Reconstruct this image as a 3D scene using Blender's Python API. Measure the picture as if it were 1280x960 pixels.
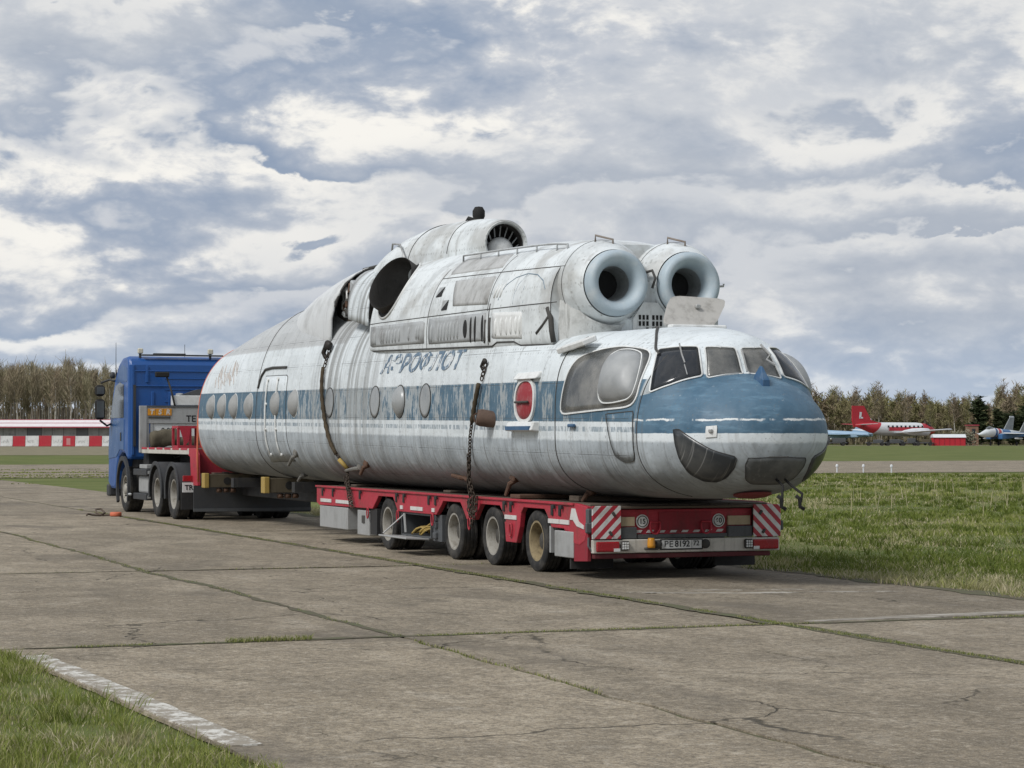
import bpy, math, random
import numpy as np
from mathutils import Vector, Matrix
R = math.radians
PI = math.pi
rnd = random.Random(7)
for o in list(bpy.data.objects):
    bpy.data.objects.remove(o)
S = bpy.context.scene
C = S.collection

# ------------------------------------------------------------------ camera
cam = bpy.data.objects.new('camera', bpy.data.cameras.new('camera'))
C.objects.link(cam)
cam.data.sensor_width = 36.0
cam.data.lens = 2850.0 / 1280.0 * 36.0
cam.data.clip_start = 0.5
cam.data.clip_end = 6000.0
YAW, PITCH, CAMH = R(20.93), math.atan(67 / 2850.0), 1.7
cam.location = (0, 0, CAMH)
cam.rotation_euler = (PI / 2 + PITCH, 0, -YAW)
S.camera = cam

# ------------------------------------------------------------------ light
SUN_EL, SUN_AZ = 44.0, 250.0          # azimuth clockwise from +Y
sun = bpy.data.objects.new('sun', bpy.data.lights.new('sun', 'SUN'))
C.objects.link(sun)
sun.data.energy = 2.5
sun.data.angle = R(18)
sun.data.color = (1.0, 0.98, 0.95)
_d = Vector((math.sin(R(SUN_AZ)) * math.cos(R(SUN_EL)), math.cos(R(SUN_AZ)) * math.cos(R(SUN_EL)), math.sin(R(SUN_EL))))
sun.rotation_euler = _d.to_track_quat('Z', 'Y').to_euler()
S.view_settings.view_transform = 'Standard'
S.view_settings.look = 'None'
S.view_settings.exposure = 0.1
S.view_settings.gamma = 1.0
S.view_settings.use_curve_mapping = False
S.cycles.max_bounces = 6
S.cycles.use_denoising = True


# ------------------------------------------------------------------ node helper
class NT:
    def __init__(s, tree):
        s.t = tree
        s.n = tree.nodes
        s.l = tree.links

    def new(s, kind, **kw):
        n = s.n.new(kind)
        for k, v in kw.items():
            setattr(n, k, v)
        return n

    def put(s, sock, v):
        if isinstance(v, bpy.types.NodeSocket):
            s.l.new(v, sock)
        elif v is not None:
            if isinstance(v, (tuple, list)) and len(v) == 3 and sock.type == 'RGBA':
                v = (*v, 1.0)
            sock.default_value = v

    def m(s, op, a, b=None, c=None, clamp=False):
        n = s.new('ShaderNodeMath', operation=op, use_clamp=clamp)
        for i, v in enumerate((a, b, c)):
            if v is not None:
                s.put(n.inputs[i], v)
        return n.outputs[0]

    def vm(s, op, a, b=None):
        n = s.new('ShaderNodeVectorMath', operation=op)
        s.put(n.inputs[0], a)
        if b is not None:
            s.put(n.inputs[1], b)
        return n.outputs[0]

    def sep(s, v):
        n = s.new('ShaderNodeSeparateXYZ')
        s.put(n.inputs[0], v)
        return n.outputs

    def comb(s, x, y, z):
        n = s.new('ShaderNodeCombineXYZ')
        for i, v in enumerate((x, y, z)):
            s.put(n.inputs[i], v)
        return n.outputs[0]

    def noise(s, v, scale, detail=4.0, rough=0.55, dist=0.0, out=0):
        n = s.new('ShaderNodeTexNoise')
        s.put(n.inputs['Vector'], v)
        s.put(n.inputs['Scale'], scale)
        s.put(n.inputs['Detail'], detail)
        s.put(n.inputs['Roughness'], rough)
        s.put(n.inputs['Distortion'], dist)
        return n.outputs[out]

    def vor(s, v, scale, feature='F1', out='Distance', rand=1.0):
        n = s.new('ShaderNodeTexVoronoi', feature=feature)
        s.put(n.inputs['Vector'], v)
        s.put(n.inputs['Scale'], scale)
        s.put(n.inputs['Randomness'], rand)
        return n.outputs[out]

    def smooth(s, v, a, b, lo=0.0, hi=1.0):
        n = s.new('ShaderNodeMapRange', interpolation_type='SMOOTHSTEP')
        for i, q in enumerate((v, a, b, lo, hi)):
            s.put(n.inputs[i], q)
        return n.outputs[0]

    def lin(s, v, a, b, lo=0.0, hi=1.0):
        n = s.new('ShaderNodeMapRange')
        for i, q in enumerate((v, a, b, lo, hi)):
            s.put(n.inputs[i], q)
        return n.outputs[0]

    def mix(s, f, a, b, mode='MIX'):
        n = s.new('ShaderNodeMix', data_type='RGBA', blend_type=mode)
        s.put(n.inputs[0], f)
        s.put(n.inputs[6], a)
        s.put(n.inputs[7], b)
        return n.outputs[2]

    def band(s, v, a, b, e):
        return s.m('MULTIPLY', s.smooth(v, a - e, a + e), s.smooth(v, b + e, b - e))


def material(name):
    mt = bpy.data.materials.new(name)
    mt.use_nodes = True
    nt = NT(mt.node_tree)
    return mt, nt, mt.node_tree.nodes['Principled BSDF']


def bump(nt, b, h, strength=0.3, dist=0.02):
    n = nt.new('ShaderNodeBump')
    nt.put(n.inputs['Strength'], strength)
    nt.put(n.inputs['Distance'], dist)
    nt.put(n.inputs['Height'], h)
    nt.l.new(n.outputs[0], b.inputs['Normal'])


def paint(name, col, rough=0.55, dirt=(0.09, 0.08, 0.065), amount=0.35, scale=3.0, metal=0.0, streak=True, spec=0.4, fine=0.15, bmp=0.1):
    """painted or bare sheet with blotches, run-down streaks and fine grain"""
    mt, nt, b = material(name)
    co = nt.new('ShaderNodeTexCoord').outputs['Object']
    n1 = nt.noise(co, scale, 6, 0.62)
    f = nt.smooth(n1, 0.45, 0.75)
    if streak:
        st = nt.noise(nt.vm('MULTIPLY', co, (9.0, 9.0, 0.7)), scale * 0.8, 4, 0.6)
        f = nt.m('MAXIMUM', f, nt.m('MULTIPLY', nt.smooth(st, 0.52, 0.75), 0.8))
    c = nt.mix(nt.m('MULTIPLY', f, amount), col, dirt)
    g = nt.noise(co, scale * 14, 3, 0.6)
    c = nt.mix(nt.m('MULTIPLY', nt.smooth(g, 0.4, 0.8), fine), c, tuple(min(1, x * 1.5 + 0.03) for x in col))
    nt.put(b.inputs['Base Color'], c)
    nt.put(b.inputs['Roughness'], nt.lin(n1, 0.3, 0.8, rough - 0.08, min(1, rough + 0.2)))
    b.inputs['Metallic'].default_value = metal
    b.inputs['Specular IOR Level'].default_value = spec
    if bmp:
        bump(nt, b, n1, bmp, 0.01)
    return mt


# ------------------------------------------------------------------ world: daylight sky under broken cloud
W = bpy.data.worlds.new('World')
S.world = W
W.use_nodes = True
nt = NT(W.node_tree)
bg = W.node_tree.nodes['Background']
sky = nt.new('ShaderNodeTexSky', sky_type='NISHITA')
sky.sun_disc = False
sky.sun_elevation = R(SUN_EL)
sky.sun_rotation = R(SUN_AZ)
sky.air_density = 1.0
sky.dust_density = 1.2
co = nt.new('ShaderNodeTexCoord').outputs['Generated']
x, y, z = nt.sep(co)
zz = nt.m('MAXIMUM', z, 0.0)


def cloud_plane(off):
    inv = nt.m('DIVIDE', 1.0, nt.m('ADD', zz, off))
    return nt.comb(nt.m('MULTIPLY', x, inv), nt.m('MULTIPLY', y, inv), 0.0)


# banks of cumulus one behind the other: each has a flat dark base and a heaped bright top,
# and the base of the nearer bank cuts across the top of the farther one
d = nt.comb(x, y, nt.m('MULTIPLY', z, 2.0))
swirl = nt.vm('MULTIPLY', nt.vm('SUBTRACT', nt.noise(d, 10, 3, 0.5, out=1), (0.5, 0.5, 0.5)), (0.035, 0.035, 0.035))
dw = nt.vm('ADD', d, swirl)
wide = nt.noise(cloud_plane(0.22), 1.25, 4, 0.55, 0.3)
mid = nt.noise(dw, 8.5, 6, 0.58)
heap = nt.m('SUBTRACT', 1.0, nt.m('ABSOLUTE', nt.m('MULTIPLY_ADD', nt.noise(dw, 24.0, 3, 0.5), 2.0, -1.0)))
fine = nt.noise(dw, 60.0, 8, 0.62)
t = nt.m('MULTIPLY', nt.m('DIVIDE', 1.0, nt.m('ADD', zz, 0.16)), -1.0)
t = nt.m('ADD', t, nt.m('MULTIPLY', nt.m('SUBTRACT', wide, 0.5), 4.2))
t = nt.m('ADD', t, nt.m('MULTIPLY', nt.m('SUBTRACT', mid, 0.5), 2.9))
t = nt.m('ADD', t, nt.m('MULTIPLY', heap, -0.38))
t = nt.m('ADD', t, nt.m('MULTIPLY', nt.m('SUBTRACT', fine, 0.5), 0.62))
h = nt.m('FRACT', nt.m('ADD', t, 20.0))
seam = nt.smooth(h, 0.0, nt.smooth(nt.noise(dw, 7.0, 2, 0.5), 0.38, 0.62, 0.07, 0.36))                      # softens the cut between two banks
big = nt.noise(cloud_plane(0.35), 1.5, 4, 0.55, 0.5)
calm = nt.smooth(big, 0.42, 0.62)
rise = nt.smooth(h, 0.10, 0.92)
dark = nt.mix(calm, (2.65, 3.32, 4.45), (4.0, 4.42, 5.1))
light = nt.mix(calm, (5.5, 5.75, 6.2), (5.8, 6.02, 6.35))
sheet = nt.mix(rise, dark, light)
puffy = nt.m('MULTIPLY', nt.m('SUBTRACT', 1.0, nt.m('MULTIPLY', calm, 0.6)), nt.smooth(nt.m('ADD', mid, nt.m('MULTIPLY', fine, 0.45)), 0.63, 0.81))
top = nt.m('MULTIPLY', nt.smooth(h, 0.48, 0.85), puffy)
rim_col = nt.mix(puffy, light, (8.7, 8.5, 8.05))
ccol = nt.mix(top, sheet, (8.7, 8.5, 8.05))
ccol = nt.mix(seam, rim_col, ccol)
gap = nt.smooth(nt.m('ADD', mid, nt.m('MULTIPLY', nt.m('SUBTRACT', big, 0.5), 1.2)), 0.17, 0.27)
gap = nt.m('MAXIMUM', gap, nt.smooth(zz, 0.15, 0.10))
blue = nt.mix(0.6, sky.outputs[0], (4.2, 5.5, 7.2))
low = nt.smooth(zz, 0.0, 0.065)
ccol = nt.mix(nt.m('MULTIPLY', nt.m('SUBTRACT', 1.0, low), 0.75), ccol, (5.0, 5.8, 6.9))
col = nt.mix(gap, blue, ccol)
nt.put(bg.inputs['Color'], col)
bg.inputs['Strength'].default_value = 0.1


# ------------------------------------------------------------------ object helpers
def tag(o, label=None, cat=None, group=None, kind=None):
    if label:
        o['label'] = label
    if cat:
        o['category'] = cat
    if group:
        o['group'] = group
    if kind:
        o['kind'] = kind
    return o


def thing(name, label, cat, loc=(0, 0, 0), rz=0.0, group=None):
    o = bpy.data.objects.new(name, None)
    C.objects.link(o)
    o.location = loc
    o.rotation_euler = (0, 0, rz)
    return tag(o, label, cat, group)


def wloc(o):
    v = Vector((0, 0, 0))
    while o is not None:
        v = v + Vector(o.location)
        o = o.parent
    return v


class MB:
    """collects faces, then becomes ONE mesh object"""
    def __init__(s):
        s.v, s.f, s.mi, s.sm = [], [], [], []
        s.cur = 0
        s.smooth = False

    def add(s, vs, fs):
        b = len(s.v)
        s.v += [tuple(map(float, q)) for q in vs]
        for f in fs:
            s.f.append(tuple(b + i for i in f))
            s.mi.append(s.cur)
            s.sm.append(s.smooth)
        return s

    def box(s, c, d, rot=None, ch=0.0):
        hx, hy, hz = d[0] / 2, d[1] / 2, d[2] / 2
        if ch:
            ch = min(ch, hx * .9, hy * .9, hz * .9)
            vs = []
            for sx in (-1, 1):
                for sy in (-1, 1):
                    for sz in (-1, 1):
                        vs += [(sx * hx, sy * (hy - ch), sz * (hz - ch)), (sx * (hx - ch), sy * hy, sz * (hz - ch)), (sx * (hx - ch), sy * (hy - ch), sz * hz)]
            def I(a, b_, c_, k):
                return ((a > 0) * 4 + (b_ > 0) * 2 + (c_ > 0)) * 3 + k
            fs = []
            for sg in (-1, 1):
                q = [I(sg, -1, -1, 0), I(sg, 1, -1, 0), I(sg, 1, 1, 0), I(sg, -1, 1, 0)]
                fs.append(q if sg > 0 else q[::-1])
                q = [I(-1, sg, -1, 1), I(-1, sg, 1, 1), I(1, sg, 1, 1), I(1, sg, -1, 1)]
                fs.append(q if sg > 0 else q[::-1])
                q = [I(-1, -1, sg, 2), I(1, -1, sg, 2), I(1, 1, sg, 2), I(-1, 1, sg, 2)]
                fs.append(q if sg > 0 else q[::-1])
            for a in (-1, 1):
                for b_ in (-1, 1):
                    fs.append([I(a, b_, -1, 0), I(a, b_, 1, 0), I(a, b_, 1, 1), I(a, b_, -1, 1)])
                    fs.append([I(a, -1, b_, 0), I(a, 1, b_, 0), I(a, 1, b_, 2), I(a, -1, b_, 2)])
                    fs.append([I(-1, a, b_, 1), I(1, a, b_, 1), I(1, a, b_, 2), I(-1, a, b_, 2)])
                    for c_ in (-1, 1):
                        fs.append([I(a, b_, c_, 0), I(a, b_, c_, 1), I(a, b_, c_, 2)])
        else:
            vs = [(sx * hx, sy * hy, sz * hz) for sx in (-1, 1) for sy in (-1, 1) for sz in (-1, 1)]
            fs = [(0, 1, 3, 2), (4, 6, 7, 5), (0, 4, 5, 1), (2, 3, 7, 6), (0, 2, 6, 4), (1, 5, 7, 3)]
        if rot is not None:
            M = rot if isinstance(rot, Matrix) else Matrix.Rotation(rot[0], 3, 'X') @ Matrix.Rotation(rot[1], 3, 'Y') @ Matrix.Rotation(rot[2], 3, 'Z')
            vs = [tuple(M @ Vector(q)) for q in vs]
        return s.add([(q[0] + c[0], q[1] + c[1], q[2] + c[2]) for q in vs], fs)

    def span(s, a, b, ch=0.0):
        return s.box([(a[i] + b[i]) / 2 for i in range(3)], [abs(b[i] - a[i]) for i in range(3)], ch=ch)

    def prism(s, poly, axis, a, b):
        """polygon (two coords) pushed along axis from a to b; polygon coords are the two other axes in order"""
        def P(q, t):
            return (t, q[0], q[1]) if axis == 0 else (q[0], t, q[1]) if axis == 1 else (q[0], q[1], t)
        n = len(poly)
        vs = [P(q, a) for q in poly] + [P(q, b) for q in poly]
        fs = [tuple(range(n))[::-1], tuple(range(n, 2 * n))] + [(i, (i + 1) % n, n + (i + 1) % n, n + i) for i in range(n)]
        return s.add(vs, fs)

    def tube(s, pts, r, seg=8, closed=False, cap=True):
        pts = [Vector(q) for q in pts]
        n = len(pts)
        rs = r if isinstance(r, (list, tuple)) else [r] * n
        vs, up = [], None
        for i, q in enumerate(pts):
            if closed:
                t = pts[(i + 1) % n] - pts[i - 1]
            else:
                t = pts[min(i + 1, n - 1)] - pts[max(i - 1, 0)]
            t = t.normalized() if t.length > 1e-9 else Vector((0, 0, 1))
            if up is None:
                up = t.orthogonal().normalized()
            up = (up - t * up.dot(t))
            up = up.normalized() if up.length > 1e-6 else t.orthogonal().normalized()
            sd = t.cross(up)
            for k in range(seg):
                a = 2 * PI * k / seg
                vs.append(q + (up * math.cos(a) + sd * math.sin(a)) * rs[i])
        fs = []
        for i in range(n if closed else n - 1):
            j = (i + 1) % n
            for k in range(seg):
                k2 = (k + 1) % seg
                fs.append((i * seg + k, i * seg + k2, j * seg + k2, j * seg + k))
        if cap and not closed:
            fs += [tuple(range(seg))[::-1], tuple((n - 1) * seg + k for k in range(seg))]
        return s.add(vs, fs)

    def lathe(s, prof, o, axis=(0, 0, 1), seg=32, closed=False, cap=True):
        """profile of (radius, height along axis) turned about axis through o"""
        ax = Vector(axis).normalized()
        u = ax.orthogonal().normalized()
        w = ax.cross(u)
        o = Vector(o)
        vs = []
        for r_, h in prof:
            for k in range(seg):
                a = 2 * PI * k / seg
                vs.append(o + ax * h + (u * math.cos(a) + w * math.sin(a)) * r_)
        fs = []
        m = len(prof)
        for i in range(m if closed else m - 1):
            j = (i + 1) % m
            for k in range(seg):
                k2 = (k + 1) % seg
                fs.append((i * seg + k, i * seg + k2, j * seg + k2, j * seg + k))
        if not closed and cap:
            if prof[0][0] > 1e-6:
                fs.append(tuple(range(seg))[::-1])
            if prof[-1][0] > 1e-6:
                fs.append(tuple((m - 1) * seg + k for k in range(seg)))
        return s.add(vs, fs)

    def loft(s, rings, cap=True):
        n = len(rings[0])
        vs = [q for r_ in rings for q in r_]
        fs = []
        for i in range(len(rings) - 1):
            for k in range(n):
                k2 = (k + 1) % n
                fs.append((i * n + k, i * n + k2, (i + 1) * n + k2, (i + 1) * n + k))
        if cap:
            fs += [tuple(range(n))[::-1], tuple((len(rings) - 1) * n + k for k in range(n))]
        return s.add(vs, fs)

    def build(s, name, mat, parent=None, world=True, bevel=0.0, label=None, fix=True, shade=None, kind=None):
        off = wloc(parent) if (parent is not None and world) else Vector((0, 0, 0))
        me = bpy.data.meshes.new(name)
        me.from_pydata([(q[0] - off.x, q[1] - off.y, q[2] - off.z) for q in s.v], [], s.f)
        mats = mat if isinstance(mat, (list, tuple)) else [mat]
        for q in mats:
            me.materials.append(q)
        me.polygons.foreach_set('material_index', s.mi)
        me.polygons.foreach_set('use_smooth', s.sm if shade is None else [shade] * len(s.f))
        if fix:
            import bmesh
            bm = bmesh.new()
            bm.from_mesh(me)
            bmesh.ops.recalc_face_normals(bm, faces=bm.faces)
            bm.to_mesh(me)
            bm.free()
        me.update()
        o = bpy.data.objects.new(name, me)
        C.objects.link(o)
        if parent is not None:
            o.parent = parent
        if bevel:
            md = o.modifiers.new('bevel', 'BEVEL')
            md.width = bevel
            md.segments = 2
            md.limit_method = 'ANGLE'
            md.angle_limit = R(40)
        if label:
            o['label'] = label
        if kind:
            o['kind'] = kind
        return o


def sharp(o, deg=35):
    """smooth faces, hard edges kept where the angle is large"""
    me = o.data
    me.polygons.foreach_set('use_smooth', [True] * len(me.polygons))
    me.set_sharp_from_angle(angle=R(deg))
    return o


def copy_tree(o, parent=None):
    c = o.copy()
    C.objects.link(c)
    if parent is not None:
        c.parent = parent
    for ch in list(o.children):
        copy_tree(ch, c)
    return c


def text_mesh(body, size, shear=0.0, bold=0.0, spacing=1.0):
    """flat lettering: list of 2D points and faces, centred on its own width"""
    cu = bpy.data.curves.new('lettering', 'FONT')
    cu.body = body
    cu.size = size
    cu.shear = shear
    cu.offset = bold
    cu.space_character = spacing
    cu.align_x = 'CENTER'
    cu.align_y = 'CENTER'
    o = bpy.data.objects.new('lettering', cu)
    C.objects.link(o)
    dg = bpy.context.evaluated_depsgraph_get()
    dg.update()
    me = bpy.data.meshes.new_from_object(o.evaluated_get(dg))
    vs = [tuple(v.co) for v in me.vertices]
    fs = [tuple(p_.vertices) for p_ in me.polygons]
    bpy.data.objects.remove(o)
    bpy.data.meshes.remove(me)
    return vs, fs


def lettering(mb, body, size, o, u, v, n=0.004, **kw):
    """writes flat text at o with axes u (along) and v (up), lifted n towards u x v"""
    vs, fs = text_mesh(body, size, **kw)
    u, v, o = Vector(u), Vector(v), Vector(o)
    w_ = u.cross(v).normalized() * n
    mb.add([tuple(o + u * q[0] + v * q[1] + w_) for q in vs], fs)
    return mb


# ================================================================== the ground
FW = Vector((math.sin(YAW), math.cos(YAW), 0))
RT = Vector((math.cos(YAW), -math.sin(YAW), 0))


def out_there(lat, dist, z=0.0):
    """a point dist metres ahead of the photographer's spot and lat metres to the side"""
    q = FW * dist + RT * lat
    return (q.x, q.y, z)


def vnoise(x, y, seed=0):
    """smooth value noise, arrays"""
    xi, yi = np.floor(x).astype(np.int64), np.floor(y).astype(np.int64)
    fx, fy = x - xi, y - yi
    fx, fy = fx * fx * (3 - 2 * fx), fy * fy * (3 - 2 * fy)
    def h(a, b):
        n = (a * 374761393 + b * 668265263 + seed * 1442695041) & 0x7fffffff
        n = ((n ^ (n >> 13)) * 1274126177) & 0x7fffffff
        return ((n ^ (n >> 16)) & 0xffff) / 65535.0
    return (h(xi, yi) * (1 - fx) + h(xi + 1, yi) * fx) * (1 - fy) + (h(xi, yi + 1) * (1 - fx) + h(xi + 1, yi + 1) * fx) * fy


def fbm(x, y, seed=0, oct=4):
    r, a, t = 0, 1.0, 0
    for k in range(oct):
        r = r + vnoise(x * 2 ** k, y * 2 ** k, seed + k) * a
        t += a
        a *= .5
    return r / t


def n1(t, seed):
    return float(fbm(np.array([t + 100.0]), np.array([seed * 17.3]), seed)[0]) - .5


def world_pos(nt):
    return nt.new('ShaderNodeNewGeometry').outputs['Position']


# grass soil
m_soil, nt, b = material('grass_soil')
co = world_pos(nt)
a = nt.noise(co, 0.22, 6, 0.6)
c_ = nt.noise(co, 2.4, 5, 0.65)
d_ = nt.noise(co, 0.035, 4, 0.55)
col = nt.mix(nt.smooth(a, 0.35, 0.65), (0.092, 0.116, 0.034), (0.135, 0.152, 0.052))
col = nt.mix(nt.smooth(c_, 0.5, 0.78, 0, 0.45), col, (0.19, 0.17, 0.09))
col = nt.mix(nt.smooth(d_, 0.5, 0.72, 0, 0.45), col, (0.10, 0.13, 0.036))
nt.put(b.inputs['Base Color'], col)
b.inputs['Roughness'].default_value = 0.95
b.inputs['Specular IOR Level'].default_value = 0.1
bump(nt, b, c_, 0.6, 0.08)


def concrete(name, warm=0.0, dark=1.0):
    mt, nt, b = material(name)
    co = world_pos(nt)
    big = nt.noise(co, 0.33, 6, 0.6, 0.4)
    mid = nt.noise(nt.vm('MULTIPLY', co, (1.0, 0.55, 1.0)), 1.5, 7, 0.66, 0.3)
    fine = nt.noise(co, 26.0, 4, 0.7)
    grit = nt.vor(co, 60.0)
    base = nt.mix(nt.smooth(big, 0.36, 0.62), (0.250 * dark, 0.207 * dark, 0.148 * dark), (0.345 * dark, 0.290 * dark, 0.213 * dark))
    base = nt.mix(nt.smooth(mid, 0.40, 0.66, 0, 0.85), base, (0.185 * dark, 0.155 * dark, 0.113 * dark))
    base = nt.mix(nt.smooth(mid, 0.48, 0.28, 0, 0.55), base, (0.40 * dark, 0.355 * dark, 0.285 * dark))
    base = nt.mix(nt.smooth(fine, 0.42, 0.66, 0, 0.72), base, (0.115, 0.099, 0.076))
    fine2 = nt.noise(co, 70.0, 3, 0.7)
    base = nt.mix(nt.smooth(fine2, 0.55, 0.75, 0, 0.55), base, (0.42, 0.385, 0.32))
    base = nt.mix(nt.smooth(fine2, 0.45, 0.28, 0, 0.5), base, (0.075, 0.065, 0.05))
    base = nt.mix(nt.smooth(grit, 0.32, 0.12, 0, 0.5), base, (0.40, 0.37, 0.33))
    mot = nt.noise(nt.vm('MULTIPLY', co, (1.0, .85, 1.0)), 7.5, 7, 0.72, 0.4)
    base = nt.mix(nt.smooth(mot, 0.49, 0.64, 0, 0.62), base, (0.135 * dark, 0.115 * dark, 0.086 * dark))
    base = nt.mix(nt.smooth(mot, 0.46, 0.32, 0, 0.5), base, (0.42 * dark, 0.375 * dark, 0.305 * dark))
    mot2 = nt.noise(nt.vm('MULTIPLY', co, (1.0, .85, 1.0)), 19, 5, 0.75, 0.3)
    base = nt.mix(nt.smooth(mot2, 0.52, 0.66, 0, 0.62), base, (0.085 * dark, 0.071 * dark, 0.053 * dark))
    base = nt.mix(nt.smooth(mot2, 0.46, 0.34, 0, 0.5), base, (0.42 * dark, 0.375 * dark, 0.305 * dark))
    pale = nt.noise(nt.vm('MULTIPLY', co, (0.9, 2.6, 1.0)), 0.9, 7, 0.7, 0.6)
    base = nt.mix(nt.smooth(pale, 0.58, 0.76, 0, 0.5), base, (0.40, 0.37, 0.32))
    stain = nt.noise(nt.vm('MULTIPLY', co, (1.0, .45, 1.0)), .55, 5, 0.6, 0.5)
    base = nt.mix(nt.smooth(stain, .54, .68, 0, .62), base, (0.115, 0.10, 0.08))
    wob = nt.vm('ADD', co, nt.vm('MULTIPLY', nt.noise(co, 1.3, 4, 0.6, out=1), (0.9, 0.9, 0.0)))
    ck = nt.vor(wob, 0.28, 'DISTANCE_TO_EDGE')
    ck2 = nt.vor(nt.vm('ADD', co, nt.vm('MULTIPLY', nt.noise(co, 2.6, 4, 0.6, out=1), (0.5, 0.5, 0.0))), 0.75, 'DISTANCE_TO_EDGE')
    fcrack = nt.m('MULTIPLY', nt.smooth(ck2, 0.009, 0.002), nt.smooth(nt.noise(co, 0.8, 3, 0.5), 0.52, 0.60))
    base = nt.mix(nt.m('MULTIPLY', fcrack, 0.65), base, (0.07, 0.06, 0.04))
    crack = nt.m('MULTIPLY', nt.smooth(ck, 0.006, 0.001), nt.smooth(nt.noise(co, 0.6, 3, 0.5), 0.46, 0.58))
    base = nt.mix(nt.m('MULTIPLY', crack, 0.8), base, (0.045, 0.04, 0.03))
    nt.put(b.inputs['Base Color'], base)
    b.inputs['Roughness'].default_value = 0.92
    b.inputs['Specular IOR Level'].default_value = 0.2
    h = nt.m('ADD', nt.m('MULTIPLY', fine, 0.6), nt.m('SUBTRACT', nt.m('MULTIPLY', grit, 0.6), nt.m('MULTIPLY', crack, 2.0)))
    bump(nt, b, h, 0.6, 0.014)
    return mt


m_concrete = concrete('old_concrete')
m_concrete_b = concrete('old_concrete_darker', dark=0.80)
m_concrete_c = concrete('old_concrete_paler', dark=1.14)
m_taxi = concrete('taxiway_concrete', dark=1.05)

m_joint, nt, b = material('joint_dirt')
co = world_pos(nt)
a = nt.noise(co, 5.0, 5, 0.65)
nt.put(b.inputs['Base Color'], nt.mix(nt.smooth(a, 0.4, 0.62), (0.085, 0.070, 0.045), (0.078, 0.085, 0.034)))
b.inputs['Roughness'].default_value = 1.0
bump(nt, b, a, 0.5, 0.02)

m_dry, nt, b = material('dry_grass')
co = world_pos(nt)
a = nt.noise(nt.vm('MULTIPLY', co, (1, 1, 0)), 0.5, 6, 0.7)
nt.put(b.inputs['Base Color'], nt.mix(nt.smooth(a, 0.35, 0.65), (0.13, 0.115, 0.06), (0.22, 0.19, 0.12)))
b.inputs['Roughness'].default_value = 1.0

mb = MB()
mb.add([(-2500, -600, -.03), (2500, -600, -.03), (2500, 3500, -.03), (-2500, 3500, -.03)], [(0, 1, 2, 3)])
tag(mb.build('ground', m_soil, fix=False), kind='structure')

AX1 = 13.62
mb = MB()
mb.add([(3.86, 2, -.009), (AX1, 2, -.009), (AX1, 18.6, -.009), (2.74, 18.6, -.009), (AX1, 98, -.009), (-60, 98, -.009), (-60, 18.6, -.009)], [(0, 1, 2, 3), (6, 3, 2, 4, 5)])
apron = tag(mb.build('apron', m_joint, fix=False), kind='structure')

XJ = [-4.4, -0.95, 2.55, 6.05, 9.72, AX1]
YJ = [3.0, 9.0, 18.55, 28.8, 40.4, 50.4, 60.2, 70.4, 80.3, 90.2, 97.6]
XA = [.02, .03, .02, .17, .035, .03]
XG = [.02, .02, .0, .024, .058, .0]


def xj(i, Y):
    if i == 2 and Y < 18.55:
        return 2.76 + (17.9 - Y) * .046
    return XJ[i] + XA[i] * 2 * n1(Y * .35, 3 + i) + (.10 * n1(Y * 1.3, 31 + i) + .07 * n1(Y * 4.1, 37) if i == 3 else 0)


def yj(j, X):
    return YJ[j] + .08 * n1(X * .5, 11 + j)


for j in range(len(YJ) - 1):
    for i in range(len(XJ) - 1):
        if YJ[j] < 18 and i < 2:
            continue
        if XJ[i + 1] < .125 * YJ[j] - 1.0:
            continue
        g = .018
        P = []
        lo = .0 if YJ[j] < 40 else 1.0
        step = .22 if YJ[j] < 40 else 1.2
        ys = np.linspace(YJ[j], YJ[j + 1], max(3, int((YJ[j + 1] - YJ[j]) / step)))
        xs = np.linspace(XJ[i], XJ[i + 1], max(3, int((XJ[i + 1] - XJ[i]) / step)))
        jit = lambda: rnd.uniform(-.009, .011)
        def corner(a_, b_, sx, sy):
            for _ in range(3):
                X = xj(a_, YJ[b_]) + sx * XG[a_]
                Y = yj(b_, X) + sy * g
            return (xj(a_, Y) + sx * XG[a_], Y)
        c00, c10, c11, c01 = corner(i, j, 1, 1), corner(i + 1, j, -1, 1), corner(i + 1, j + 1, -1, -1), corner(i, j + 1, 1, -1)
        Q = [c00]
        for X in xs:
            if c00[0] + .08 < X < c10[0] - .08:
                Q.append((X, yj(j, X) + g + jit()))
        Q.append(c10)
        for Y in ys:
            if c10[1] + .08 < Y < c11[1] - .08:
                Q.append((xj(i + 1, Y) - XG[i + 1] + jit(), Y))
        Q.append(c11)
        for X in xs[::-1]:
            if c01[0] + .08 < X < c11[0] - .08:
                Q.append((X, yj(j + 1, X) - g + jit()))
        Q.append(c01)
        for Y in ys[::-1]:
            if c00[1] + .08 < Y < c01[1] - .08:
                Q.append((xj(i, Y) + XG[i] + jit(), Y))
        mb = MB()
        dz = rnd.uniform(-.004, .004)
        n_ = len(Q)
        cx_, cy_ = sum(q[0] for q in Q) / n_, sum(q[1] for q in Q) / n_
        mb.add([(q[0], q[1], dz) for q in Q] + [(q[0], q[1], -.02) for q in Q] + [(cx_, cy_, dz)],
               [(k_, (k_ + 1) % n_, 2 * n_) for k_ in range(n_)] + [(k_, n_ + k_, n_ + (k_ + 1) % n_, (k_ + 1) % n_) for k_ in range(n_)])
        mb.build('slab', rnd.choice([m_concrete, m_concrete, m_concrete_b, m_concrete_c]), apron, fix=True)

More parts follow.
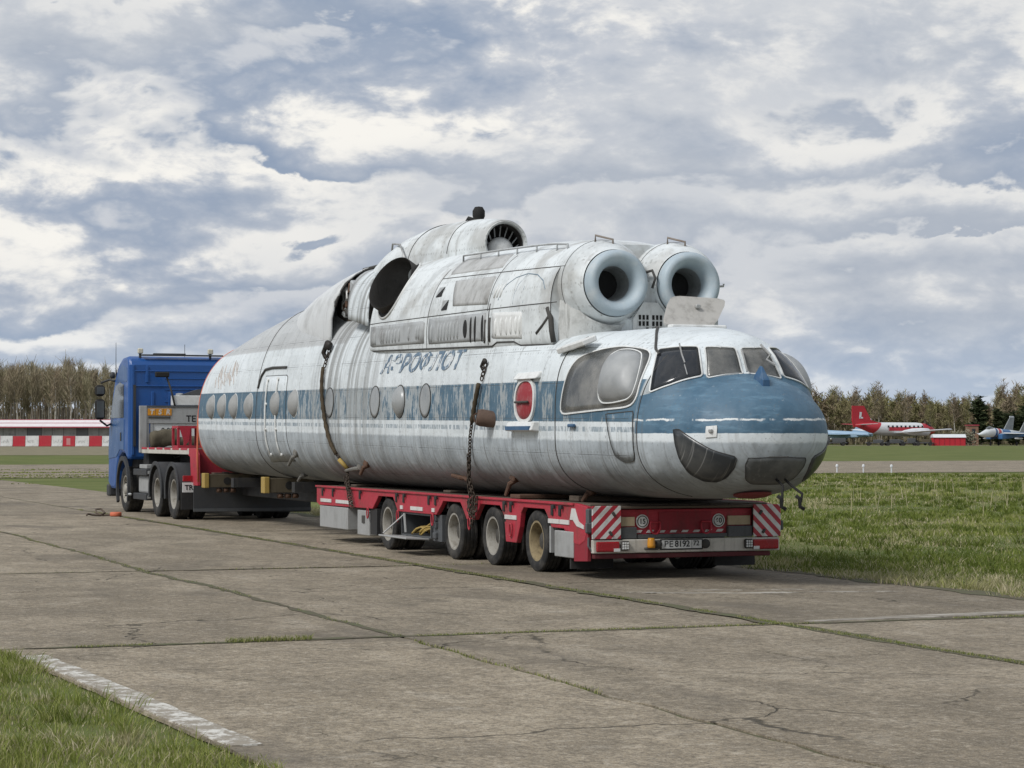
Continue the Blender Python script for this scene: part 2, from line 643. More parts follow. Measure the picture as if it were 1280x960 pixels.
mb = MB()
mb.add([(-120, 97.6, -.012), (300, 97.6, -.012), (300, 146, -.012), (-120, 146, -.012)], [(0, 1, 2, 3)])
tag(mb.build('taxiway', m_taxi, fix=False), kind='structure')
mb = MB()
mb.add([out_there(-160, 222, -.012), out_there(-24, 222, -.012), out_there(-30, 470, -.012), out_there(-200, 470, -.012)], [(0, 1, 2, 3)])
tag(mb.build('dry_grass_verge', m_dry, fix=False), kind='structure')
mb = MB()
mb.add([out_there(30, 478, -.012), out_there(300, 478, -.012), out_there(300, 500, -.012), out_there(30, 500, -.012)], [(0, 1, 2, 3)])
tag(mb.build('far_road', m_concrete_c, fix=False), kind='structure')

# worn white paint: the edge line at left and the pale patches at right
m_line, nt, b = material('worn_white_paint')
co = world_pos(nt)
a = nt.noise(co, 5.0, 7, 0.7)
c_ = nt.noise(co, 30.0, 4, 0.7)
f = nt.smooth(nt.m('ADD', a, nt.m('MULTIPLY', nt.m('SUBTRACT', c_, .5), .45)), .40, .52)
nt.put(b.inputs['Base Color'], nt.mix(f, (0.58, 0.565, 0.52), (0.26, 0.23, 0.185)))
b.inputs['Roughness'].default_value = .9
bump(nt, b, c_, .3, .01)
mb = MB()
ys = np.linspace(12.3, 17.95, 60)
L_ = [(2.785 + (17.9 - Y) * .046 + .05 * n1(Y * 3, 5), Y) for Y in ys]
R_ = [(2.79 + (17.9 - Y) * .046 + .19 + .05 * n1(Y * 3, 8), Y) for Y in ys[::-1]]
mb.prism(L_ + R_, 2, .0, .0085)
tag(mb.build('edge_line', m_line), kind='structure')


def blot(poly, seed, amp=.05, n=90):
    """an outline with frayed edges"""
    P = []
    m = len(poly)
    for k in range(n):
        t = k / n * m
        i = int(t)
        u = t - i
        a_, b_ = poly[i], poly[(i + 1) % m]
        x_, y_ = a_[0] + (b_[0] - a_[0]) * u, a_[1] + (b_[1] - a_[1]) * u
        P.append((x_ + amp * 2 * n1(k * .5, seed), y_ + amp * 2 * n1(k * .5, seed + 40)))
    return P


m_scuff, nt, b = material('pale_scuff')
co = world_pos(nt)
a = nt.noise(nt.vm('MULTIPLY', co, (1.0, 3.0, 1.0)), 1.6, 7, .7)
nt.put(b.inputs['Base Color'], nt.mix(nt.smooth(a, .44, .56), (0.22, .195, .16), (.37, .345, .30)))
b.inputs['Roughness'].default_value = .9
mb = MB()
mb.prism(blot([(10.05, 18.72), (11.3, 18.72), (13.2, 18.82), (13.3, 19.05), (11.6, 19.0), (10.2, 18.82)], 4, .06), 2, 0, .0095)
tag(mb.build('cement_patch', m_scuff), kind='structure')
mb = MB()
for q in range(7):
    cx_, cy_, ln_, wd_ = [(10.7, 22.62, .9, .07), (11.5, 22.35, 1.0, .09), (12.3, 22.2, .9, .08), (11.1, 22.95, .8, .05), (12.0, 22.75, .7, .05), (12.8, 22.05, .4, .05), (10.3, 22.85, .35, .04)][q]
    mb.prism(blot([(cx_ - ln_ / 2, cy_ + .12), (cx_, cy_ - wd_), (cx_ + ln_ / 2, cy_ - .12), (cx_ + .1, cy_ + wd_)], 9 + q, .05, 60), 2, 0, .0065)
tag(mb.build('paint_scuff', m_scuff), kind='stuff')

# ------------------------------------------------------------------ grass blades
m_blade, nt, b = material('grass_blade')
at = nt.new('ShaderNodeAttribute', attribute_name='tint').outputs['Fac']
cr = nt.new('ShaderNodeValToRGB')
for e, (pos, c3) in zip(range(5), [(0, (0.095, 0.130, 0.026)), (.35, (0.205, 0.242, 0.054)), (.62, (0.295, 0.31, 0.10)), (.82, (0.38, 0.34, 0.20)), (1, (0.53, 0.47, 0.33))]):
    el = cr.color_ramp.elements[e] if e < 2 else cr.color_ramp.elements.new(pos)
    el.position = pos
    el.color = (*c3, 1)
nt.put(cr.inputs[0], at)
nt.put(b.inputs['Base Color'], cr.outputs[0])
b.inputs['Roughness'].default_value = .75
b.inputs['Specular IOR Level'].default_value = .15
tr = nt.new('ShaderNodeBsdfTranslucent')
nt.put(tr.inputs[0], cr.outputs[0])
ms = nt.new('ShaderNodeMixShader')
ms.inputs[0].default_value = .3
out = m_blade.node_tree.nodes['Material Output']
nt.l.new(b.outputs[0], ms.inputs[1])
nt.l.new(tr.outputs[0], ms.inputs[2])
nt.l.new(ms.outputs[0], out.inputs[0])


def blades(name, P, h, w, tint, seed=1, lean=.45, mat=None, az=None, ln=None):
    g = np.random.default_rng(seed)
    N = len(P)
    az = g.uniform(0, 2 * PI, N) if az is None else az
    face = g.uniform(0, 2 * PI, N)
    ln = g.uniform(.05, lean, N) * h if ln is None else ln
    dx, dy = np.cos(az) * ln, np.sin(az) * ln
    wx, wy = np.cos(face) * w / 2, np.sin(face) * w / 2
    V = np.zeros((N, 5, 3))
    V[:, 0] = P - np.stack([wx, wy, 0 * wx], 1)
    V[:, 1] = P + np.stack([wx, wy, 0 * wx], 1)
    mid = P + np.stack([dx * .35, dy * .35, h * .55], 1)
    V[:, 2] = mid + np.stack([wx * .8, wy * .8, 0 * wx], 1)
    V[:, 3] = mid - np.stack([wx * .8, wy * .8, 0 * wx], 1)
    V[:, 4] = P + np.stack([dx, dy, h * g.uniform(.85, 1, N)], 1)
    base = np.arange(N) * 5
    li = np.stack([base, base + 1, base + 2, base + 3, base + 3, base + 2, base + 4], 1).astype(np.int32)
    me = bpy.data.meshes.new(name)
    me.vertices.add(N * 5)
    me.vertices.foreach_set('co', V.astype(np.float32).ravel())
    me.loops.add(N * 7)
    me.loops.foreach_set('vertex_index', li.ravel())
    me.polygons.add(N * 2)
    st = np.stack([np.arange(N) * 7, np.arange(N) * 7 + 4], 1).astype(np.int32)
    me.polygons.foreach_set('loop_start', st.ravel())
    me.update(calc_edges=True)
    at_ = me.attributes.new('tint', 'FLOAT', 'POINT')
    at_.data.foreach_set('value', np.repeat(np.clip(tint, 0, 1), 5).astype(np.float32))
    me.materials.append(mat or m_blade)
    o = bpy.data.objects.new(name, me)
    C.objects.link(o)
    return tag(o, kind='stuff')


g = np.random.default_rng(5)
# the near left verge
N = 120000
X = g.uniform(-1.5, 3.35, N)
Y = g.uniform(9.2, 18.9, N)
edge = 2.78 + (17.9 - Y) * .046 + .10 * (fbm(Y * 1.6, Y * 0, 3) - .5) * 2
far = 18.55 + .25 * (fbm(X * 1.3, X * 0, 6) - .5) * 2
keep = (X < edge) & (Y < far) & (X > .095 * Y - .2)
X, Y = X[keep], Y[keep]
cl = fbm(X * 1.1, Y * 1.1, 21)
cl2 = fbm(X * 4, Y * 4, 25)
keep = g.uniform(0, 1, len(X)) < np.clip(.35 + (cl - .38) * 3.2, .22, 1)
X, Y, cl, cl2 = X[keep], Y[keep], cl[keep], cl2[keep]
h = (.02 + .085 * np.clip((cl - .42) * 3.4, 0, 1)) * g.uniform(.5, 1.25, len(X)) + .012
dry = np.clip((.5 - cl) * 3.0, 0, 1)
t = np.where(g.uniform(0, 1, len(X)) < .20 + dry * .6, g.uniform(.7, 1, len(X)), .18 + .45 * cl2 + g.uniform(-.15, .2, len(X)))
blades('verge_grass', np.stack([X, Y, np.full(len(X), -.03)], 1), h, g.uniform(.004, .008, len(X)), t, 2, 1.1)

# the field to the right of the apron
N = 380000
Dd = 13.0 * (110 / 13.0) ** (g.uniform(0, 1, N) ** .93)
ang = np.arctan(g.uniform(-.06, .325, N))
X = Dd * (np.sin(YAW) + np.tan(ang) * np.cos(YAW))
Y = Dd * (np.cos(YAW) - np.tan(ang) * np.sin(YAW))
edge = AX1 + .05 + .50 * (fbm(Y * .9, Y * 0, 9) - .45) * 2
keep = (X > edge) & (Y < 97.3)
X, Y, Dd, edge = X[keep], Y[keep], Dd[keep], edge[keep]
cl = fbm(X * .42, Y * .42, 51)
cl2 = fbm(X * 1.9, Y * 1.9, 57)
strip = np.clip(1 - (X - edge) / 1.6, 0, 1)
keep = g.uniform(0, 1, len(X)) < np.clip(.30 + (cl - .36) * 2.4 + .5 * strip * (cl2 > .42), .15, 1)
X, Y, Dd, cl, cl2, strip = [q[keep] for q in (X, Y, Dd, cl, cl2, strip)]
n = len(X)
h = (.022 + .045 * np.clip((cl - .45) * 4, 0, 1) + .06 * np.clip((cl2 - .5) * 4, 0, 1) + .05 * strip * (cl2 > .45)) * g.uniform(.5, 1.2, n)
lf2 = fbm(X * .22, Y * .22, 95)
straw = .16 + .55 * np.clip((lf2 - .52) * 6, 0, 1) + .45 * strip * np.clip((cl2 - .4) * 4, 0, 1) + .35 * np.clip((.45 - cl) * 5, 0, 1)
lf = fbm(X * .16, Y * .16, 91)
t = np.where(g.uniform(0, 1, n) < straw, g.uniform(.68, 1, n), np.clip(.30 + 1.5 * (lf - .5) + .9 * (cl2 - .5), .02, .62) + g.uniform(-.14, .16, n))
blades('field_grass', np.stack([X, Y, np.full(n, -.03)], 1), h, g.uniform(.006, .011, n) * np.clip(Dd / 22, .8, 4), t, 3, 1.2)

# tufts: green clumps out in the field, bleached ones along its edge and on the verge
def tufts(name, cx, cy, per, hh, spread, tlo, thi, wd, seed):
    g2 = np.random.default_rng(seed)
    n_ = len(cx)
    k_ = np.repeat(np.arange(n_), per)
    a_ = g2.uniform(0, 2 * PI, len(k_))
    r_ = np.abs(g2.normal(0, 1, len(k_))) * spread[k_]
    X_, Y_ = cx[k_] + np.cos(a_) * r_, cy[k_] + np.sin(a_) * r_
    h_ = hh[k_] * g2.uniform(.45, 1.1, len(k_))
    tn = g2.uniform(tlo, thi, n_)[k_] + g2.uniform(-.1, .1, len(k_))
    blades(name, np.stack([X_, Y_, np.full(len(k_), -.03)], 1), h_, wd[k_] * g2.uniform(.7, 1.3, len(k_)), tn, seed + 1, az=a_ + g2.normal(0, .5, len(k_)), ln=h_ * g2.uniform(.2, 1.1, len(k_)))


n = 3000
Dd = 20.0 * (105 / 20.0) ** (g.uniform(0, 1, n) ** .8)
ta = g.uniform(-.03, .32, n)
X = Dd * (np.sin(YAW) + ta * np.cos(YAW))
Y = Dd * (np.cos(YAW) - ta * np.sin(YAW))
k_ = (X > AX1 + .5) & (Y < 97) & (fbm(X * .25, Y * .25, 131) > .47)
X, Y, Dd = X[k_], Y[k_], Dd[k_]
tufts('field_tufts', X, Y, 30, g.uniform(.08, .18, len(X)), g.uniform(.06, .20, len(X)), .0, .3, np.clip(Dd / 22, .8, 4) * .008, 141)
n = 700
Y = 15 + 38 * g.uniform(0, 1, n) ** 1.3
X = AX1 + .12 + np.abs(g.normal(0, .65, n)) + .30 * (fbm(Y * .9, Y * 0, 9) - .45) * 2
k_ = fbm(X * .8, Y * .8, 151) > .44
X, Y = X[k_], Y[k_]
tufts('edge_tufts', X, Y, 34, g.uniform(.07, .20, len(X)), g.uniform(.04, .14, len(X)), .66, .98, np.full(len(X), .008), 143)
n = 500
Y = g.uniform(9.4, 18.5, n)
X = g.uniform(0, 1, n) * 2.4 + .5
k_ = (X < 2.74 + (17.9 - Y) * .046) & (fbm(X * 1.1, Y * 1.1, 161) > .46)
X, Y = X[k_], Y[k_]
q_ = len(X) // 2
tufts('verge_tufts', X[:q_], Y[:q_], 40, g.uniform(.06, .13, q_), g.uniform(.05, .13, q_), .66, .95, np.full(q_, .006), 145)
tufts('verge_tufts', X[q_:], Y[q_:], 40, g.uniform(.08, .17, len(X) - q_), g.uniform(.05, .13, len(X) - q_), .1, .5, np.full(len(X) - q_, .006), 147)

# soil and moss that spill out of the open joints
def spill(name, pts, wd, seed):
    n_ = len(pts)
    L_, R_ = [], []
    for k_, (a_, b_, nx, ny) in enumerate(pts):
        u = wd * max(.12, .55 + 1.5 * n1(k_ * .23, seed)) * (1 + .9 * n1(k_ * .9, seed + 3))
        v = wd * max(.12, .55 + 1.5 * n1(k_ * .23, seed + 7)) * (1 + .9 * n1(k_ * .9, seed + 9))
        L_.append((a_ + nx * u, b_ + ny * u))
        R_.append((a_ - nx * v, b_ - ny * v))
    mb = MB()
    vs = [(q[0], q[1], .0062) for q in L_] + [(q[0], q[1], .0062) for q in R_]
    mb.add(vs, [(k_, k_ + 1, n_ + k_ + 1, n_ + k_) for k_ in range(n_ - 1)])
    return tag(mb.build(name, m_joint), kind='stuff')


spill('edge_soil', [(AX1 + .05, Y, 1, 0) for Y in np.arange(12, 60, .15)], .30, 241)
spill('joint_moss', [(xj(4, Y), Y, 1, 0) for Y in np.arange(9.5, 48, .12)], .15, 201)
spill('joint_moss', [(X, yj(2, X), 0, 1) for X in np.arange(2.9, 13.5, .08)], .10, 211)
spill('joint_moss', [(xj(3, Y), Y, 1, 0) for Y in np.arange(18.6, 42, .12)], .07, 221)
spill('joint_moss', [(X, yj(3, X), 0, 1) for X in np.arange(3.9, 13.5, .08)], .04, 231)

# grass and weeds in the joints
Pj = []
def joint_run(fx, fy, n, dens_seed, thr):
    u = g.uniform(0, 1, n)
    q = np.array([(fx(a_), fy(a_)) for a_ in u])
    d_ = fbm(q[:, 0] * .9 + q[:, 1] * .9, q[:, 1] * .2, dens_seed)
    k_ = d_ > thr
    return q[k_]
jr = [joint_run(lambda u: xj(4, 10 + 44 * u * u), lambda u: 10 + 44 * u * u, 26000, 71, .33),
      joint_run(lambda u: xj(3, 14 + 30 * u), lambda u: 14 + 30 * u, 3600, 72, .46),
      joint_run(lambda u: 3.3 + 10.2 * u, lambda u: yj(2, 3.3 + 10.2 * u), 7000, 73, .40),
      joint_run(lambda u: 4.2 + 9.3 * u, lambda u: yj(3, 4.2 + 9.3 * u), 900, 74, .5)]
Pj = np.concatenate(jr)
Pj = Pj + g.normal(0, .026, Pj.shape)
ex = np.array([(4.55 + .75 * u, yj(2, 4.55 + .75 * u) + v) for u, v in zip(g.uniform(0, 1, 900), g.normal(0, .03, 900))])
Pj = np.concatenate([Pj, ex])
n = len(Pj)
h = g.uniform(.008, .04, n)
h[-900:] *= 1.8
t = np.where(g.uniform(0, 1, n) < .4, g.uniform(.62, .9, n), g.uniform(.0, .45, n))
blades('joint_weeds', np.concatenate([Pj, np.full((n, 1), -.009)], 1), h, g.uniform(.004, .008, n), t, 4, .9)

# weed runs across the far paving at left
q = []
for (y0, x0, x1, k_, sp) in [(99, 12, 34, 1500, .5), (104, 13, 36, 1500, .7), (112, 15, 36, 1300, .9), (86, 11.5, 13.5, 500, .5), (93, 12, 13.6, 500, .6), (122, 16, 40, 900, 1.2)]:
    a_ = g.uniform(x0, x1, k_)
    q.append(np.stack([a_, y0 + g.normal(0, sp, k_) + 1.5 * (fbm(a_ * .3, a_ * 0, 3) - .5)], 1))
q = np.concatenate(q)
q = q[fbm(q[:, 0] * .35, q[:, 1] * .5, 81) > .44]
n = len(q)
blades('paving_weeds', np.concatenate([q, np.full((n, 1), -.012)], 1), g.uniform(.015, .06, n), g.uniform(.04, .10, n), g.uniform(.0, .55, n), 6, .9)

# dead stalks standing in the field
n = 380
a_ = g.uniform(0, 1, n)
cx = np.array([30, 33, 38, 41, 24, 47])[g.integers(0, 6, n)] + g.normal(0, 1.3, n)
cy = np.array([52, 60, 64, 72, 46, 78])[g.integers(0, 6, n)] + g.normal(0, 1.6, n)
blades('dead_stalks', np.stack([cx, cy, np.full(n, -.03)], 1), g.uniform(.2, .75, n), g.uniform(.012, .022, n), g.uniform(.78, 1, n), 8, .35)


# ================================================================== the helicopter hull
HX, HY = 11.87, 26.0
class Body:
    def __init__(s, rows):
        s.t=np.array(rows,float); s.y0,s.y1=s.t[0,0],s.t[-1,0]
        n=len(s.t); s.m=np.zeros_like(s.t)
        h=np.diff(s.t[:,0])[:,None]; d=np.diff(s.t,axis=0)/h
        s.m[0]=d[0]; s.m[-1]=d[-1]
        for i in range(1,n-1):
            w1=2*h[i,0]+h[i-1,0]; w2=h[i,0]+2*h[i-1,0]
            for k in range(s.t.shape[1]):
                a,b=d[i-1,k],d[i,k]
                s.m[i,k]=0 if a*b<=0 else (w1+w2)/(w1/a+w2/b)
    def at(s,Y):
        Y=min(max(Y,s.y0),s.y1); i=min(max(int(np.searchsorted(s.t[:,0],Y))-1,0),len(s.t)-2)
        h=s.t[i+1,0]-s.t[i,0]; u=(Y-s.t[i,0])/h
        return (s.t[i]*(1+2*u)*(1-u)**2+s.m[i]*h*u*(1-u)**2+s.t[i+1]*u*u*(3-2*u)+s.m[i+1]*h*u*u*(u-1))[1:]
    def w(s,Y,z):
        if Y<s.y0 or Y>s.y1: return -1
        a,zb,zt,zw,nl,nu=s.at(Y)
        if z>=zt or z<=zb: return -1
        t,n=((z-zw)/(zt-zw),nu) if z>zw else ((zw-z)/(zw-zb),nl)
        return a*max(1-t**n,0)**(1/n)
    def ring(s,Y,N=72,off=0.0):
        a,zb,zt,zw,nl,nu=s.at(Y); P=[]
        for k in range(N):
            th=2*math.pi*k/N; c,q=math.cos(th),math.sin(th); n=nu if q>=0 else nl
            x=a*math.copysign(abs(c)**(2/n),c); z=zw+((zt-zw) if q>=0 else (zw-zb))*math.copysign(abs(q)**(2/n),q)
            L=math.hypot(c,q); P.append((x+off*c,Y,z+off*q))
        return P
    def inside(s,p): return abs(p[0])<s.w(p[1],p[2])
    def cast(s,o,d,far=8.0,step=.02):
        o=np.array(o,float); d=np.array(d,float); d=d/np.linalg.norm(d); t=0
        while t<far:
            if s.inside(o+d*t):
                a,b=t-step,t
                for _ in range(24):
                    m=(a+b)/2
                    if s.inside(o+d*m): b=m
                    else: a=m
                return o+d*b
            t+=step
        return None
    def normal(s,p):
        p=np.array(p,float); e=.02; g=np.zeros(3)
        def F(q): return abs(q[0])-s.w(q[1],q[2])
        for k in range(3):
            dv=np.zeros(3); dv[k]=e; g[k]=F(p+dv)-F(p-dv)
        L=np.linalg.norm(g); return g/L if L>1e-9 else np.array([-1.,0,0])
# Y, a, zb, zt, zw, nl, nu
HULL=Body([
(22.62,.02,1.72,1.80,1.76,2.1,2.0),
(22.68,.36,1.46,2.00,1.76,2.1,2.0),
(22.80,.58,1.30,2.15,1.76,2.2,2.0),
(23.0,.77,1.17,2.28,1.75,2.3,2.0),
(23.2,.89,1.09,2.37,1.75,2.3,2.0),
(23.45,.99,1.04,2.425,1.75,2.4,2.0),
(23.53,1.02,1.02,2.445,1.75,2.4,2.0),
(23.64,1.05,1.01,2.62,1.75,2.4,2.0),
(23.75,1.09,1.00,2.77,1.75,2.4,2.0),
(23.95,1.15,.99,2.90,1.75,2.5,2.1),
(24.3,1.22,.98,2.98,1.75,2.6,2.3),
(24.9,1.30,.97,3.035,1.75,2.7,2.8),
(26.0,1.37,.95,3.03,1.76,2.8,3.7),
(27.0,1.39,.93,3.15,1.8,2.8,3.5),
(29.0,1.39,.92,3.70,1.85,2.8,2.8),
(33.0,1.39,.91,3.95,1.9,2.8,2.55),
(34.3,1.39,.91,3.85,1.9,2.8,2.7),
(36.5,1.39,.91,3.88,1.95,2.8,2.7),
(37.2,1.39,.91,4.20,1.95,2.8,2.4),
(38.5,1.39,.92,4.22,2.0,2.8,2.35),
(40.5,1.38,.92,4.11,2.0,2.8,2.3),
(43.0,1.36,.94,3.88,2.05,2.8,2.25),
(45.35,1.32,.95,3.60,2.07,2.7,2.2)])


def hp(q):
    """hull coordinates (x from the centreline, Y along the trailer, z) to the place"""
    return (q[0] + HX, q[1], q[2])


m_hull, nt, b = material('hull_paint')
co = nt.new('ShaderNodeTexCoord').outputs['Object']
x, y, z = nt.sep(co)
ax = nt.m('ABSOLUTE', x)
blot_n = nt.noise(co, 2.2, 7, .65)
blot_f = nt.noise(co, 9.0, 5, .65)
stv = nt.vm('MULTIPLY', co, (2.0, 7.0, .45))
st = nt.noise(stv, 1.7, 5, .62)
st2 = nt.noise(nt.vm('MULTIPLY', co, (3.0, 16.0, .8)), 1.5, 4, .6)
white = nt.mix(nt.smooth(blot_n, .42, .7, 0, .5), (.67, .715, .735), (.49, .525, .545))
white = nt.mix(nt.smooth(st, .54, .72, 0, .5), white, (.36, .36, .345))
grey = nt.mix(nt.smooth(blot_n, .35, .68), (.44, .485, .515), (.33, .365, .39))
grey = nt.mix(nt.smooth(st2, .50, .72, 0, .55), grey, (.15, .152, .15))
grey = nt.mix(nt.smooth(st, .4, .25, 0, .55), grey, (.52, .54, .55))
zs = nt.m('MULTIPLY_ADD', y, .0098, 2.395)            # top edge of the blue band
rel = nt.m('SUBTRACT', z, zs)
edge_n = nt.m('MULTIPLY', nt.m('SUBTRACT', blot_f, .5), .06)
rel2 = nt.m('ADD', rel, edge_n)
low = nt.smooth(rel2, -.70, -.74)
base = nt.mix(low, white, grey)
# upper tail: bare dull grey
tail = nt.m('MULTIPLY', nt.smooth(y, 9.2, 9.6), nt.smooth(nt.m('ADD', rel, nt.m('MULTIPLY', edge_n, .6)), .72, .76))
base = nt.mix(nt.m('MULTIPLY', tail, .9), base, nt.mix(blot_n, (.50, .51, .51), (.36, .37, .375)))
blue = nt.mix(nt.smooth(blot_n, .35, .7), (.055, .118, .175), (.095, .165, .225))
# how much of the blue band has worn off along the hull
wn = nt.noise(nt.vm('MULTIPLY', co, (2.0, 3.2, 1.2)), 2.0, 7, .7)
wn2 = nt.noise(nt.vm('MULTIPLY', co, (2.0, 8.0, 1.8)), 2.4, 6, .72)
thr = nt.new('ShaderNodeFloatCurve')
nt.put(thr.inputs['Value'], nt.lin(y, -3.0, 21.0, 0, 1))
cu = thr.mapping.curves[0]
pts = [(0, .70), (.10, .57), (.2, .53), (.28, .52), (.34, .49), (.45, .455), (.52, .47), (.6, .51), (.72, .56), (1, .60)]
cu.points[0].location = pts[0]
cu.points[1].location = pts[-1]
for q in pts[1:-1]:
    cu.points.new(*q)
thr.mapping.update()
wv = nt.m('ADD', nt.m('MULTIPLY', wn, .55), nt.m('MULTIPLY', wn2, .45))
kept = nt.smooth(nt.m('SUBTRACT', thr.outputs[0], wv), -.03, .03)
side = nt.smooth(y, -1.99, -1.95)
bandm = nt.band(rel, -.495, 0.0, .004)
base = nt.mix(nt.m('MULTIPLY', bandm, nt.smooth(wn, .3, .6, .45, .9)), base, (.285, .315, .325))
base = nt.mix(nt.m('MULTIPLY', nt.m('MULTIPLY', bandm, kept), side), base, blue)
thin = nt.m('MULTIPLY', nt.band(rel, -.615, -.555, .006), nt.smooth(wn2, .56, .46))
base = nt.mix(nt.m('MULTIPLY', nt.m('MULTIPLY', thin, side), .8), base, nt.mix(.4, blue, grey))
# the nose: blue from the chin line to the foot of the windscreen
zg = nt.m('SUBTRACT', 2.425, nt.m('MULTIPLY', nt.m('MULTIPLY', ax, ax), .20))
yb = nt.m('MULTIPLY_ADD', nt.m('MULTIPLY', ax, ax), .36, 23.495 - 26.0)
nose = nt.m('MULTIPLY', nt.smooth(y, -1.96, -1.98), nt.m('MULTIPLY', nt.smooth(nt.m('ADD', z, nt.m('MULTIPLY', edge_n, .35)), 1.745, 1.752), nt.m('MAXIMUM', nt.smooth(nt.m('SUBTRACT', z, zg), .004, -.004), nt.smooth(nt.m('SUBTRACT', y, yb), .012, -.004))))
nblue = nt.mix(nt.smooth(blot_n, .3, .7), (.045, .105, .165), (.085, .155, .22))
nchip = nt.smooth(nt.noise(co, 12, 6, .75), .63, .69)
nblue = nt.mix(nt.m('MULTIPLY', nchip, .5), nblue, (.34, .38, .41))
nblue = nt.mix(nt.smooth(nt.noise(nt.vm('MULTIPLY', co, (1, 1, 5)), 3, 5, .6), .5, .7, 0, .5), nblue, (.14, .25, .34))
base = nt.mix(nose, base, nblue)
lineb = nt.m('MULTIPLY', nt.band(nt.m('ADD', nt.m('ADD', z, nt.m('MULTIPLY', edge_n, .8)), nt.m('MULTIPLY', nt.m('SUBTRACT', nt.noise(co, 3.5, 3, .6), .5), .05)), 1.892, 1.912, .006), nt.m('MULTIPLY', nt.smooth(y, -1.9, -2.0), nt.smooth(nt.noise(nt.vm('MULTIPLY', co, (2.2, 2.2, .3)), .8, 5, .65), .44, .49)))
base = nt.mix(lineb, base, (.68, .70, .70))
# sooty bands run round the hull behind the engines
ringn = nt.noise(nt.vm('MULTIPLY', co, (.25, 5.5, .22)), 1.4, 4, .6)
ringm = nt.m('MULTIPLY', nt.m('MULTIPLY', nt.smooth(y, 6.0, 8.4), nt.smooth(y, 11.2, 9.8)), nt.smooth(ringn, .42, .62))
base = nt.mix(nt.m('MULTIPLY', ringm, .72), base, (.19, .19, .18))
drip = nt.noise(nt.vm('MULTIPLY', co, (.6, 9.0, .3)), 1.3, 5, .65)
base = nt.mix(nt.m('MULTIPLY', nt.m('MULTIPLY', nt.smooth(drip, .56, .68), nt.smooth(z, 2.3, 1.2)), .6), base, (.13, .128, .12))
# scattered chips and scratches
chip = nt.smooth(nt.noise(co, 34, 3, .7), .61, .70)
base = nt.mix(nt.m('MULTIPLY', chip, .55), base, (.14, .13, .12))
# darker in patches down the lower side, most of all at the belly
low_dark = nt.m('MULTIPLY', nt.smooth(z, 1.75, 1.05), nt.smooth(nt.m('ADD', nt.noise(nt.vm('MULTIPLY', co, (1.5, 3, .6)), 1.2, 6, .65), nt.smooth(z, 1.45, 1.0, 0, .22)), .38, .62))
base = nt.mix(nt.m('MULTIPLY', low_dark, .62), base, (.105, .108, .105))
# skin laps and rivet rows
lapy = nt.m('ABSOLUTE', nt.m('SUBTRACT', nt.m('FRACT', nt.m('DIVIDE', y, .93)), .5))
lapz = nt.m('ABSOLUTE', nt.m('SUBTRACT', nt.m('FRACT', nt.m('DIVIDE', nt.m('SUBTRACT', z, nt.m('MULTIPLY', y, .0098)), .43)), .5))
lap = nt.m('MAXIMUM', nt.smooth(lapy, .008, .003), nt.smooth(lapz, .011, .004))
lap = nt.m('MULTIPLY', lap, nt.m('MULTIPLY', nt.smooth(y, -1.9, -1.8), nt.smooth(blot_n, .36, .55)))
base = nt.mix(nt.m('MULTIPLY', lap, .65), base, (.10, .10, .10))
riv = nt.m('MULTIPLY', nt.band(lapy, .024, .052, .004), nt.m('LESS_THAN', nt.m('FRACT', nt.m('MULTIPLY', z, 13.0)), .42))
riv = nt.m('MAXIMUM', riv, nt.m('MULTIPLY', nt.band(lapz, .05, .105, .01), nt.m('LESS_THAN', nt.m('FRACT', nt.m('MULTIPLY', y, 13.0)), .42)))
riv = nt.m('MULTIPLY', riv, nt.smooth(y, -1.9, -1.8))
base = nt.mix(nt.m('MULTIPLY', riv, nt.smooth(blot_f, .42, .6, .05, .38)), base, (.14, .14, .135))
wnz = nt.new('ShaderNodeTexWhiteNoise', noise_dimensions='3D')
nt.put(wnz.inputs['Vector'], nt.comb(nt.m('FLOOR', nt.m('DIVIDE', y, .93)), nt.m('FLOOR', nt.m('DIVIDE', nt.m('SUBTRACT', z, nt.m('MULTIPLY', y, .0098)), .43)), 0.0))
tone = nt.m('MULTIPLY', nt.smooth(y, -1.9, -1.8), nt.m('MULTIPLY', wnz.outputs['Value'], .26))
base = nt.mix(tone, base, nt.mix(1.0, base, (.62, .63, .62), 'MULTIPLY'))
nt.put(b.inputs['Base Color'], base)
nt.put(b.inputs['Roughness'], nt.lin(blot_n, .3, .7, .42, .66))
b.inputs['Specular IOR Level'].default_value = .4
dent = nt.noise(nt.vm('MULTIPLY', co, (1.4, 1.4, 1.0)), 1.6, 3, .5)
hgt = nt.m('ADD', nt.m('MULTIPLY', dent, 1.0), nt.m('ADD', nt.m('MULTIPLY', lap, -.08), nt.m('MULTIPLY', blot_f, .08)))
bump(nt, b, hgt, .9, .05)

m_cowl, nt, b = material('cowling_paint')
co = nt.new('ShaderNodeTexCoord').outputs['Object']
x, y, z = nt.sep(co)
bl = nt.noise(co, 1.7, 7, .65)
st = nt.noise(nt.vm('MULTIPLY', co, (2, 6, .5)), 1.6, 5, .65)
sp = nt.noise(co, 16, 5, .7)
c_ = nt.mix(nt.smooth(bl, .42, .66, 0, .75), (.66, .695, .705), (.42, .44, .445))
c_ = nt.mix(nt.smooth(st, .56, .72, 0, .5), c_, (.27, .265, .25))
soot = nt.m('MULTIPLY', nt.smooth(nt.noise(co, .9, 5, .6), .5, .62), nt.smooth(z, 3.1, 3.5, .4, 1))
c_ = nt.mix(nt.m('MULTIPLY', soot, .55), c_, (.30, .29, .265))
c_ = nt.mix(nt.smooth(sp, .62, .70, 0, .6), c_, (.17, .165, .15))
ry = nt.m('ABSOLUTE', nt.m('SUBTRACT', nt.m('FRACT', nt.m('DIVIDE', y, .62)), .5))
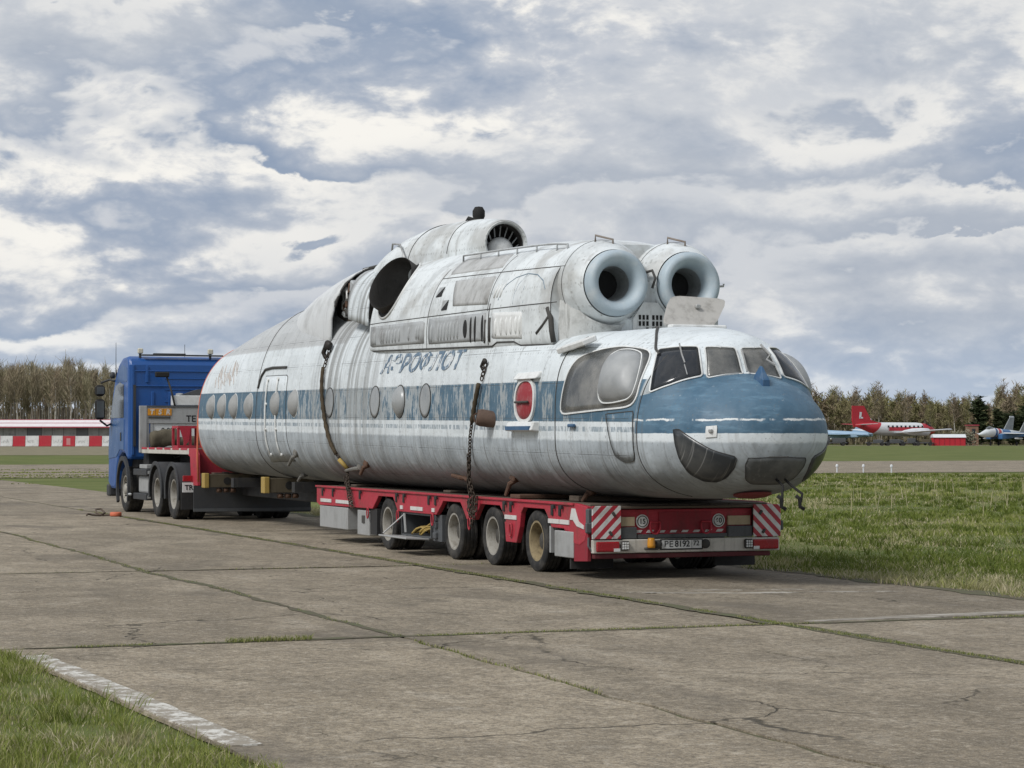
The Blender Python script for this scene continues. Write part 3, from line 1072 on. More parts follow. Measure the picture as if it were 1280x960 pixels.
rz_ = nt.m('ABSOLUTE', nt.m('SUBTRACT', nt.m('FRACT', nt.m('DIVIDE', z, .29)), .5))
rv = nt.m('MULTIPLY', nt.smooth(ry, .030, .020), nt.m('LESS_THAN', nt.m('FRACT', nt.m('MULTIPLY', z, 14.0)), .4))
rv = nt.m('MAXIMUM', rv, nt.m('MULTIPLY', nt.smooth(rz_, .06, .04), nt.m('LESS_THAN', nt.m('FRACT', nt.m('MULTIPLY', y, 14.0)), .4)))
c_ = nt.mix(nt.m('MULTIPLY', rv, nt.smooth(sp, .42, .6, .1, .45)), c_, (.15, .15, .14))
nt.put(b.inputs['Base Color'], c_)
nt.put(b.inputs['Roughness'], nt.lin(bl, .3, .7, .45, .7))
bump(nt, b, nt.m('ADD', nt.noise(co, 1.8, 3, .5), nt.m('MULTIPLY', sp, .06)), .5, .04)

m_panelgrey = paint('louvre_grey', (.36, .375, .38), .55, (.12, .11, .10), .6, 2.2)
m_seam = paint('seam_dark', (.055, .053, .05), .8, amount=.2)
m_ringblue = paint('intake_ring_paint', (.36, .43, .475), .5, (.52, .54, .54), .6, 5.0, streak=False)
m_throat = paint('intake_throat', (.30, .31, .31), .45, (.05, .05, .05), .6, 3.0, .3)
m_black = paint('black_void', (.012, .012, .012), .8, amount=.1)
m_exh = paint('exhaust_metal', (.050, .047, .044), .6, (.02, .018, .016), .6, 3.0, .5)
m_rust = paint('rusty_steel', (.10, .055, .035), .85, (.035, .025, .02), .7, 6.0)
m_alu = paint('bare_metal', (.42, .42, .41), .45, (.15, .14, .12), .5, 4.0, .6)
m_white = paint('old_white_paint', (.66, .67, .66), .5, (.25, .24, .22), .5, 5.0)
m_redcover = paint('red_cover', (.26, .020, .028), .6, (.5, .42, .40), .35, 5.0)
m_navy = paint('blue_paint', (.035, .095, .19), .5, (.2, .25, .3), .3, 6.0)
m_chin, nt, b = material('chin_glass')
co = nt.new('ShaderNodeTexCoord').outputs['Object']
a = nt.noise(co, 2.5, 5, .6)
dr_ = nt.noise(nt.vm('MULTIPLY', co, (22, 0.0, .6)), 1.6, 2, .5)
c_ = nt.mix(nt.smooth(a, .35, .65), (.030, .035, .040), (.075, .078, .078))
c_ = nt.mix(nt.smooth(dr_, .60, .70, 0, .5), c_, (.34, .34, .33))
nt.put(b.inputs['Base Color'], c_)
b.inputs['Roughness'].default_value = .3
m_chin_pale = paint('chin_panel_grey', (.075, .08, .08), .5, (.19, .19, .185), .7, 3.0)
m_brown = paint('brown_pipe', (.115, .075, .055), .75, (.05, .035, .03), .5, 6.0)


def glass(name, col, haze, rough=.12):
    mt, nt, b = material(name)
    co = nt.new('ShaderNodeTexCoord').outputs['Object']
    n = nt.noise(co, 2.4, 5, .6)
    f = nt.noise(nt.vm('MULTIPLY', co, (3, 3, 1)), 4, 6, .7)
    nt.put(b.inputs['Base Color'], nt.mix(nt.m('MULTIPLY', nt.smooth(n, .3, .72), 1), col, haze))
    nt.put(b.inputs['Roughness'], nt.lin(f, .3, .75, rough, rough + .25))
    b.inputs['Specular IOR Level'].default_value = .6
    return mt


m_glassdark = glass('dark_pane', (.010, .013, .018), (.03, .032, .035), .06)
m_glasshaze = glass('hazy_pane', (.055, .06, .062), (.21, .205, .19), .14)
m_glassgrey = glass('dusty_pane', (.24, .25, .255), (.36, .37, .37), .36)
m_port = glass('porthole_pane', (.20, .215, .22), (.30, .31, .31), .22)

hel = thing('helicopter', 'worn white and blue helicopter hull without rotors, lying on the red lowbed trailer', 'helicopter', (HX, HY, 0))

mb = MB()
mb.smooth = True
Ys = [22.62, 22.64, 22.68, 22.73, 22.8, 22.9, 23.0, 23.1, 23.2, 23.32, 23.40, 23.45, 23.49, 23.52, 23.54, 23.56, 23.58, 23.60, 23.62, 23.64, 23.67, 23.70, 23.75, 23.80, 23.85, 23.95, 24.1, 24.3, 24.6, 24.9] + list(np.arange(25.25, 45.2, .35)) + [45.35]
rings = [[hp(q) for q in HULL.ring(Y, 96)] for Y in Ys]
mb.loft(rings)
o = mb.build('hull', m_hull, hel)
sharp(o, 50)


def resample(P, n):
    P = [np.array(q, float) for q in P]
    L_ = [np.linalg.norm(P[(i + 1) % len(P)] - P[i]) for i in range(len(P))]
    T = sum(L_)
    outp = []
    for k in range(n):
        t = T * k / n
        i = 0
        while t > L_[i]:
            t -= L_[i]
            i += 1
        outp.append(P[i] + (P[(i + 1) % len(P)] - P[i]) * (t / max(L_[i], 1e-9)))
    return outp


def rounded(P, it=2, cut=.05):
    """cuts the corners of an outline"""
    P = [np.array(q, float) for q in P]
    for _ in range(it):
        Q = []
        for i in range(len(P)):
            a_, b_ = P[i], P[(i + 1) % len(P)]
            L_ = np.linalg.norm(b_ - a_)
            c_ = min(.3, cut / max(L_, 1e-6))
            Q += [a_ + (b_ - a_) * c_, a_ + (b_ - a_) * (1 - c_)]
        P = Q
    return P


def snap(q, d, body):
    d = np.array(d, float)
    r_ = body.cast(np.array(q) - d * .9, d, 2.2)
    return np.array(q) if r_ is None else r_


def patch(mb, P, d, off=.008, rings=4, n=40, bulge=0.0, body=None, edge=.012):
    """a sheet that follows the hull inside outline P; d points into the hull"""
    body = body or HULL
    P = resample(P, n)
    c_ = sum(P) / n
    vs, fs = [], []
    for k in range(rings + 1):
        r_ = 1 - k / (rings + .5)
        for q in P:
            s_ = snap(c_ + (q - c_) * r_, d, body)
            s_ = s_ + body.normal(s_) * (off + bulge * (1 - r_ ** 2) ** .8)
            vs.append(hp(s_))
    s_ = snap(c_, d, body)
    vs.append(hp(s_ + body.normal(s_) * (off + bulge)))
    for k in range(rings):
        for i in range(n):
            j = (i + 1) % n
            fs.append((k * n + i, k * n + j, (k + 1) * n + j, (k + 1) * n + i))
    fs += [(rings * n + i, rings * n + (i + 1) % n, len(vs) - 1) for i in range(n)]
    if edge:
        b0 = len(vs)
        for q in P:
            s_ = snap(q, d, body)
            vs.append(hp(s_ - body.normal(s_) * edge))
        fs += [(i, (i + 1) % n, b0 + (i + 1) % n, b0 + i) for i in range(n)]
    mb.add(vs, fs)


def rim(mb, P, d, wd=.03, ht=.016, n=48, body=None, inn=0.0):
    """a raised border round outline P"""
    body = body or HULL
    P = resample(P, n)
    S_ = [snap(q, d, body) for q in P]
    vs, fs = [], []
    for i in range(n):
        nn = body.normal(S_[i])
        t = S_[(i + 1) % n] - S_[i - 1]
        t = t / (np.linalg.norm(t) + 1e-9)
        c_ = sum(S_) / n
        o_ = np.cross(t, nn)
        if np.dot(o_, S_[i] - c_) < 0:
            o_ = -o_
        for (u, v) in ((-inn, -.01), (-inn, ht), (wd, ht), (wd, -.01)):
            vs.append(hp(S_[i] + o_ * u + nn * v))
    for i in range(n):
        j = (i + 1) % n
        for k in range(4):
            k2 = (k + 1) % 4
            fs.append((i * 4 + k, j * 4 + k, j * 4 + k2, i * 4 + k2))
    mb.add(vs, fs)


m_portcap = paint('porthole_cover', (.29, .295, .29), .6, (.16, .16, .155), .6, 3.0)


def mir(P):
    return [(-q[0], q[1], q[2]) for q in P]


def ell(Y, z, ry, rz, n=28, x=-1.38):
    return [(x, Y + ry * math.cos(2 * PI * k / n), z + rz * math.sin(2 * PI * k / n)) for k in range(n)]


def seamline(mb, body, Y, t0, t1, r=.011, n=40, tilt=0.0):
    P = []
    for k in range(n + 1):
        th = t0 + (t1 - t0) * k / n
        R_ = body.ring(Y, 1)
        a_, zb, zt, zw, nl, nu = body.at(Y)
        c_, q = math.cos(th), math.sin(th)
        e_ = nu if q >= 0 else nl
        P.append(hp((a_ * math.copysign(abs(c_) ** (2 / e_), c_), Y, zw + ((zt - zw) if q >= 0 else (zw - zb)) * math.copysign(abs(q) ** (2 / e_), q))))
    mb.tube(P, r, 6)


# ring seams of the hull
for (Y, t0, t1) in ((25.97, .66, 1.40), (40.5, .52, 1.42), (23.99, .72, 1.40)):
    for sgn in (1, -1):
        mb = MB()
        a0, a1 = (t0 * PI, t1 * PI) if sgn > 0 else (PI - t1 * PI, PI - t0 * PI)
        seamline(mb, HULL, Y, a0, a1, .010 if Y > 25 else .007)
        mb.build('seam_strip', m_seam, hel, shade=True)

# cockpit glazing; every pane is built once for the left and once mirrored for the right
side_w = [(-1.361, 25.80, 2.062), (-1.36, 25.76, 1.993), (-1.29, 24.877, 2.032), (-1.20, 24.2, 2.06), (-1.10, 24.07, 2.12), (-1.04, 24.10, 2.30), (-.93, 24.16, 2.60), (-.90, 24.3, 2.72), (-.95, 24.8, 2.775), (-1.08, 25.129, 2.76), (-1.222, 25.506, 2.69), (-1.275, 25.64, 2.60), (-1.324, 25.717, 2.402)]
bulge_w = [(-1.267, 24.762, 2.125), (-1.24, 24.60, 2.10), (-1.186, 24.30, 2.125), (-1.13, 24.16, 2.155), (-1.08, 24.13, 2.24), (-.999, 24.17, 2.431), (-.91, 24.30, 2.63), (-.89, 24.42, 2.69), (-.929, 24.66, 2.725), (-1.01, 24.83, 2.70), (-1.111, 24.89, 2.60), (-1.203, 24.863, 2.43), (-1.253, 24.818, 2.239)]
pane_a = [(-.04, 23.7, 2.735), (-.22, 23.72, 2.742), (-.385, 23.78, 2.742), (-.47, 23.52, 2.395), (-.25, 23.5, 2.421), (-.04, 23.5, 2.434)]
pane_b = [(-.455, 23.83, 2.742), (-.62, 23.97, 2.742), (-.79, 24.18, 2.725), (-.95, 23.99, 2.42), (-1.035, 23.88, 2.225), (-.876, 23.70, 2.305), (-.70, 23.61, 2.375), (-.535, 23.57, 2.415)]
side_w, bulge_w = rounded(side_w, 2, .07), rounded(bulge_w, 2, .10)
pane_a, pane_b = rounded(pane_a, 1, .018), rounded(pane_b, 1, .018)
fwd = (0, .93, -.36)
for sg, f in ((1, lambda P: P), (-1, mir)):
    ins = (sg, .12, -.05)
    mb = MB(); mb.smooth = True
    patch(mb, f(side_w), ins, .006, 4, 96)
    pn = mb.build('side_window', m_glasshaze, hel)
    mb = MB()
    rim(mb, f(side_w), ins, .020, .014, 96)
    mb.build('frame', m_white, pn)
    mb = MB(); mb.smooth = True
    patch(mb, f(bulge_w), ins, .024, 6, 96, .15)
    bw = mb.build('bubble_window', m_glassgrey, hel)
    mb = MB()
    rim(mb, f(bulge_w), ins, .014, .036, 96)
    mb.build('frame', m_white, bw)
    mb = MB(); mb.smooth = True
    patch(mb, f(pane_a), fwd, .004, 3, 96)
    pn = mb.build('windscreen_pane', m_glasshaze, hel)
    mb = MB()
    rim(mb, f(pane_a), fwd, .016, .014, 96)
    mb.build('frame', m_white, pn)
    mb = MB(); mb.smooth = True
    dd = (.45 * sg, .85, -.28)
    patch(mb, f(pane_b), dd, .004, 3, 96)
    pn = mb.build('windscreen_pane', m_glassdark, hel, label='darkest windscreen pane')
    mb = MB()
    rim(mb, f(pane_b), dd, .016, .014, 96)
    mb.build('frame', m_white, pn)
# chin windows, blacked with grime
chin_l = [(-.964, 23.405, 1.79), (-.935, 23.33, 1.80), (-.86, 23.142, 1.69), (-.708, 22.946, 1.56), (-.503, 22.801, 1.49), (-.475, 22.797, 1.46), (-.466, 22.875, 1.361), (-.489, 23.028, 1.252), (-.534, 23.181, 1.206), (-.635, 23.303, 1.213), (-.787, 23.36, 1.293), (-.902, 23.369, 1.447), (-.957, 23.378, 1.628)]
chin_m = [(-.36, 22.743, 1.475), (-.1, 22.674, 1.484), (.1, 22.674, 1.484), (.36, 22.743, 1.475), (.37, 22.8, 1.40), (.30, 22.95, 1.25), (.2, 23.02, 1.20), (-.2, 23.02, 1.20), (-.30, 22.95, 1.25), (-.37, 22.8, 1.40)]
for P, d in ((chin_l, (.55, .75, .35)), (mir(chin_l), (-.55, .75, .35)), (chin_m, (0, .8, .6))):
    mb = MB(); mb.smooth = True
    patch(mb, P, d, .005, 4, 40)
    pn = mb.build('chin_window', m_chin if P is not chin_m else m_chin_pale, hel)
    mb = MB()
    rim(mb, P, d, .006, .007, 48)
    mb.build('frame', m_seam, pn)

# wipers
mb = MB()
mb.tube([hp((-.645, 23.93, 2.79)), hp((-.655, 23.84, 2.66)), hp((-.665, 23.74, 2.56))], .010, 6)
mb.tube([hp((-.65, 23.83, 2.62)), hp((-.70, 23.60, 2.42))], .007, 6)
mb.build('wiper', m_alu, hel)
mb = MB()
mb.tube([hp((.02, 23.66, 2.72)), hp((.0, 23.55, 2.60)), hp((-.02, 23.44, 2.46))], .012, 6)
mb.build('wiper', m_alu, hel)
mb = MB()
mb.tube([hp((.30, 23.72, 2.78)), hp((.36, 23.6, 2.66)), hp((.30, 23.58, 2.60)), hp((.38, 23.52, 2.54))], .016, 6)
mb.build('wiper', m_alu, hel)

# nose fittings
mb = MB()
mb.loft([[(HX - .05, 23.0, 2.26), (HX + .05, 23.0, 2.26), (HX + .05, 23.24, 2.36), (HX - .05, 23.24, 2.36)], [(HX - .045, 23.0, 2.35), (HX + .045, 23.0, 2.35), (HX + .045, 23.20, 2.42), (HX - .045, 23.20, 2.42)], [(HX - .012, 23.10, 2.50), (HX + .012, 23.10, 2.50), (HX + .012, 23.14, 2.515), (HX - .012, 23.14, 2.515)]])
mb.build('nose_fin', m_navy, hel, bevel=.008)
mb = MB()
P = [(-.755, 22.99, 1.825), (-.667, 22.887, 1.834), (-.676, 22.888, 1.709), (-.764, 22.993, 1.70)]
patch(mb, P, (.6, .8, 0), .012, 2, 16, edge=.02)
pl = mb.build('tow_plate', m_white, hel)
mb = MB()
mb.box(hp((-.735, 22.925, 1.775)), (.04, .05, .04), ch=.008)
mb.build('tow_eye', m_alu, pl)
mb = MB()
P = [(1.0, 23.45, 1.86), (1.04, 23.55, 1.86), (1.04, 23.55, 1.62), (1.0, 23.45, 1.62)]
patch(mb, P, (-.9, .3, 0), .012, 2, 16, edge=.02)
mb.build('tow_plate', m_white, hel)
# hooked entry steps and landing light under the chin
for k, dx in enumerate((.06, .17)):
    mb = MB(); mb.smooth = True
    q = [(dx, 22.88, 1.23), (dx + .02, 22.76, 1.16), (dx - .02 + k * .14, 22.70, 1.07), (dx - .04 + k * .12, 22.66, .98)]
    mb.tube([hp(p_) for p_ in q], [.014, .015, .016, .016], 8)
    mb.tube([hp((dx - .10 + k * .12, 22.66, 1.05)), hp((dx - .06 + k * .12, 22.65, 1.02)), hp((dx - .05 + k * .12, 22.66, .93)), hp((dx + .0 + k * .12, 22.65, .90))], .022, 8)
    mb.build('boarding_hook', m_black, hel)
mb = MB(); mb.smooth = True
mb.lathe([(.0, -.02), (.22, -.02), (.22, .005), (.15, .03), (0, .045)], hp((0.0, 23.35, 1.045)), (0, -.10, -1), 28)
mb.build('belly_cover', paint('dull_red_cover', (.14, .02, .018), .7), hel)
# cockpit door outline, footstep recess and hood
door_p = [(-1.263, 24.628, 1.973), (-1.15, 24.08, 2.00), (-1.155, 24.06, 1.718), (-1.15, 24.07, 1.49), (-1.16, 24.12, 1.432), (-1.18, 24.30, 1.421), (-1.216, 24.456, 1.485), (-1.258, 24.546, 1.719)]
mb = MB(); mb.smooth = True
patch(mb, door_p, (1, .1, 0), .006, 3, 40)
dp = mb.build('cockpit_door', m_hull, hel)
mb = MB()
rim(mb, door_p, (1, .1, 0), .010, .010, 48)
mb.build('seal', m_seam, dp)

# portholes: rear ones bulge, middle ones are flat
for k, (Y, z_, fl) in enumerate([(44.1, 2.30, 0), (43.13, 2.30, 0), (42.17, 2.29, 0), (40.98, 2.28, 0), (39.05, 2.29, 0), (37.87, 2.29, 0), (35.73, 2.27, 1), (33.27, 2.245, 1), (32.05, 2.235, 2), (30.88, 2.23, 1)]):
    P = ell(Y, z_, .235, .235)
    mb = MB(); mb.smooth = True
    patch(mb, P, (1, 0, 0), .010, 5, 32, 0.0 if fl == 1 else .105)
    po = mb.build('porthole', m_port if fl else m_portcap, hel)
    mb = MB()
    rim(mb, P, (1, 0, 0), .012, .012 if fl else .004, 36)
    mb.build('rim', m_seam if fl else m_white, po)
    if k != 4:
        mb = MB(); mb.smooth = True
        patch(mb, mir(P), (-1, 0, 0), .010, 4, 24, 0.0 if fl == 1 else .12)
        mb.build('porthole', m_port, hel)

# tail door with its long hinges
td = [(-1.38, 40.30, 1.27), (-1.38, 40.34, 2.72), (-1.3, 40.0, 2.88), (-1.3, 38.55, 2.86), (-1.38, 38.40, 2.72), (-1.38, 38.38, 1.30)]
mb = MB(); mb.smooth = True
patch(mb, [(-1.4, 40.05, 1.27), (-1.4, 40.05, 2.80), (-1.4, 38.45, 2.78), (-1.4, 38.35, 1.30)], (1, 0, 0), .012, 4, 48)
dr = mb.build('cabin_door', m_hull, hel)
mb = MB()
rim(mb, [(-1.4, 40.05, 1.27), (-1.4, 40.05, 2.80), (-1.4, 38.45, 2.78), (-1.4, 38.35, 1.30)], (1, 0, 0), .014, .006, 64)
mb.build('seal', m_seam, dr)
for Y in (39.72, 39.0):
    mb = MB(); mb.smooth = True
    mb.tube([hp((-HULL.w(Y, z_) - .03, Y, z_)) for z_ in np.linspace(1.40, 2.74, 12)], .017, 6)
    for z_ in (1.4, 1.85, 2.3, 2.74):
        mb.box(hp((-HULL.w(Y, z_) - .012, Y, z_)), (.05, .09, .045))
    mb.build('hinge_rod', m_white, dr)
mb = MB()
mb.tube([hp((-HULL.w(Y, z_) - .015, Y, z_)) for Y, z_ in [(40.42, 2.60), (40.30, 2.82), (40.1, 2.93), (39.6, 2.95), (38.6, 2.93)]], .022, 6)
mb.build('gutter', m_seam, hel)

# oval hatch with the red cover, its hood and the step below
mb = MB(); mb.smooth = True
P = [(-1.4, 26.93 + .30 * math.copysign(abs(math.cos(a_)) ** .8, math.cos(a_)), 2.17 + .24 * math.copysign(abs(math.sin(a_)) ** .8, math.sin(a_))) for a_ in np.linspace(0, 2 * PI, 33)[:-1]]
patch(mb, P, (1, 0, 0), .012, 4, 40, .035)
rc = mb.build('hatch_cover', m_redcover, hel)
mb = MB()
rim(mb, P, (1, 0, 0), .045, .03, 48)
mb.build('rim', m_white, rc)
mb = MB()
mb.box(hp((-HULL.w(26.93, 2.16) - .06, 26.93, 2.15)), (.04, .44, .03), ch=.01)
mb.build('handle', m_seam, rc)
mb = MB()
for (a0, a1, z0, z1) in ((26.50, 27.28, 2.44, 2.475),):
    w0 = HULL.w(26.9, z0)
    mb.prism([(HX - w0 - .075, z0), (HX - w0 + .05, z0 + .0), (HX - w0 + .06, z1 + .07), (HX - w0 - .01, z1 + .045)], 1, a0, a1)
mb.build('hood', m_white, hel, bevel=.02)
mb = MB()
w0 = HULL.w(26.9, 1.85)
mb.prism([(HX - w0 - .11, 1.79), (HX - w0 + .05, 1.77), (HX - w0 + .03, 1.90), (HX - w0 - .06, 1.90)], 1, 26.48, 27.40)
stp = mb.build('footstep', m_white, hel, bevel=.015)
mb = MB()
mb.span(hp((-w0 - .118, 26.53, 1.795)), hp((-w0 - .07, 27.35, 1.845)))
mb.build('step_face', m_navy, stp)
mb = MB()
mb.box(hp((-1.37, 25.45, 1.845)), (.05, .16, .04), ch=.01)
mb.build('marker_lamp', m_navy, hel)

# stub pipe sticking out of the side
mb = MB(); mb.smooth = True
w0 = HULL.w(28.3, 1.95)
mb.lathe([(.07, .02), (.10, .0), (.115, .05), (.112, .16), (.10, .28), (.09, .28), (.085, .1), (.0, .08)], hp((-w0 - .20, 28.17, 1.97)), (.93, -.30, -.15), 28)
sharp(mb.build('stub_pipe', m_brown, hel), 40)
mb = MB()
mb.tube([hp((-w0 - .16, 28.30, 2.02)), hp((-w0 - .18, 28.36, 1.99)), hp((-w0 - .16, 28.34, 1.90))], .012, 6)
mb.build('bracket', m_rust, hel)
m_stub = paint('dull_stub', (.15, .145, .13), .7, (.07, .05, .04), .6, 7)
# broken stubs and brackets along the lower side
for (Y, z_, dy, dz_) in [(38.0, 1.42, .22, .20), (34.6, 1.22, .55, .05), (27.95, 1.16, .10, .22), (26.05, 1.03, .10, .12), (34.1, 1.28, .10, .16), (38.9, 1.05, .12, .12), (29.9, 1.13, .4, -.04)]:
    mb = MB()
    w0 = HULL.w(Y, z_)
    mb.tube([hp((-w0 + .05, Y, z_)), hp((-w0 - .06, Y + dy * .3, z_ - dz_ * .3)), hp((-w0 - .09, Y + dy, z_ - dz_))], [.035, .035, .025], 8)
    mb.box(hp((-w0 - .02, Y, z_ + .02)), (.06, .14, .10), rot=(.3, .2, .1), ch=.015)
    mb.build('attachment_stub', rnd.choice([m_rust, m_stub]), hel)

# lettering on the side, half worn away
m_letter, nt, b = material('worn_blue_lettering')
co = nt.new('ShaderNodeTexCoord').outputs['Object']
a = nt.noise(nt.vm('MULTIPLY', co, (1, 3.5, 2.2)), 2.4, 5, .65)
nt.put(b.inputs['Base Color'], nt.mix(nt.smooth(a, .50, .60), (.115, .175, .245), (.58, .60, .61)))
b.inputs['Roughness'].default_value = .6


def on_side(mb, body, text, Y0, z0, size, shear=0.0, slope=0.0, off=.006, stretch=1.0, thick=None, **kw):
    vs, fs = text_mesh(text, size, shear, **kw)
    outv = []
    for q in vs:
        Y, z_ = Y0 - q[0] * stretch, z0 + q[1] + q[0] * slope
        w_ = body.w(Y, z_)
        outv.append(hp((-w_ - off, Y, z_)))
    mb.add(outv, fs)


mb = MB()
on_side(mb, HULL, '\u0410\u042d\u0420\u041e\u0424\u041b\u041e\u0422', 31.34, 2.775, .36, .40, -.012, .007, 1.72, bold=.010)
mb.build('lettering', m_letter, hel, fix=False)
# rough scraped-off name on the tail
m_scrape = paint('scraped_paint', (.44, .40, .37), .8, (.24, .2, .17), .7, 8.0)
mb = MB()
for k in range(26):
    Y, z_ = 44.6 - 2.2 * rnd.random(), 2.72 + .38 * rnd.random()
    L_ = rnd.uniform(.08, .26)
    q = [(Y + (u - .5) * .16, z_ + (u - .5) * L_) for u in (0, .35, .7, 1)]
    mb.tube([hp((-HULL.w(a_, c_) - .002, a_, c_)) for a_, c_ in q], [.008, .014, .012, .006], 5)
mb.build('scrape_marks', m_scrape, hel, kind='stuff')
# cut edge of the tail with its orange tape
mb = MB(); mb.smooth = True
m_orange = paint('orange_tape', (.55, .14, .07), .6, (.3, .1, .06), .4, 6)
mb.tube([hp(q) for q in HULL.ring(45.35, 96, .0)], .012, 6, closed=True)
mb.build('cut_edge_tape', m_orange, hel)


# ------------------------------------------------------------------ engine housing on the back of the hull
COWL = Body([
    (26.4, 1.15, 2.80, 4.12, 3.25, 7, 3.0),
    (27.2, 1.22, 2.80, 4.27, 3.20, 7, 2.6),
    (29.0, 1.30, 2.82, 4.38, 3.10, 7, 2.35),
    (31.5, 1.31, 2.88, 4.46, 3.10, 7, 2.3),
    (33.2, 1.31, 2.95, 4.52, 3.15, 7, 2.3),
    (33.9, 1.28, 3.0, 4.50, 3.2, 7, 2.3)])
mb = MB(); mb.smooth = True
mb.loft([[hp(q) for q in COWL.ring(Y, 112)] for Y in [26.62, 26.8, 27.2] + list(np.arange(27.6, 31.6, .4)) + list(np.arange(31.7, 33.85, .09)) + [33.9]])
# the skin is cut open where the exhausts come through
for sg in (-1, 1):
    e_c = Vector(hp((sg * 1.18, 33.14, 4.06)))
    e_n = Vector((sg * .83, -.32, .456)).normalized()
    keep_f = []
    for f_ in mb.f:
        d_ = [Vector(mb.v[i_]) - e_c for i_ in f_]
        cut = len(f_) == 4 and any((q - e_n * q.dot(e_n)).length < .452 and abs(q.dot(e_n)) < .9 for q in d_)
        keep_f.append(not cut)
    mb.f = [f_ for f_, k_ in zip(mb.f, keep_f) if k_]
    mb.mi = [0] * len(mb.f)
    mb.sm = [True] * len(mb.f)
cw = sharp(mb.build('engine_cowling', m_cowl, hel), 50)


def lowered(mb, body, P, r, lift=0.0, seg=6):
    """a bead along points given as (Y, z) on the left flank"""
    mb.tube([hp((-body.w(Y, z_) - lift, Y, z_)) for Y, z_ in P], r, seg)


for P, r in ([[(26.45 + (33.88 - 26.45) * k / 30, 3.40 + .06 * k / 30) for k in range(31)], .006],
             [[(26.5 + (31.05 - 26.5) * k / 30, 3.86 + .13 * k / 30) for k in range(31)], .006],
             [[(31.05, 2.98 + 1.15 * k / 24) for k in range(25)], .005],
             [[(28.55, 2.94 + .55 * k / 12) for k in range(13)], .008],
             [[(28.62, 3.40 + .75 * k / 12) for k in range(13)], .005],
             [[(26.62, 2.90 + .95 * k / 12) for k in range(13)], .005],
             [[(26.62 + (33.88 - 26.62) * k / 40, 2.875 + .165 * k / 40 + (.05 if 5 < k < 10 else 0)) for k in range(41)], .011]):
    mb = MB()
    lowered(mb, COWL, P, r, .001)
    mb.build('seam_strip', m_seam, hel, shade=True)
mb = MB()
lowered(mb, COWL, [(26.60, 2.90), (26.60, 3.05), (26.62, 3.2), (26.70, 3.34)], .035, -.005)
mb.build('rubber_edge', m_seam, hel, shade=True)
mb = MB()
lowered(mb, COWL, [(26.66, 3.24), (26.85, 3.12), (27.02, 3.03)], .026, -.010)
mb.build('rubber_strip', m_seam, hel, shade=True)
mb = MB()
lowered(mb, COWL, [(28.50, 3.30), (28.50, 2.98)], .034, -.012)
mb.build('rubber_edge', m_seam, hel, shade=True)
mb = MB()
lowered(mb, COWL, [(28.66, 3.28), (28.68, 2.97)], .030, -.012)
mb.build('rubber_edge', m_seam, hel, shade=True)

# louvred panels
for (Y0, Y1, z0, z1, mt, slots) in ((31.16, 33.82, 3.06, 3.385, m_panelgrey, [33.66, 33.58, 33.5, 33.18, 33.08, 32.9, 32.78, 32.62, 32.48, 32.3, 31.85, 31.5, 31.4]),
                                    (28.64, 30.98, 3.0, 3.375, m_panelgrey, [30.82, 30.52, 30.4, 30.27, 30.12, 30.0, 29.86, 29.72]),
                                    (27.45, 28.42, 2.98, 3.33, m_white, [28.28, 28.1, 27.92, 27.78, 27.62, 27.5])):
    P = [(-1.3, Y0, z0), (-1.3, Y0, z1), (-1.3, Y1, z1 + .03), (-1.3, Y1, z0 + .04)]
    mb = MB(); mb.smooth = True
    patch(mb, P, (1, 0, 0), .006, 3, 40, body=COWL)
    lp = mb.build('louvre_panel', mt, hel)
    mb = MB(); mb.smooth = True
    for Y in slots:
        q = np.linspace(z0 + .06, z1 - .05, 6)
        mb.tube([hp((-COWL.w(Y, z_) - .004, Y, z_)) for z_ in q], [.006, .026, .030, .030, .026, .006], 7)
    mb.build('louvre', mt, lp, kind='stuff')
for Y, zc, ry, rz in ((29.42, 3.19, .075, .125), (29.2, 3.17, .035, .175), (29.03, 3.17, .035, .175), (28.76, 3.17, .035, .18)):
    mb = MB(); mb.smooth = True
    patch(mb, ell(Y, zc, ry, rz, x=-1.3), (1, 0, 0), .012, 3, 28, body=COWL)
    mb.build('vent_slot', m_black, hel)
for Y, zc in ((30.80, 3.78), (30.40, 3.57)):
    mb = MB()
    P = [(-1.2, Y - .12, zc - .07), (-1.2, Y - .12, zc + .07), (-1.2, Y + .12, zc + .07), (-1.2, Y + .12, zc - .07)]
    patch(mb, P, (1, 0, 0), .006, 2, 16, body=COWL)
    vh = mb.build('vent_hole', m_panelgrey, hel)
    mb = MB()
    patch(mb, [P[0], P[1], P[3]], (1, 0, 0), .010, 2, 18, body=COWL)
    mb.build('shutter', m_black, vh)
# soot-stained middle skin and the scuffed access panels
m_stain = paint('stained_skin', (.43, .435, .43), .6, (.17, .165, .155), .85, 2.2)
for P in ([(-1.2, 28.66, 3.45), (-1.2, 28.7, 3.93), (-1.2, 30.35, 3.97), (-1.2, 30.05, 3.50)],
          [(-1., 28.72, 3.98), (-.8, 28.9, 4.22), (-.8, 30.9, 4.27), (-1., 30.85, 4.02)]):
    mb = MB(); mb.smooth = True
    patch(mb, P, (.85, 0, -.5), .004, 4, 44, body=COWL)
    mb.build('access_panel', m_stain, hel)
for pts in ([(28.3, 3.52), (28.25, 3.62), (28.15, 3.72), (27.9, 3.80), (27.55, 3.83), (27.2, 3.79), (26.95, 3.70), (26.82, 3.58)], [(27.55, 3.82), (27.72, 3.70), (27.78, 3.58), (27.78, 3.44)], [(27.5, 3.82), (27.5, 3.64), (27.45, 3.44)]):
    mb = MB()
    lowered(mb, COWL, pts, .009 if len(pts) > 5 else .006, -.003, 5)
    mb.build('paint_mark', paint('faded_blue_line', (.14, .20, .25), .7, (.5, .5, .5), .6, 14), hel)
mb = MB(); mb.smooth = True
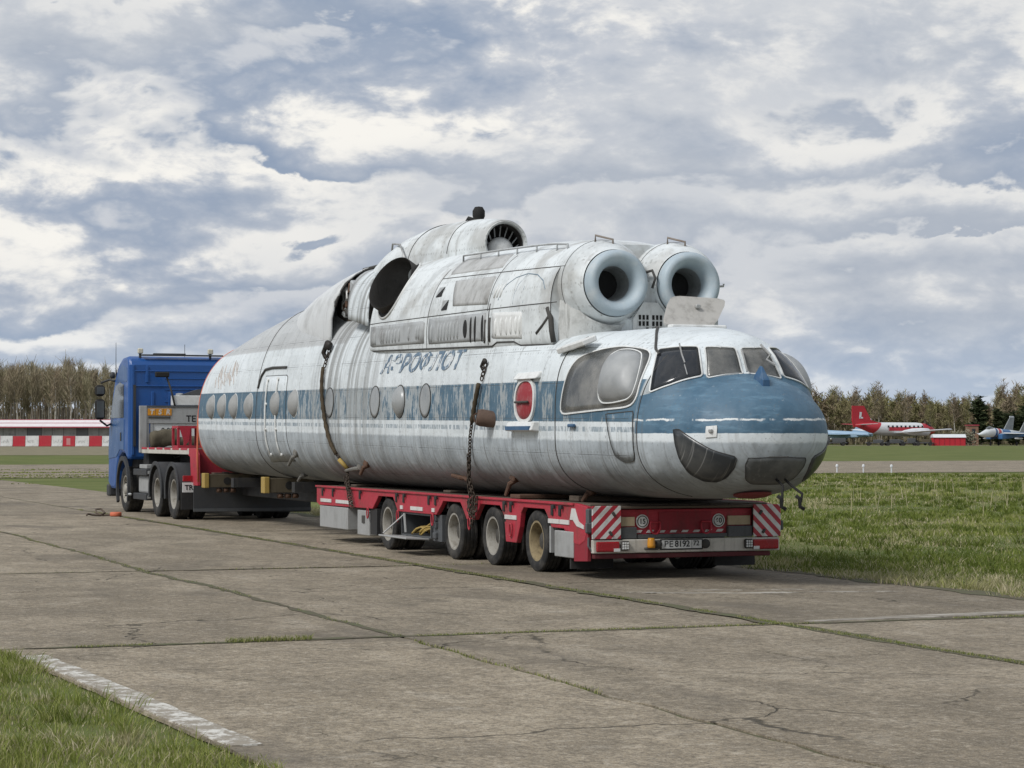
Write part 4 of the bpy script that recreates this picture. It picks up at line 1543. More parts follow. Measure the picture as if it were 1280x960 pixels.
for dY in (0, .11, .22):
    lowered(mb, COWL, [(28.42 - dY, 3.75), (28.45 - dY, 3.65), (28.47 - dY, 3.56)], [.01, .02, .012], .0)
mb.build('louvre', m_white, hel)

m_handle = paint('worn_handle', (.22, .19, .165), .7, (.12, .07, .05), .5, 9)
# hand rails along the top
def topz(xx, Y, body):
    r_ = body.cast((xx, Y, 5.6), (0, 0, -1), 3)
    return 3.9 if r_ is None else r_[2]
mb = MB(); mb.smooth = True
rp = [(-.80, Y) for Y in np.linspace(30.9, 26.95, 12)]
pts = [hp((a_, Y, topz(a_, Y, COWL) + .085)) for a_, Y in rp]
mb.tube([hp((-.80, 30.9, topz(-.8, 30.9, COWL)))] + pts + [hp((-.80, 26.93, topz(-.8, 26.95, COWL)))], .014, 6)
for a_, Y in rp[2::2]:
    mb.tube([hp((a_, Y, topz(a_, Y, COWL) - .02)), hp((a_, Y, topz(a_, Y, COWL) + .085))], .012, 6)
mb.build('hand_rail', m_panelgrey, hel)
mb = MB(); mb.smooth = True
rp = [(.80, Y) for Y in np.linspace(30.9, 26.95, 12)]
pts = [hp((a_, Y, topz(a_, Y, COWL) + .085)) for a_, Y in rp]
mb.tube([hp((.80, 30.9, topz(.8, 30.9, COWL)))] + pts + [hp((.80, 26.93, topz(.8, 26.95, COWL)))], .014, 6)
mb.build('hand_rail', m_panelgrey, hel)

# two engine intakes
m_nac = m_cowl
for sx in (-.50, .50):
    c0 = hp((sx, 26.05, 3.63))
    mb = MB(); mb.smooth = True
    mb.lathe([(.30, 1.3), (.56, 1.3), (.575, .85), (.575, .55), (.555, .35), (.49, .17), (.425, .09)], c0, (0, 1, 0), 56, cap=False)
    nc = sharp(mb.build('engine_nacelle', m_nac, hel), 50)
    mb = MB(); mb.smooth = True
    mb.lathe([(.40, .13), (.418, .06), (.414, .0), (.392, -.052), (.352, -.078), (.308, -.066), (.265, -.02), (.235, .05), (.218, .14)], c0, (0, 1, 0), 64, cap=False)
    # close to a solid lip
    mb.build('intake_ring', m_ringblue, nc, fix=False)
    mb = MB(); mb.smooth = True
    mb.lathe([(.2185, .138), (.200, .24), (.182, .36), (.172, .50)], c0, (0, 1, 0), 48, cap=False)
    mb.build('throat', m_throat, nc, fix=False)
    mb = MB()
    mb.lathe([(.0, .40), (.181, .42)], c0, (0, 1, 0), 40)
    mb.build('throat_back', m_black, nc, fix=False)
    mb = MB()
    mb.tube([hp(HQ) for HQ in [tuple(np.array((sx, 26.5 + .0, 3.63)) + np.array((.572 * math.cos(t), 0, .572 * math.sin(t)))) for t in np.linspace(0, 2 * PI, 60)]], .003, 5)
    mb.build('rivet_seam', m_seam, nc)
    mb = MB(); mb.smooth = True
    mb.tube([hp((sx - .14, 26.42, 4.14)), hp((sx - .14, 26.42, 4.25)), hp((sx + .04, 26.28, 4.19)), hp((sx + .04, 26.28, 4.06))], .016, 6)
    mb.build('grab_handle', m_handle, nc)
mb = MB(); mb.smooth = True
mb.tube([hp((-.05, 26.2, 3.78)), hp((.0, 26.1, 3.80)), hp((.02, 26.05, 3.70)), hp((.0, 26.1, 3.58))], .018, 6)
mb.build('grab_handle', m_seam, hel)
mb = MB()
mb.tube([hp((.86, 26.2, 3.62)), hp((1.02, 26.15, 3.63)), hp((1.02, 26.15, 3.66))], .014, 6)
mb.build('probe', m_alu, hel)
m_skirt = paint('stained_skirt', (.52, .53, .52), .6, (.13, .125, .11), .8, 3.2)
for sx in (-.50, .50):
    mb = MB(); mb.smooth = True
    rows = []
    for u in np.linspace(0, 1, 7):
        row = []
        for t in np.linspace(R(172), R(368), 29):
            s1 = min(0, math.sin(t))
            p0 = np.array((sx + .525 * math.cos(t), 26.17 + .42 * (1 + s1), 3.63 + .525 * math.sin(t)))
            p1 = np.array((sx + .60 * math.cos(t), 26.78 + .50 * s1, 2.92))
            w_ = u ** .8
            row.append(tuple(p0 * (1 - w_) + p1 * w_))
        rows.append(row)
    n_ = 29
    mb.add([hp(q) for row in rows for q in row], [(a_ * n_ + k, a_ * n_ + k + 1, (a_ + 1) * n_ + k + 1, (a_ + 1) * n_ + k) for a_ in range(6) for k in range(n_ - 1)])
    mb.build('nacelle_skirt', m_skirt, hel)
# block that carries the intakes, with its punched grille
mb = MB()
pl_ = [(-1.10, 27.0), (-1.08, 26.66), (-.80, 26.42), (-.30, 26.18), (.30, 26.18), (.80, 26.42), (1.08, 26.66), (1.10, 27.0)]
mb.prism([(HX + a_, c_) for a_, c_ in pl_], 2, 2.9, 3.20)
mb.prism([(HX - .26, 3.19), (HX + .26, 3.19), (HX + .10, 3.40), (HX + .06, 3.66), (HX - .06, 3.66), (HX - .10, 3.40)], 1, 26.19, 26.7)
blk = mb.build('intake_block', m_cowl, hel, bevel=.02)
mb = MB()
mb.prism([(-.24, 2.98), (.26, 2.98), (.26, 3.19), (.10, 3.40), (-.10, 3.40), (-.24, 3.19)], 1, 26.150, 26.178)
mb2 = MB()
vs = [(HX + q[0], q[1], q[2]) for q in mb.v]
mb2.add(vs, mb.f)
gp = mb2.build('grille_panel', m_white, blk)
for r_ in range(3):
    for k in range(6):
        xx = -.15 + k * .052 + (.03 if k > 2 else 0)
        zc = 3.055 + r_ * .078
        if (r_, k) in ((0, 0), (0, 1)):
            continue
        mb = MB()
        mb.box(hp((xx, 26.147, zc)), (.030, .008, .058))
        mb.build('grille_hole', m_black, gp)
# roof: raised hatch, ridge, drip hood
def slab(mb, P, th):
    P = [Vector(hp(q)) for q in P]
    nn = (P[1] - P[0]).cross(P[-1] - P[0]).normalized() * th
    n = len(P)
    mb.add([tuple(q) for q in P] + [tuple(q + nn) for q in P], [tuple(range(n))[::-1], tuple(range(n, 2 * n))] + [(i, (i + 1) % n, n + (i + 1) % n, n + i) for i in range(n)])
mb = MB()
P = rounded([(-.15, 25.5, 3.06), (.56, 25.5, 3.05), (.88, 25.78, 3.42), (.08, 25.78, 3.45)], 2, .07)
slab(mb, P, .035)
m_hatch = paint('weathered_plate', (.42, .405, .38), .7, (.16, .15, .135), .6, 7.0, streak=False)
rh = mb.build('roof_hatch', m_hatch, hel)
mb = MB()
mb.box(hp((.40, 25.62, 3.33)), (.07, .05, .05), ch=.012)
mb.build('handle', m_alu, rh)
mb = MB()
mb.box(hp((.12, 25.05, 3.045)), (.74, .14, .05), ch=.015)
mb.build('hatch_coaming', m_white, hel)
mb = MB()
mb.box(hp((-1.19, 25.72, 2.835)), (.20, .85, .075), rot=(R(-5), R(-22), 0), ch=.015)
mb.build('drip_hood', m_white, hel)
mb = MB()
mb.tube([hp((a_, c_, topz(a_, c_, HULL) + .008)) for a_, c_ in ((-.82, 24.1), (-.80, 24.25), (-.70, 24.45), (-.58, 24.7), (-.45, 24.95), (-.34, 25.25))], .018, 6)
mb.build('roof_gutter', m_seam, hel)

# exhaust on the left flank, and its twin on the right
for sg in (-1, 1):
    cen = np.array((sg * 1.18, 33.14, 4.06))
    nrm = np.array((sg * .83, -.32, .456)); nrm /= np.linalg.norm(nrm)
    mb = MB(); mb.smooth = True
    mb.lathe([(.452, -.75), (.455, .0), (.447, .012), (.437, .0), (.43, -.25), (.41, -.55), (.36, -.72), (.0, -.74)], hp(cen), tuple(nrm), 56)
    ex_ = sharp(mb.build('exhaust_pipe', m_exh, hel), 50)
    e_u = np.cross(nrm, (0, 0, 1.0)); e_u /= np.linalg.norm(e_u)
    e_v = np.cross(e_u, nrm)
    lo_ = np.array((0, -.035, -.02))
    def on_cowl(r_, off):
        outp = []
        for t in np.linspace(0, 2 * PI, 49)[:-1]:
            q = cen + off + r_ * (e_u * math.cos(t) + e_v * math.sin(t))
            h_ = COWL.cast(q + nrm * .45, -nrm, 1.6, .015)
            if h_ is None or np.linalg.norm(h_ - q) > .34:
                h_ = q - nrm * .34
            outp.append(h_)
        return outp
    A_, B_, C_ = on_cowl(.447, lo_ * 0), on_cowl(.495, lo_), on_cowl(.52, lo_)
    mb = MB(); mb.smooth = True
    vs = [hp(q + COWL.normal(q) * .006) for q in A_] + [hp(q + COWL.normal(q) * .008) for q in B_]
    mb.add(vs, [(k, (k + 1) % 48, 48 + (k + 1) % 48, 48 + k) for k in range(48)])
    eh = mb.build('exhaust_hole', m_black, hel)
    mb = MB(); mb.smooth = True
    vs = [hp(q + COWL.normal(q) * .022) for q in B_] + [hp(q + COWL.normal(q) * .020) for q in C_] + [hp(q - COWL.normal(q) * .02) for q in C_]
    mb.add(vs, [(j * 48 + k, j * 48 + (k + 1) % 48, (j + 1) * 48 + (k + 1) % 48, (j + 1) * 48 + k) for j in range(2) for k in range(48)])
    mb.build('flange', m_white, eh)

# rotor pylon fairing with its oil-cooler intake
PYL = Body([
    (31.3, .345, 4.20, 4.90, 4.55, 2.0, 2.0),
    (31.7, .40, 4.12, 4.955, 4.5, 2.0, 2.0),
    (32.4, .56, 4.0, 5.005, 4.4, 2.0, 2.1),
    (33.4, .78, 3.9, 5.03, 4.3, 2.0, 2.1),
    (34.4, .88, 3.9, 4.95, 4.3, 2.0, 2.1),
    (35.2, .85, 3.9, 4.72, 4.25, 2.0, 2.1),
    (35.7, .72, 3.9, 4.50, 4.2, 2.0, 2.1)])
mb = MB(); mb.smooth = True
mb.loft([[hp(q) for q in PYL.ring(Y, 56)] for Y in [31.3, 31.42, 31.6, 31.9, 32.3, 32.8, 33.3, 33.8, 34.3, 34.8, 35.2, 35.5, 35.7]], cap=False)
mb.lathe([(.345, 0), (.33, -.03), (.305, -.02), (.298, .05), (.29, .4)], hp((0, 31.3, 4.55)), (0, 1, 0), 56, cap=False)
py = sharp(mb.build('rotor_pylon', m_cowl, hel, fix=False), 50)
mb = MB()
mb.lathe([(.0, .38), (.292, .40)], hp((0, 31.3, 4.55)), (0, 1, 0), 40)
mb.build('cooler_back', m_black, py, fix=False)
mb = MB()
mb.lathe([(.285, .05), (.27, .36)], hp((0, 31.3, 4.55)), (0, 1, 0), 40, cap=False)
mb.build('cooler_throat', m_exh, py, fix=False)
mb = MB(); mb.smooth = True
mb.lathe([(.0, -.02), (.10, .0), (.17, .04), (.21, .10), (.21, .22)], hp((-.02, 31.36, 4.45)), (0, 1, 0), 32)
mb.build('cooler_bullet', m_white, py)
for k in range(9):
    mb = MB()
    t = PI * (.02 + k * .12)
    a_ = np.array((math.cos(t), 0, math.sin(t)))
    mb.tube([hp(np.array((-.02, 31.5, 4.47)) + a_ * .2), hp(np.array((0, 31.5, 4.55)) + a_ * .29)], .010, 5)
    mb.build('cooler_vane', m_panelgrey, py)
mb = MB(); mb.smooth = True
mb.lathe([(0, .17), (.06, .16), (.095, .10), (.095, .02), (.07, -.04), (.07, -.1)], hp((.0, 32.45, 5.04)), (0, 0, 1), 24)
mb.tube([hp((-.02, 32.6, 5.02)), hp((-.04, 32.78, 5.06)), hp((-.05, 32.86, 5.0))], .03, 6)
mb.build('mast_cap', m_black, py)
mb = MB(); mb.smooth = True
q = [(-.62, 34.6), (-.72, 34.2), (-.80, 33.9)]
mb.tube([hp((-.60, 34.9, 4.62)), hp((-.64, 34.7, 4.80)), hp((-.78, 33.9, 4.72)), hp((-.84, 33.5, 4.50)), hp((-.84, 33.5, 4.38))], .016, 6)
mb.build('grab_handle', m_alu, py)
for Y in (32.35, 33.5):
    mb = MB()
    mb.tube([hp(q) for q in PYL.ring(Y, 72)[2:36]], .008, 5)
    mb.build('seam_strip', m_seam, py)

# broken-open bay behind the engines
m_tailskin = paint('tail_skin', (.58, .595, .60), .5, (.27, .27, .265), .6, 1.6)
m_bay = paint('bay_interior', (.045, .045, .042), .8, (.14, .09, .06), .6, 5.0)
mb = MB()
mb.span(hp((-.90, 33.8, 3.6)), hp((.90, 36.9, 4.22)))
bay = mb.build('open_bay', m_bay, hel)
for k in range(14):
    mb = MB()
    Y = rnd.uniform(35.5, 36.4)
    z_ = rnd.uniform(3.72, 4.2)
    mb.box(hp((-.92, Y, z_)), (.12, rnd.uniform(.08, .2), rnd.uniform(.08, .22)), rot=(rnd.uniform(-.4, .4), 0, 0), ch=.02)
    mb.build('gearbox_fitting', rnd.choice([m_rust, m_alu, m_panelgrey, m_seam]), bay)
mb = MB()
for z_ in (3.75, 3.95, 4.12):
    mb.tube([hp((-.92, 33.85, z_)), hp((-1.0, 34.0, z_ - .05)), hp((-.92, 34.3, z_ + .04))], .03, 6)
mb.build('hose', m_seam, bay)
mb = MB(); mb.smooth = True
BAY = Body([(33.5, 1.27, 3.0, 4.50, 3.2, 4, 2.8), (34.15, 1.25, 3.0, 4.52, 3.2, 4, 3.0), (36.0, 1.18, 3.0, 4.54, 3.35, 3, 3.0), (38, 1.12, 3.0, 4.45, 3.45, 2.2, 2.5)])
patch(mb, [(-1.235, 34.14, 3.44), (-1.19, 34.22, 3.80), (-.62, 34.95, 4.47), (-.72, 35.85, 4.44), (-1.177, 35.32, 3.60)], (.8, 0, -.5), .0, 4, 44, body=BAY, edge=.03)
pn = mb.build('bay_panel', m_hull, hel)
mb = MB()
mb.tube([hp((-.55, 34.2, 4.50)), hp((-.55, 35.0, 4.52)), hp((-.58, 35.6, 4.51)), hp((-.60, 36.4, 4.50))], .03, 6)
mb.build('bay_rail', m_seam, hel)
TF = Body([(36.05, 1.16, 3.0, 4.55, 3.4, 2.6, 3.0), (37.2, 1.13, 3.0, 4.47, 3.4, 2.4, 2.8), (38.3, 1.08, 3.0, 4.36, 3.4, 2.2, 2.5), (39.6, .95, 3.0, 4.20, 3.3, 2.2, 2.3), (41.2, .6, 3.0, 4.02, 3.3, 2.2, 2.2)])
mb = MB(); mb.smooth = True
mb.loft([[hp((q[0], q[1] + (.35 - .35 * max(0, min(1, (q[2] - 3.5)))) * (1 if Y < 37.5 else 0) * (37.5 - Y) / 1.45, q[2])) for q in TF.ring(Y, 56)] for Y in [36.05, 36.3, 36.7, 37.2, 37.6, 38.0, 38.5, 39.0, 39.6, 40.2, 40.8, 41.2]], cap=False)
for k_ in range(56):      # the front edge is torn, not cut
    q_ = mb.v[k_]
    mb.v[k_] = (q_[0], q_[1] + rnd.uniform(-.07, .10), q_[2])
tf = mb.build('tail_fairing', m_tailskin, hel, fix=False)
tf.modifiers.new('thick', 'SOLIDIFY').thickness = .03
mb = MB()
mb.tube([hp((q[0], q[1] + .0 + (.35 - .35 * max(0, min(1, (q[2] - 3.5)))), q[2])) for q in TF.ring(36.05, 72)[3:34]], .022, 6)
mb.build('torn_edge', m_seam, hel)


# ================================================================== the lowbed trailer
m_red = paint('trailer_red', (.37, .022, .040), .55, (.13, .055, .045), .8, 2.4, spec=.4, fine=.3)
m_reddark = paint('trailer_red_dull', (.24, .014, .026), .6, (.04, .03, .028), .6, 2.4)
m_blacksteel = paint('chassis_black', (.020, .020, .021), .7, (.06, .055, .045), .5, 3.0)
m_tyre, nt, b = material('tyre_rubber')
co = nt.new('ShaderNodeTexCoord').outputs['Object']
a = nt.noise(co, 7, 5, .65)
nt.put(b.inputs['Base Color'], nt.mix(nt.smooth(a, .4, .7), (.022, .022, .022), (.060, .056, .050)))
nt.put(b.inputs['Roughness'], .85)
b.inputs['Specular IOR Level'].default_value = .3
bump(nt, b, nt.noise(co, 60, 2, .5), .2, .004)
m_hub = paint('hub_dark', (.075, .07, .062), .7, (.03, .028, .025), .6, 9, .2)
m_rimg = paint('rim_grey', (.33, .315, .28), .6, (.11, .09, .06), .8, 9, .15)
m_rimo = paint('rim_ochre', (.26, .205, .115), .7, (.05, .035, .02), .8, 9)
m_boxgrey = paint('alu_box', (.36, .365, .36), .5, (.17, .165, .15), .5, 3, .25)
m_darkgrey = paint('dark_grey_paint', (.075, .08, .085), .6, (.04, .04, .035), .5, 4)
m_reflw = paint('white_reflector', (.56, .55, .53), .45, (.25, .2, .18), .4, 8)
m_beige = paint('beige_plate', (.40, .32, .21), .6, (.2, .15, .1), .4, 8)
m_lampred = paint('red_lens', (.30, .012, .018), .25, (.1, .02, .02), .4, 8)
m_amber = paint('amber_lens', (.55, .24, .02), .3, (.3, .12, .02), .3, 8)
m_bumper = paint('bumper_white', (.50, .48, .43), .6, (.20, .18, .15), .6, 4)
m_wood = paint('deck_wood', (.12, .095, .075), .9, (.05, .042, .035), .7, 4, spec=.15)
m_plate = paint('plate_white', (.62, .63, .62), .5, (.3, .28, .25), .4, 9)
m_ink = paint('black_print', (.012, .012, .013), .6, amount=.05)
m_yellow = paint('yellow_paint', (.34, .235, .06), .6, (.2, .14, .06), .5, 6)
m_olive = paint('olive_steel', (.085, .070, .045), .8, (.04, .03, .02), .6, 6)


def stripes(name, sx):
    mt, nt, b = material(name)
    co = nt.new('ShaderNodeTexCoord').outputs['Object']
    x, y, z = nt.sep(co)
    u = nt.m('ADD', x, nt.m('MULTIPLY', z, sx))
    f = nt.m('GREATER_THAN', nt.m('FRACT', nt.m('DIVIDE', u, .150)), .5)
    n = nt.noise(co, 9, 5, .6)
    w_ = nt.mix(nt.smooth(n, .4, .7), (.60, .60, .59), (.44, .42, .40))
    r_ = nt.mix(nt.smooth(n, .4, .7), (.40, .022, .04), (.27, .02, .03))
    nt.put(b.inputs['Base Color'], nt.mix(f, w_, r_))
    b.inputs['Roughness'].default_value = .45
    return mt


trl = thing('lowbed_trailer', 'red four-axle lowbed trailer with striped marker boards carrying the helicopter hull', 'trailer', (11.87, 31.0, 0))
TL, TR_, TF_, TB = 10.60, 13.14, 36.87, 25.20
WY = [33.1, 30.08, 28.53, 26.94]


def beam_profile():
    P = [(TF_, .90), (TF_, .62), (TF_ - .15, .58)]
    low = {0: .60, 1: .60, 2: .60, 3: .34}
    for k, Y in enumerate(WY):
        if k == 3:
            P += [(Y + 1.05, .60), (Y + 1.0, .34), (Y + .62, .34), (Y + .50, .55)]
        elif k == 2:
            P += [(Y + .95, .585), (Y + .62, .585)]
        else:
            P += [(Y + .66, .60)]
        P += [(Y + .45, .735), (Y + .36, .805), (Y - .36, .805), (Y - .45, .735)]
        P += [(Y - .60, .60 if k < 3 else .585)]
    P += [(25.95, .585), (25.75, .55), (25.62, .42), (25.45, .40), (25.28, .46), (25.2, .60), (25.2, .87), (25.55, .90)]
    return P


for xa, xb in ((TL, TL + .07), (TR_ - .07, TR_)):
    mb = MB()
    mb.prism(beam_profile(), 0, xa, xb)
    sb = mb.build('side_beam', m_red, trl, bevel=.008)
    s_ = -1 if xa < 11 else 1
    xf = xa if s_ < 0 else xb
    mb = MB()
    mb.span((xf + s_ * .025, 25.6, .875), (xf - s_ * .05, TF_ + .01, .905))
    mb.build('rub_rail', m_red, sb, bevel=.006)
    for Y, L_ in ((36.3, .62), (35.35, .75), (34.85, .12), (31.6, .55), (32.3, .12), (30.85, .12), (29.3, .12), (27.75, .42), (26.25, .36), (25.9, .3)):
        mb = MB()
        mb.box((xf + s_ * .006, Y, .665), (.012, L_, .055))
        mb.build('reflector_strip', m_reflw, sb)
    for Y in (36.5, 35.9, 34.4, 32.55, 32.2, 31.05, 30.75, 29.35, 28.0, 27.75, 26.3, 26.05):
        mb = MB()
        mb.box((xf + s_ * .008, Y, .80), (.024, .06, .13), ch=.006)
        mb.box((xf + s_ * .03, Y - .1, .845), (.03, .05, .05), ch=.006)
        mb.build('stake_pocket', m_blacksteel, sb)
    for Y in (33.95, 32.45, 30.85, 29.3, 27.72):
        mb = MB(); mb.smooth = True
        zc = .55 if Y > 28 else .52
        mb.tube([(xf + s_ * .02, Y + .045 * math.cos(t), zc + .085 * math.sin(t) - .02) for t in np.linspace(0, 2 * PI, 17)[:-1]], .010, 6, closed=True)
        mb.build('lashing_ring', m_red, sb)
# deck
for k in range(9):
    x0 = TL + .08 + k * .2655
    mb = MB()
    mb.box((x0 + .13, (TF_ + 25.3) / 2, .882), (.258, TF_ - 25.3, .03 + rnd.uniform(-.004, .004)), ch=.006)
    mb.build('deck_plank', m_wood, trl)
mb = MB()
for xx in (11.38, 12.36):
    mb.span((xx - .08, 25.4, .50), (xx + .08, TF_, .858))
for Y in np.arange(25.7, 36.9, .95):
    mb.span((TL + .075, Y - .04, .70), (TR_ - .075, Y + .04, .86))
mb.build('chassis', m_blacksteel, trl)
mb = MB()
mb.span((11.5, 36.6, .52), (12.24, 46.2, .90))
mb.build('extension_beam', m_blacksteel, trl, bevel=.02)
for Y in WY:
    mb = MB(); mb.smooth = True
    mb.tube([(11.2, Y, .39), (12.54, Y, .39)], .075, 12)
    ax_ = mb.build('axle', m_blacksteel, trl, shade=True)
    for xx in (11.42, 12.32):
        mb = MB()
        mb.span((xx - .05, Y - .35, .36), (xx + .05, Y + .45, .46))
        mb.lathe([(.12, .46), (.14, .5), (.14, .62), (.11, .68)], (xx, Y + .35, 0), (0, 0, 1), 16)
        mb.build('air_spring', m_blacksteel, ax_)


def wheel(name, x, Y, r, wd, rr, side, mrim, parent, dish=.12, front=False, inner=True, nuts=10):
    """wheel with its outer face looking to side (-1 left, 1 right); the tyre is its sub-part"""
    a = (side, 0, 0)
    c_ = (x, Y, r)
    mb = MB(); mb.smooth = True
    h = wd / 2
    if front:
        prof = [(rr + .02, -h * .95), (rr + .02, h * .86), (rr + .012, h * .92), (rr - .012, h * .90), (rr - .03, h * .55), (rr - .05, h * .42), (rr * .62, h * .62), (rr * .55, h * .80), (rr * .42, h * .86), (rr * .36, h * 1.02), (rr * .30, h * 1.06), (0, h * 1.08)]
    else:
        prof = [(rr + .02, -h * .95), (rr + .02, h * .84), (rr + .012, h * .90), (rr - .012, h * .88), (rr - .028, h * .55), (rr - .035, h * .86 - dish * 1.25), (rr * .84, h * .8 - dish * 1.45)]
    mb.lathe(prof, c_, a, 36)
    hw = sharp(mb.build(name, mrim, parent), 40)
    if not front:
        mb = MB(); mb.smooth = True
        mb.lathe([(rr * .85, h * .8 - dish * 1.44), (rr * .60, h * .8 - dish * 1.5), (rr * .50, h * .8 - dish * 1.45), (rr * .48, h * .8 - dish * .7), (rr * .40, h * .8 - dish * .55), (0, h * .8 - dish * .5)], c_, a, 30, cap=False)
        sharp(mb.build('hub', m_hub, hw), 40)
    mb = MB()
    for k in range(nuts):
        t = 2 * PI * k / nuts
        rn = rr * (.52 if front else .66)
        hh = h * .72 if front else h * .8 - dish * 1.42
        p0 = Vector(c_) + Vector((side * hh, rn * math.cos(t), rn * math.sin(t)))
        mb.tube([p0, p0 + Vector((side * .035, 0, 0))], .016, 6)
    mb.build('wheel_nuts', m_blacksteel, hw, kind='stuff')
    mb = MB(); mb.smooth = True
    T = [(rr - .005, h * .80), (rr + .02, h * .93), (rr + (r - rr) * .45, h * 1.04), (r - .045, h * 1.0), (r - .012, h * .90)]
    tread = []
    m_ = 4
    for k in range(m_):
        a0 = h * (.88 - 1.76 * k / m_)
        a1 = h * (.88 - 1.76 * (k + 1) / m_)
        tread += [(r, a0 - .012), (r, a1 + .006), (r - .012, a1 + .004), (r - .012, a1 - .006)]
    T = T + tread[:-2] + [(q[0], -q[1]) for q in T[::-1]]
    mb.lathe(T, c_, a, 48, cap=False)
    sharp(mb.build('tyre', m_tyre, hw), 30)
    return hw


for k, Y in enumerate(WY):
    wheel('wheel', TL + .145, Y, .390, .24, .245, -1, [m_rimg, m_rimg, m_rimg, m_rimo][k], trl, .12)
    wheel('wheel', TL + .43, Y, .390, .24, .245, -1, m_rimg, trl, .10)
    wheel('wheel', TR_ - .145, Y, .390, .24, .245, 1, m_rimg, trl, .13)
    wheel('wheel', TR_ - .43, Y, .390, .24, .245, 1, m_rimg, trl, .10)

# boxes along the left side
mb = MB()
mb.span((TL + .01, 35.12, .22), (TL + .55, 36.72, .575))
tb = mb.build('tool_box', m_boxgrey, trl, bevel=.012)
mb = MB()
mb.span((TL + .02, 34.0, .17), (TL + .5, 34.62, .56))
tb = mb.build('tool_box', m_boxgrey, trl, bevel=.012)
mb = MB()
mb.box((TL + .012, 34.28, .42), (.02, .12, .12), ch=.005)
mb.build('latch', m_seam, tb)
mb = MB()
mb.span((TL + .03, 33.62, .20), (TL + .45, 33.95, .60))
mb.build('mud_flap', m_blacksteel, trl)
# open box with its flap let down
mb = MB()
x0, x1, y0, y1, z0, z1 = TL + .03, TL + .55, 31.05, 32.42, .25, .60
mb.span((x0, y0, z0), (x1, y1, z0 + .02)); mb.span((x0, y0, z1 - .03), (x1, y1, z1))
mb.span((x0, y0, z0 + .02), (x1, y0 + .03, z1 - .03)); mb.span((x0, y1 - .03, z0 + .02), (x1, y1, z1 - .03))
mb.span((x1 - .02, y0 + .03, z0 + .02), (x1, y1 - .03, z1 - .03))
ob = mb.build('tool_box', m_darkgrey, trl)
mb = MB()
mb.box((x0 - .19, (y0 + y1) / 2, z0 - .005), (.36, 1.3, .025), rot=(0, R(3), 0), ch=.006)
fl = mb.build('box_flap', m_boxgrey, ob)
mb = MB()
mb.tube([(x0 - .3, y1 - .05, z0 + .03), (x0 + .02, y1 - .05, z1 - .05)], .012, 6)
mb.tube([(x0 - .02, y1 - .28, z0 + .05), (x0 - .03, y1 - .24, z1 - .02)], .02, 6)
mb.build('flap_stay', m_boxgrey, ob)
mb = MB()
for zz in (.30, .45, .55):
    mb.box((TL + .03, 30.86, zz), (.05, .12, .09), ch=.01)
mb.span((TL + .05, 30.62, .22), (TL + .4, 31.0, .60))
mb.build('valve_block', m_darkgrey, trl)
# tail of the left side
mb = MB()
mb.span((TL - .01, 25.62, .235), (TL + .10, 26.22, .555))
mb.build('spray_guard', m_boxgrey, trl, bevel=.01)
mb = MB()
mb.span((TL + .0, 26.36, .27), (TL + .06, 26.41, .60))
mb.build('guard_post', m_boxgrey, trl)
mb = MB()
mb.span((TL + .02, 25.75, .10), (TL + .58, 25.79, .45))
mb.build('mud_flap', m_blacksteel, trl)
mb = MB()
mb.span((TR_ - .58, 25.75, .10), (TR_ - .02, 25.79, .45))
mb.build('mud_flap', m_blacksteel, trl)
for s_, x0 in ((-1, TL), (1, TR_)):
    mb = MB()
    mb.box((x0 - s_ * .03, 25.17, .70), (.10, .08, .30), ch=.015)
    mb.box((x0 - s_ * .02, 25.13, .62), (.14, .04, .12), ch=.01)
    mb.tube([(x0 - s_ * .02, 25.2, .52), (x0 + s_ * .0, 25.16, .40), (x0 - s_ * .04, 25.14, .34)], .014, 6)
    mb.build('ramp_hinge', m_darkgrey, trl)
mb = MB()
mb.prism([(25.95, .58), (25.62, .42), (25.62, .2), (25.2, .22), (25.18, .55)], 0, TL + .005, TL + .05)
mb.build('corner_plate', m_reddark, trl)
mb = MB()
mb.prism([(25.72, .70), (25.62, .70), (25.50, .63), (25.28, .60), (25.28, .64), (25.45, .69), (25.56, .84), (25.66, .84)], 0, TL - .012, TL - .002)
mb.build('reflector_strip', m_reflw, trl)

# rear face
YB = 25.10
mb = MB()
mb.span((TL + .36, 25.16, .52), (TR_ - .36, 25.40, .835))
rb = mb.build('rear_beam', m_red, trl, bevel=.01)
mb = MB()
mb.span((TL + .36, 25.10, .845), (TR_ - .30, 25.6, .875))
mb.build('ramp_lip', m_wood, trl, bevel=.006)
mb = MB()
mb.span((11.52, 25.145, .58), (12.22, 25.16, .80))
mb.build('recess_plate', m_reddark, rb)
for s_, xc in ((-1, TL + .20), (1, TR_ - .195)):
    mb = MB()
    mb.box((xc, YB - .02, .685), (.375, .018, .395), ch=.004)
    bd = mb.build('marker_board', stripes('board_stripes_left' if s_ < 0 else 'board_stripes_right', s_), trl)
    for q in ((-.09, .10), (-.05, -.13)):
        mb = MB()
        mb.box((xc - s_ * (-q[0]) * 1.0, YB - .034, .685 + q[1]), (.035, .02, .06), rot=(0, R(35) * s_, 0), ch=.006)
        mb.build('board_clip', m_seam, bd)
    mb = MB()
    mb.span((xc - .15, YB, .50), (xc + .15, 25.3, .86))
    mb.build('board_bracket', m_darkgrey, bd)
for x0, x1 in ((TL + .395, TL + .59), (TR_ - .70, TR_ - .40)):
    mb = MB()
    mb.span((x0, 25.125, .635), (x1, 25.158, .745))
    mb.build('reflector_plate', m_beige, trl)
    mb = MB()
    mb.span((x0 - .01, 25.10, .485), (x1 + .02, 25.2, .622))
    mb.build('rear_box', m_darkgrey, trl, bevel=.008)
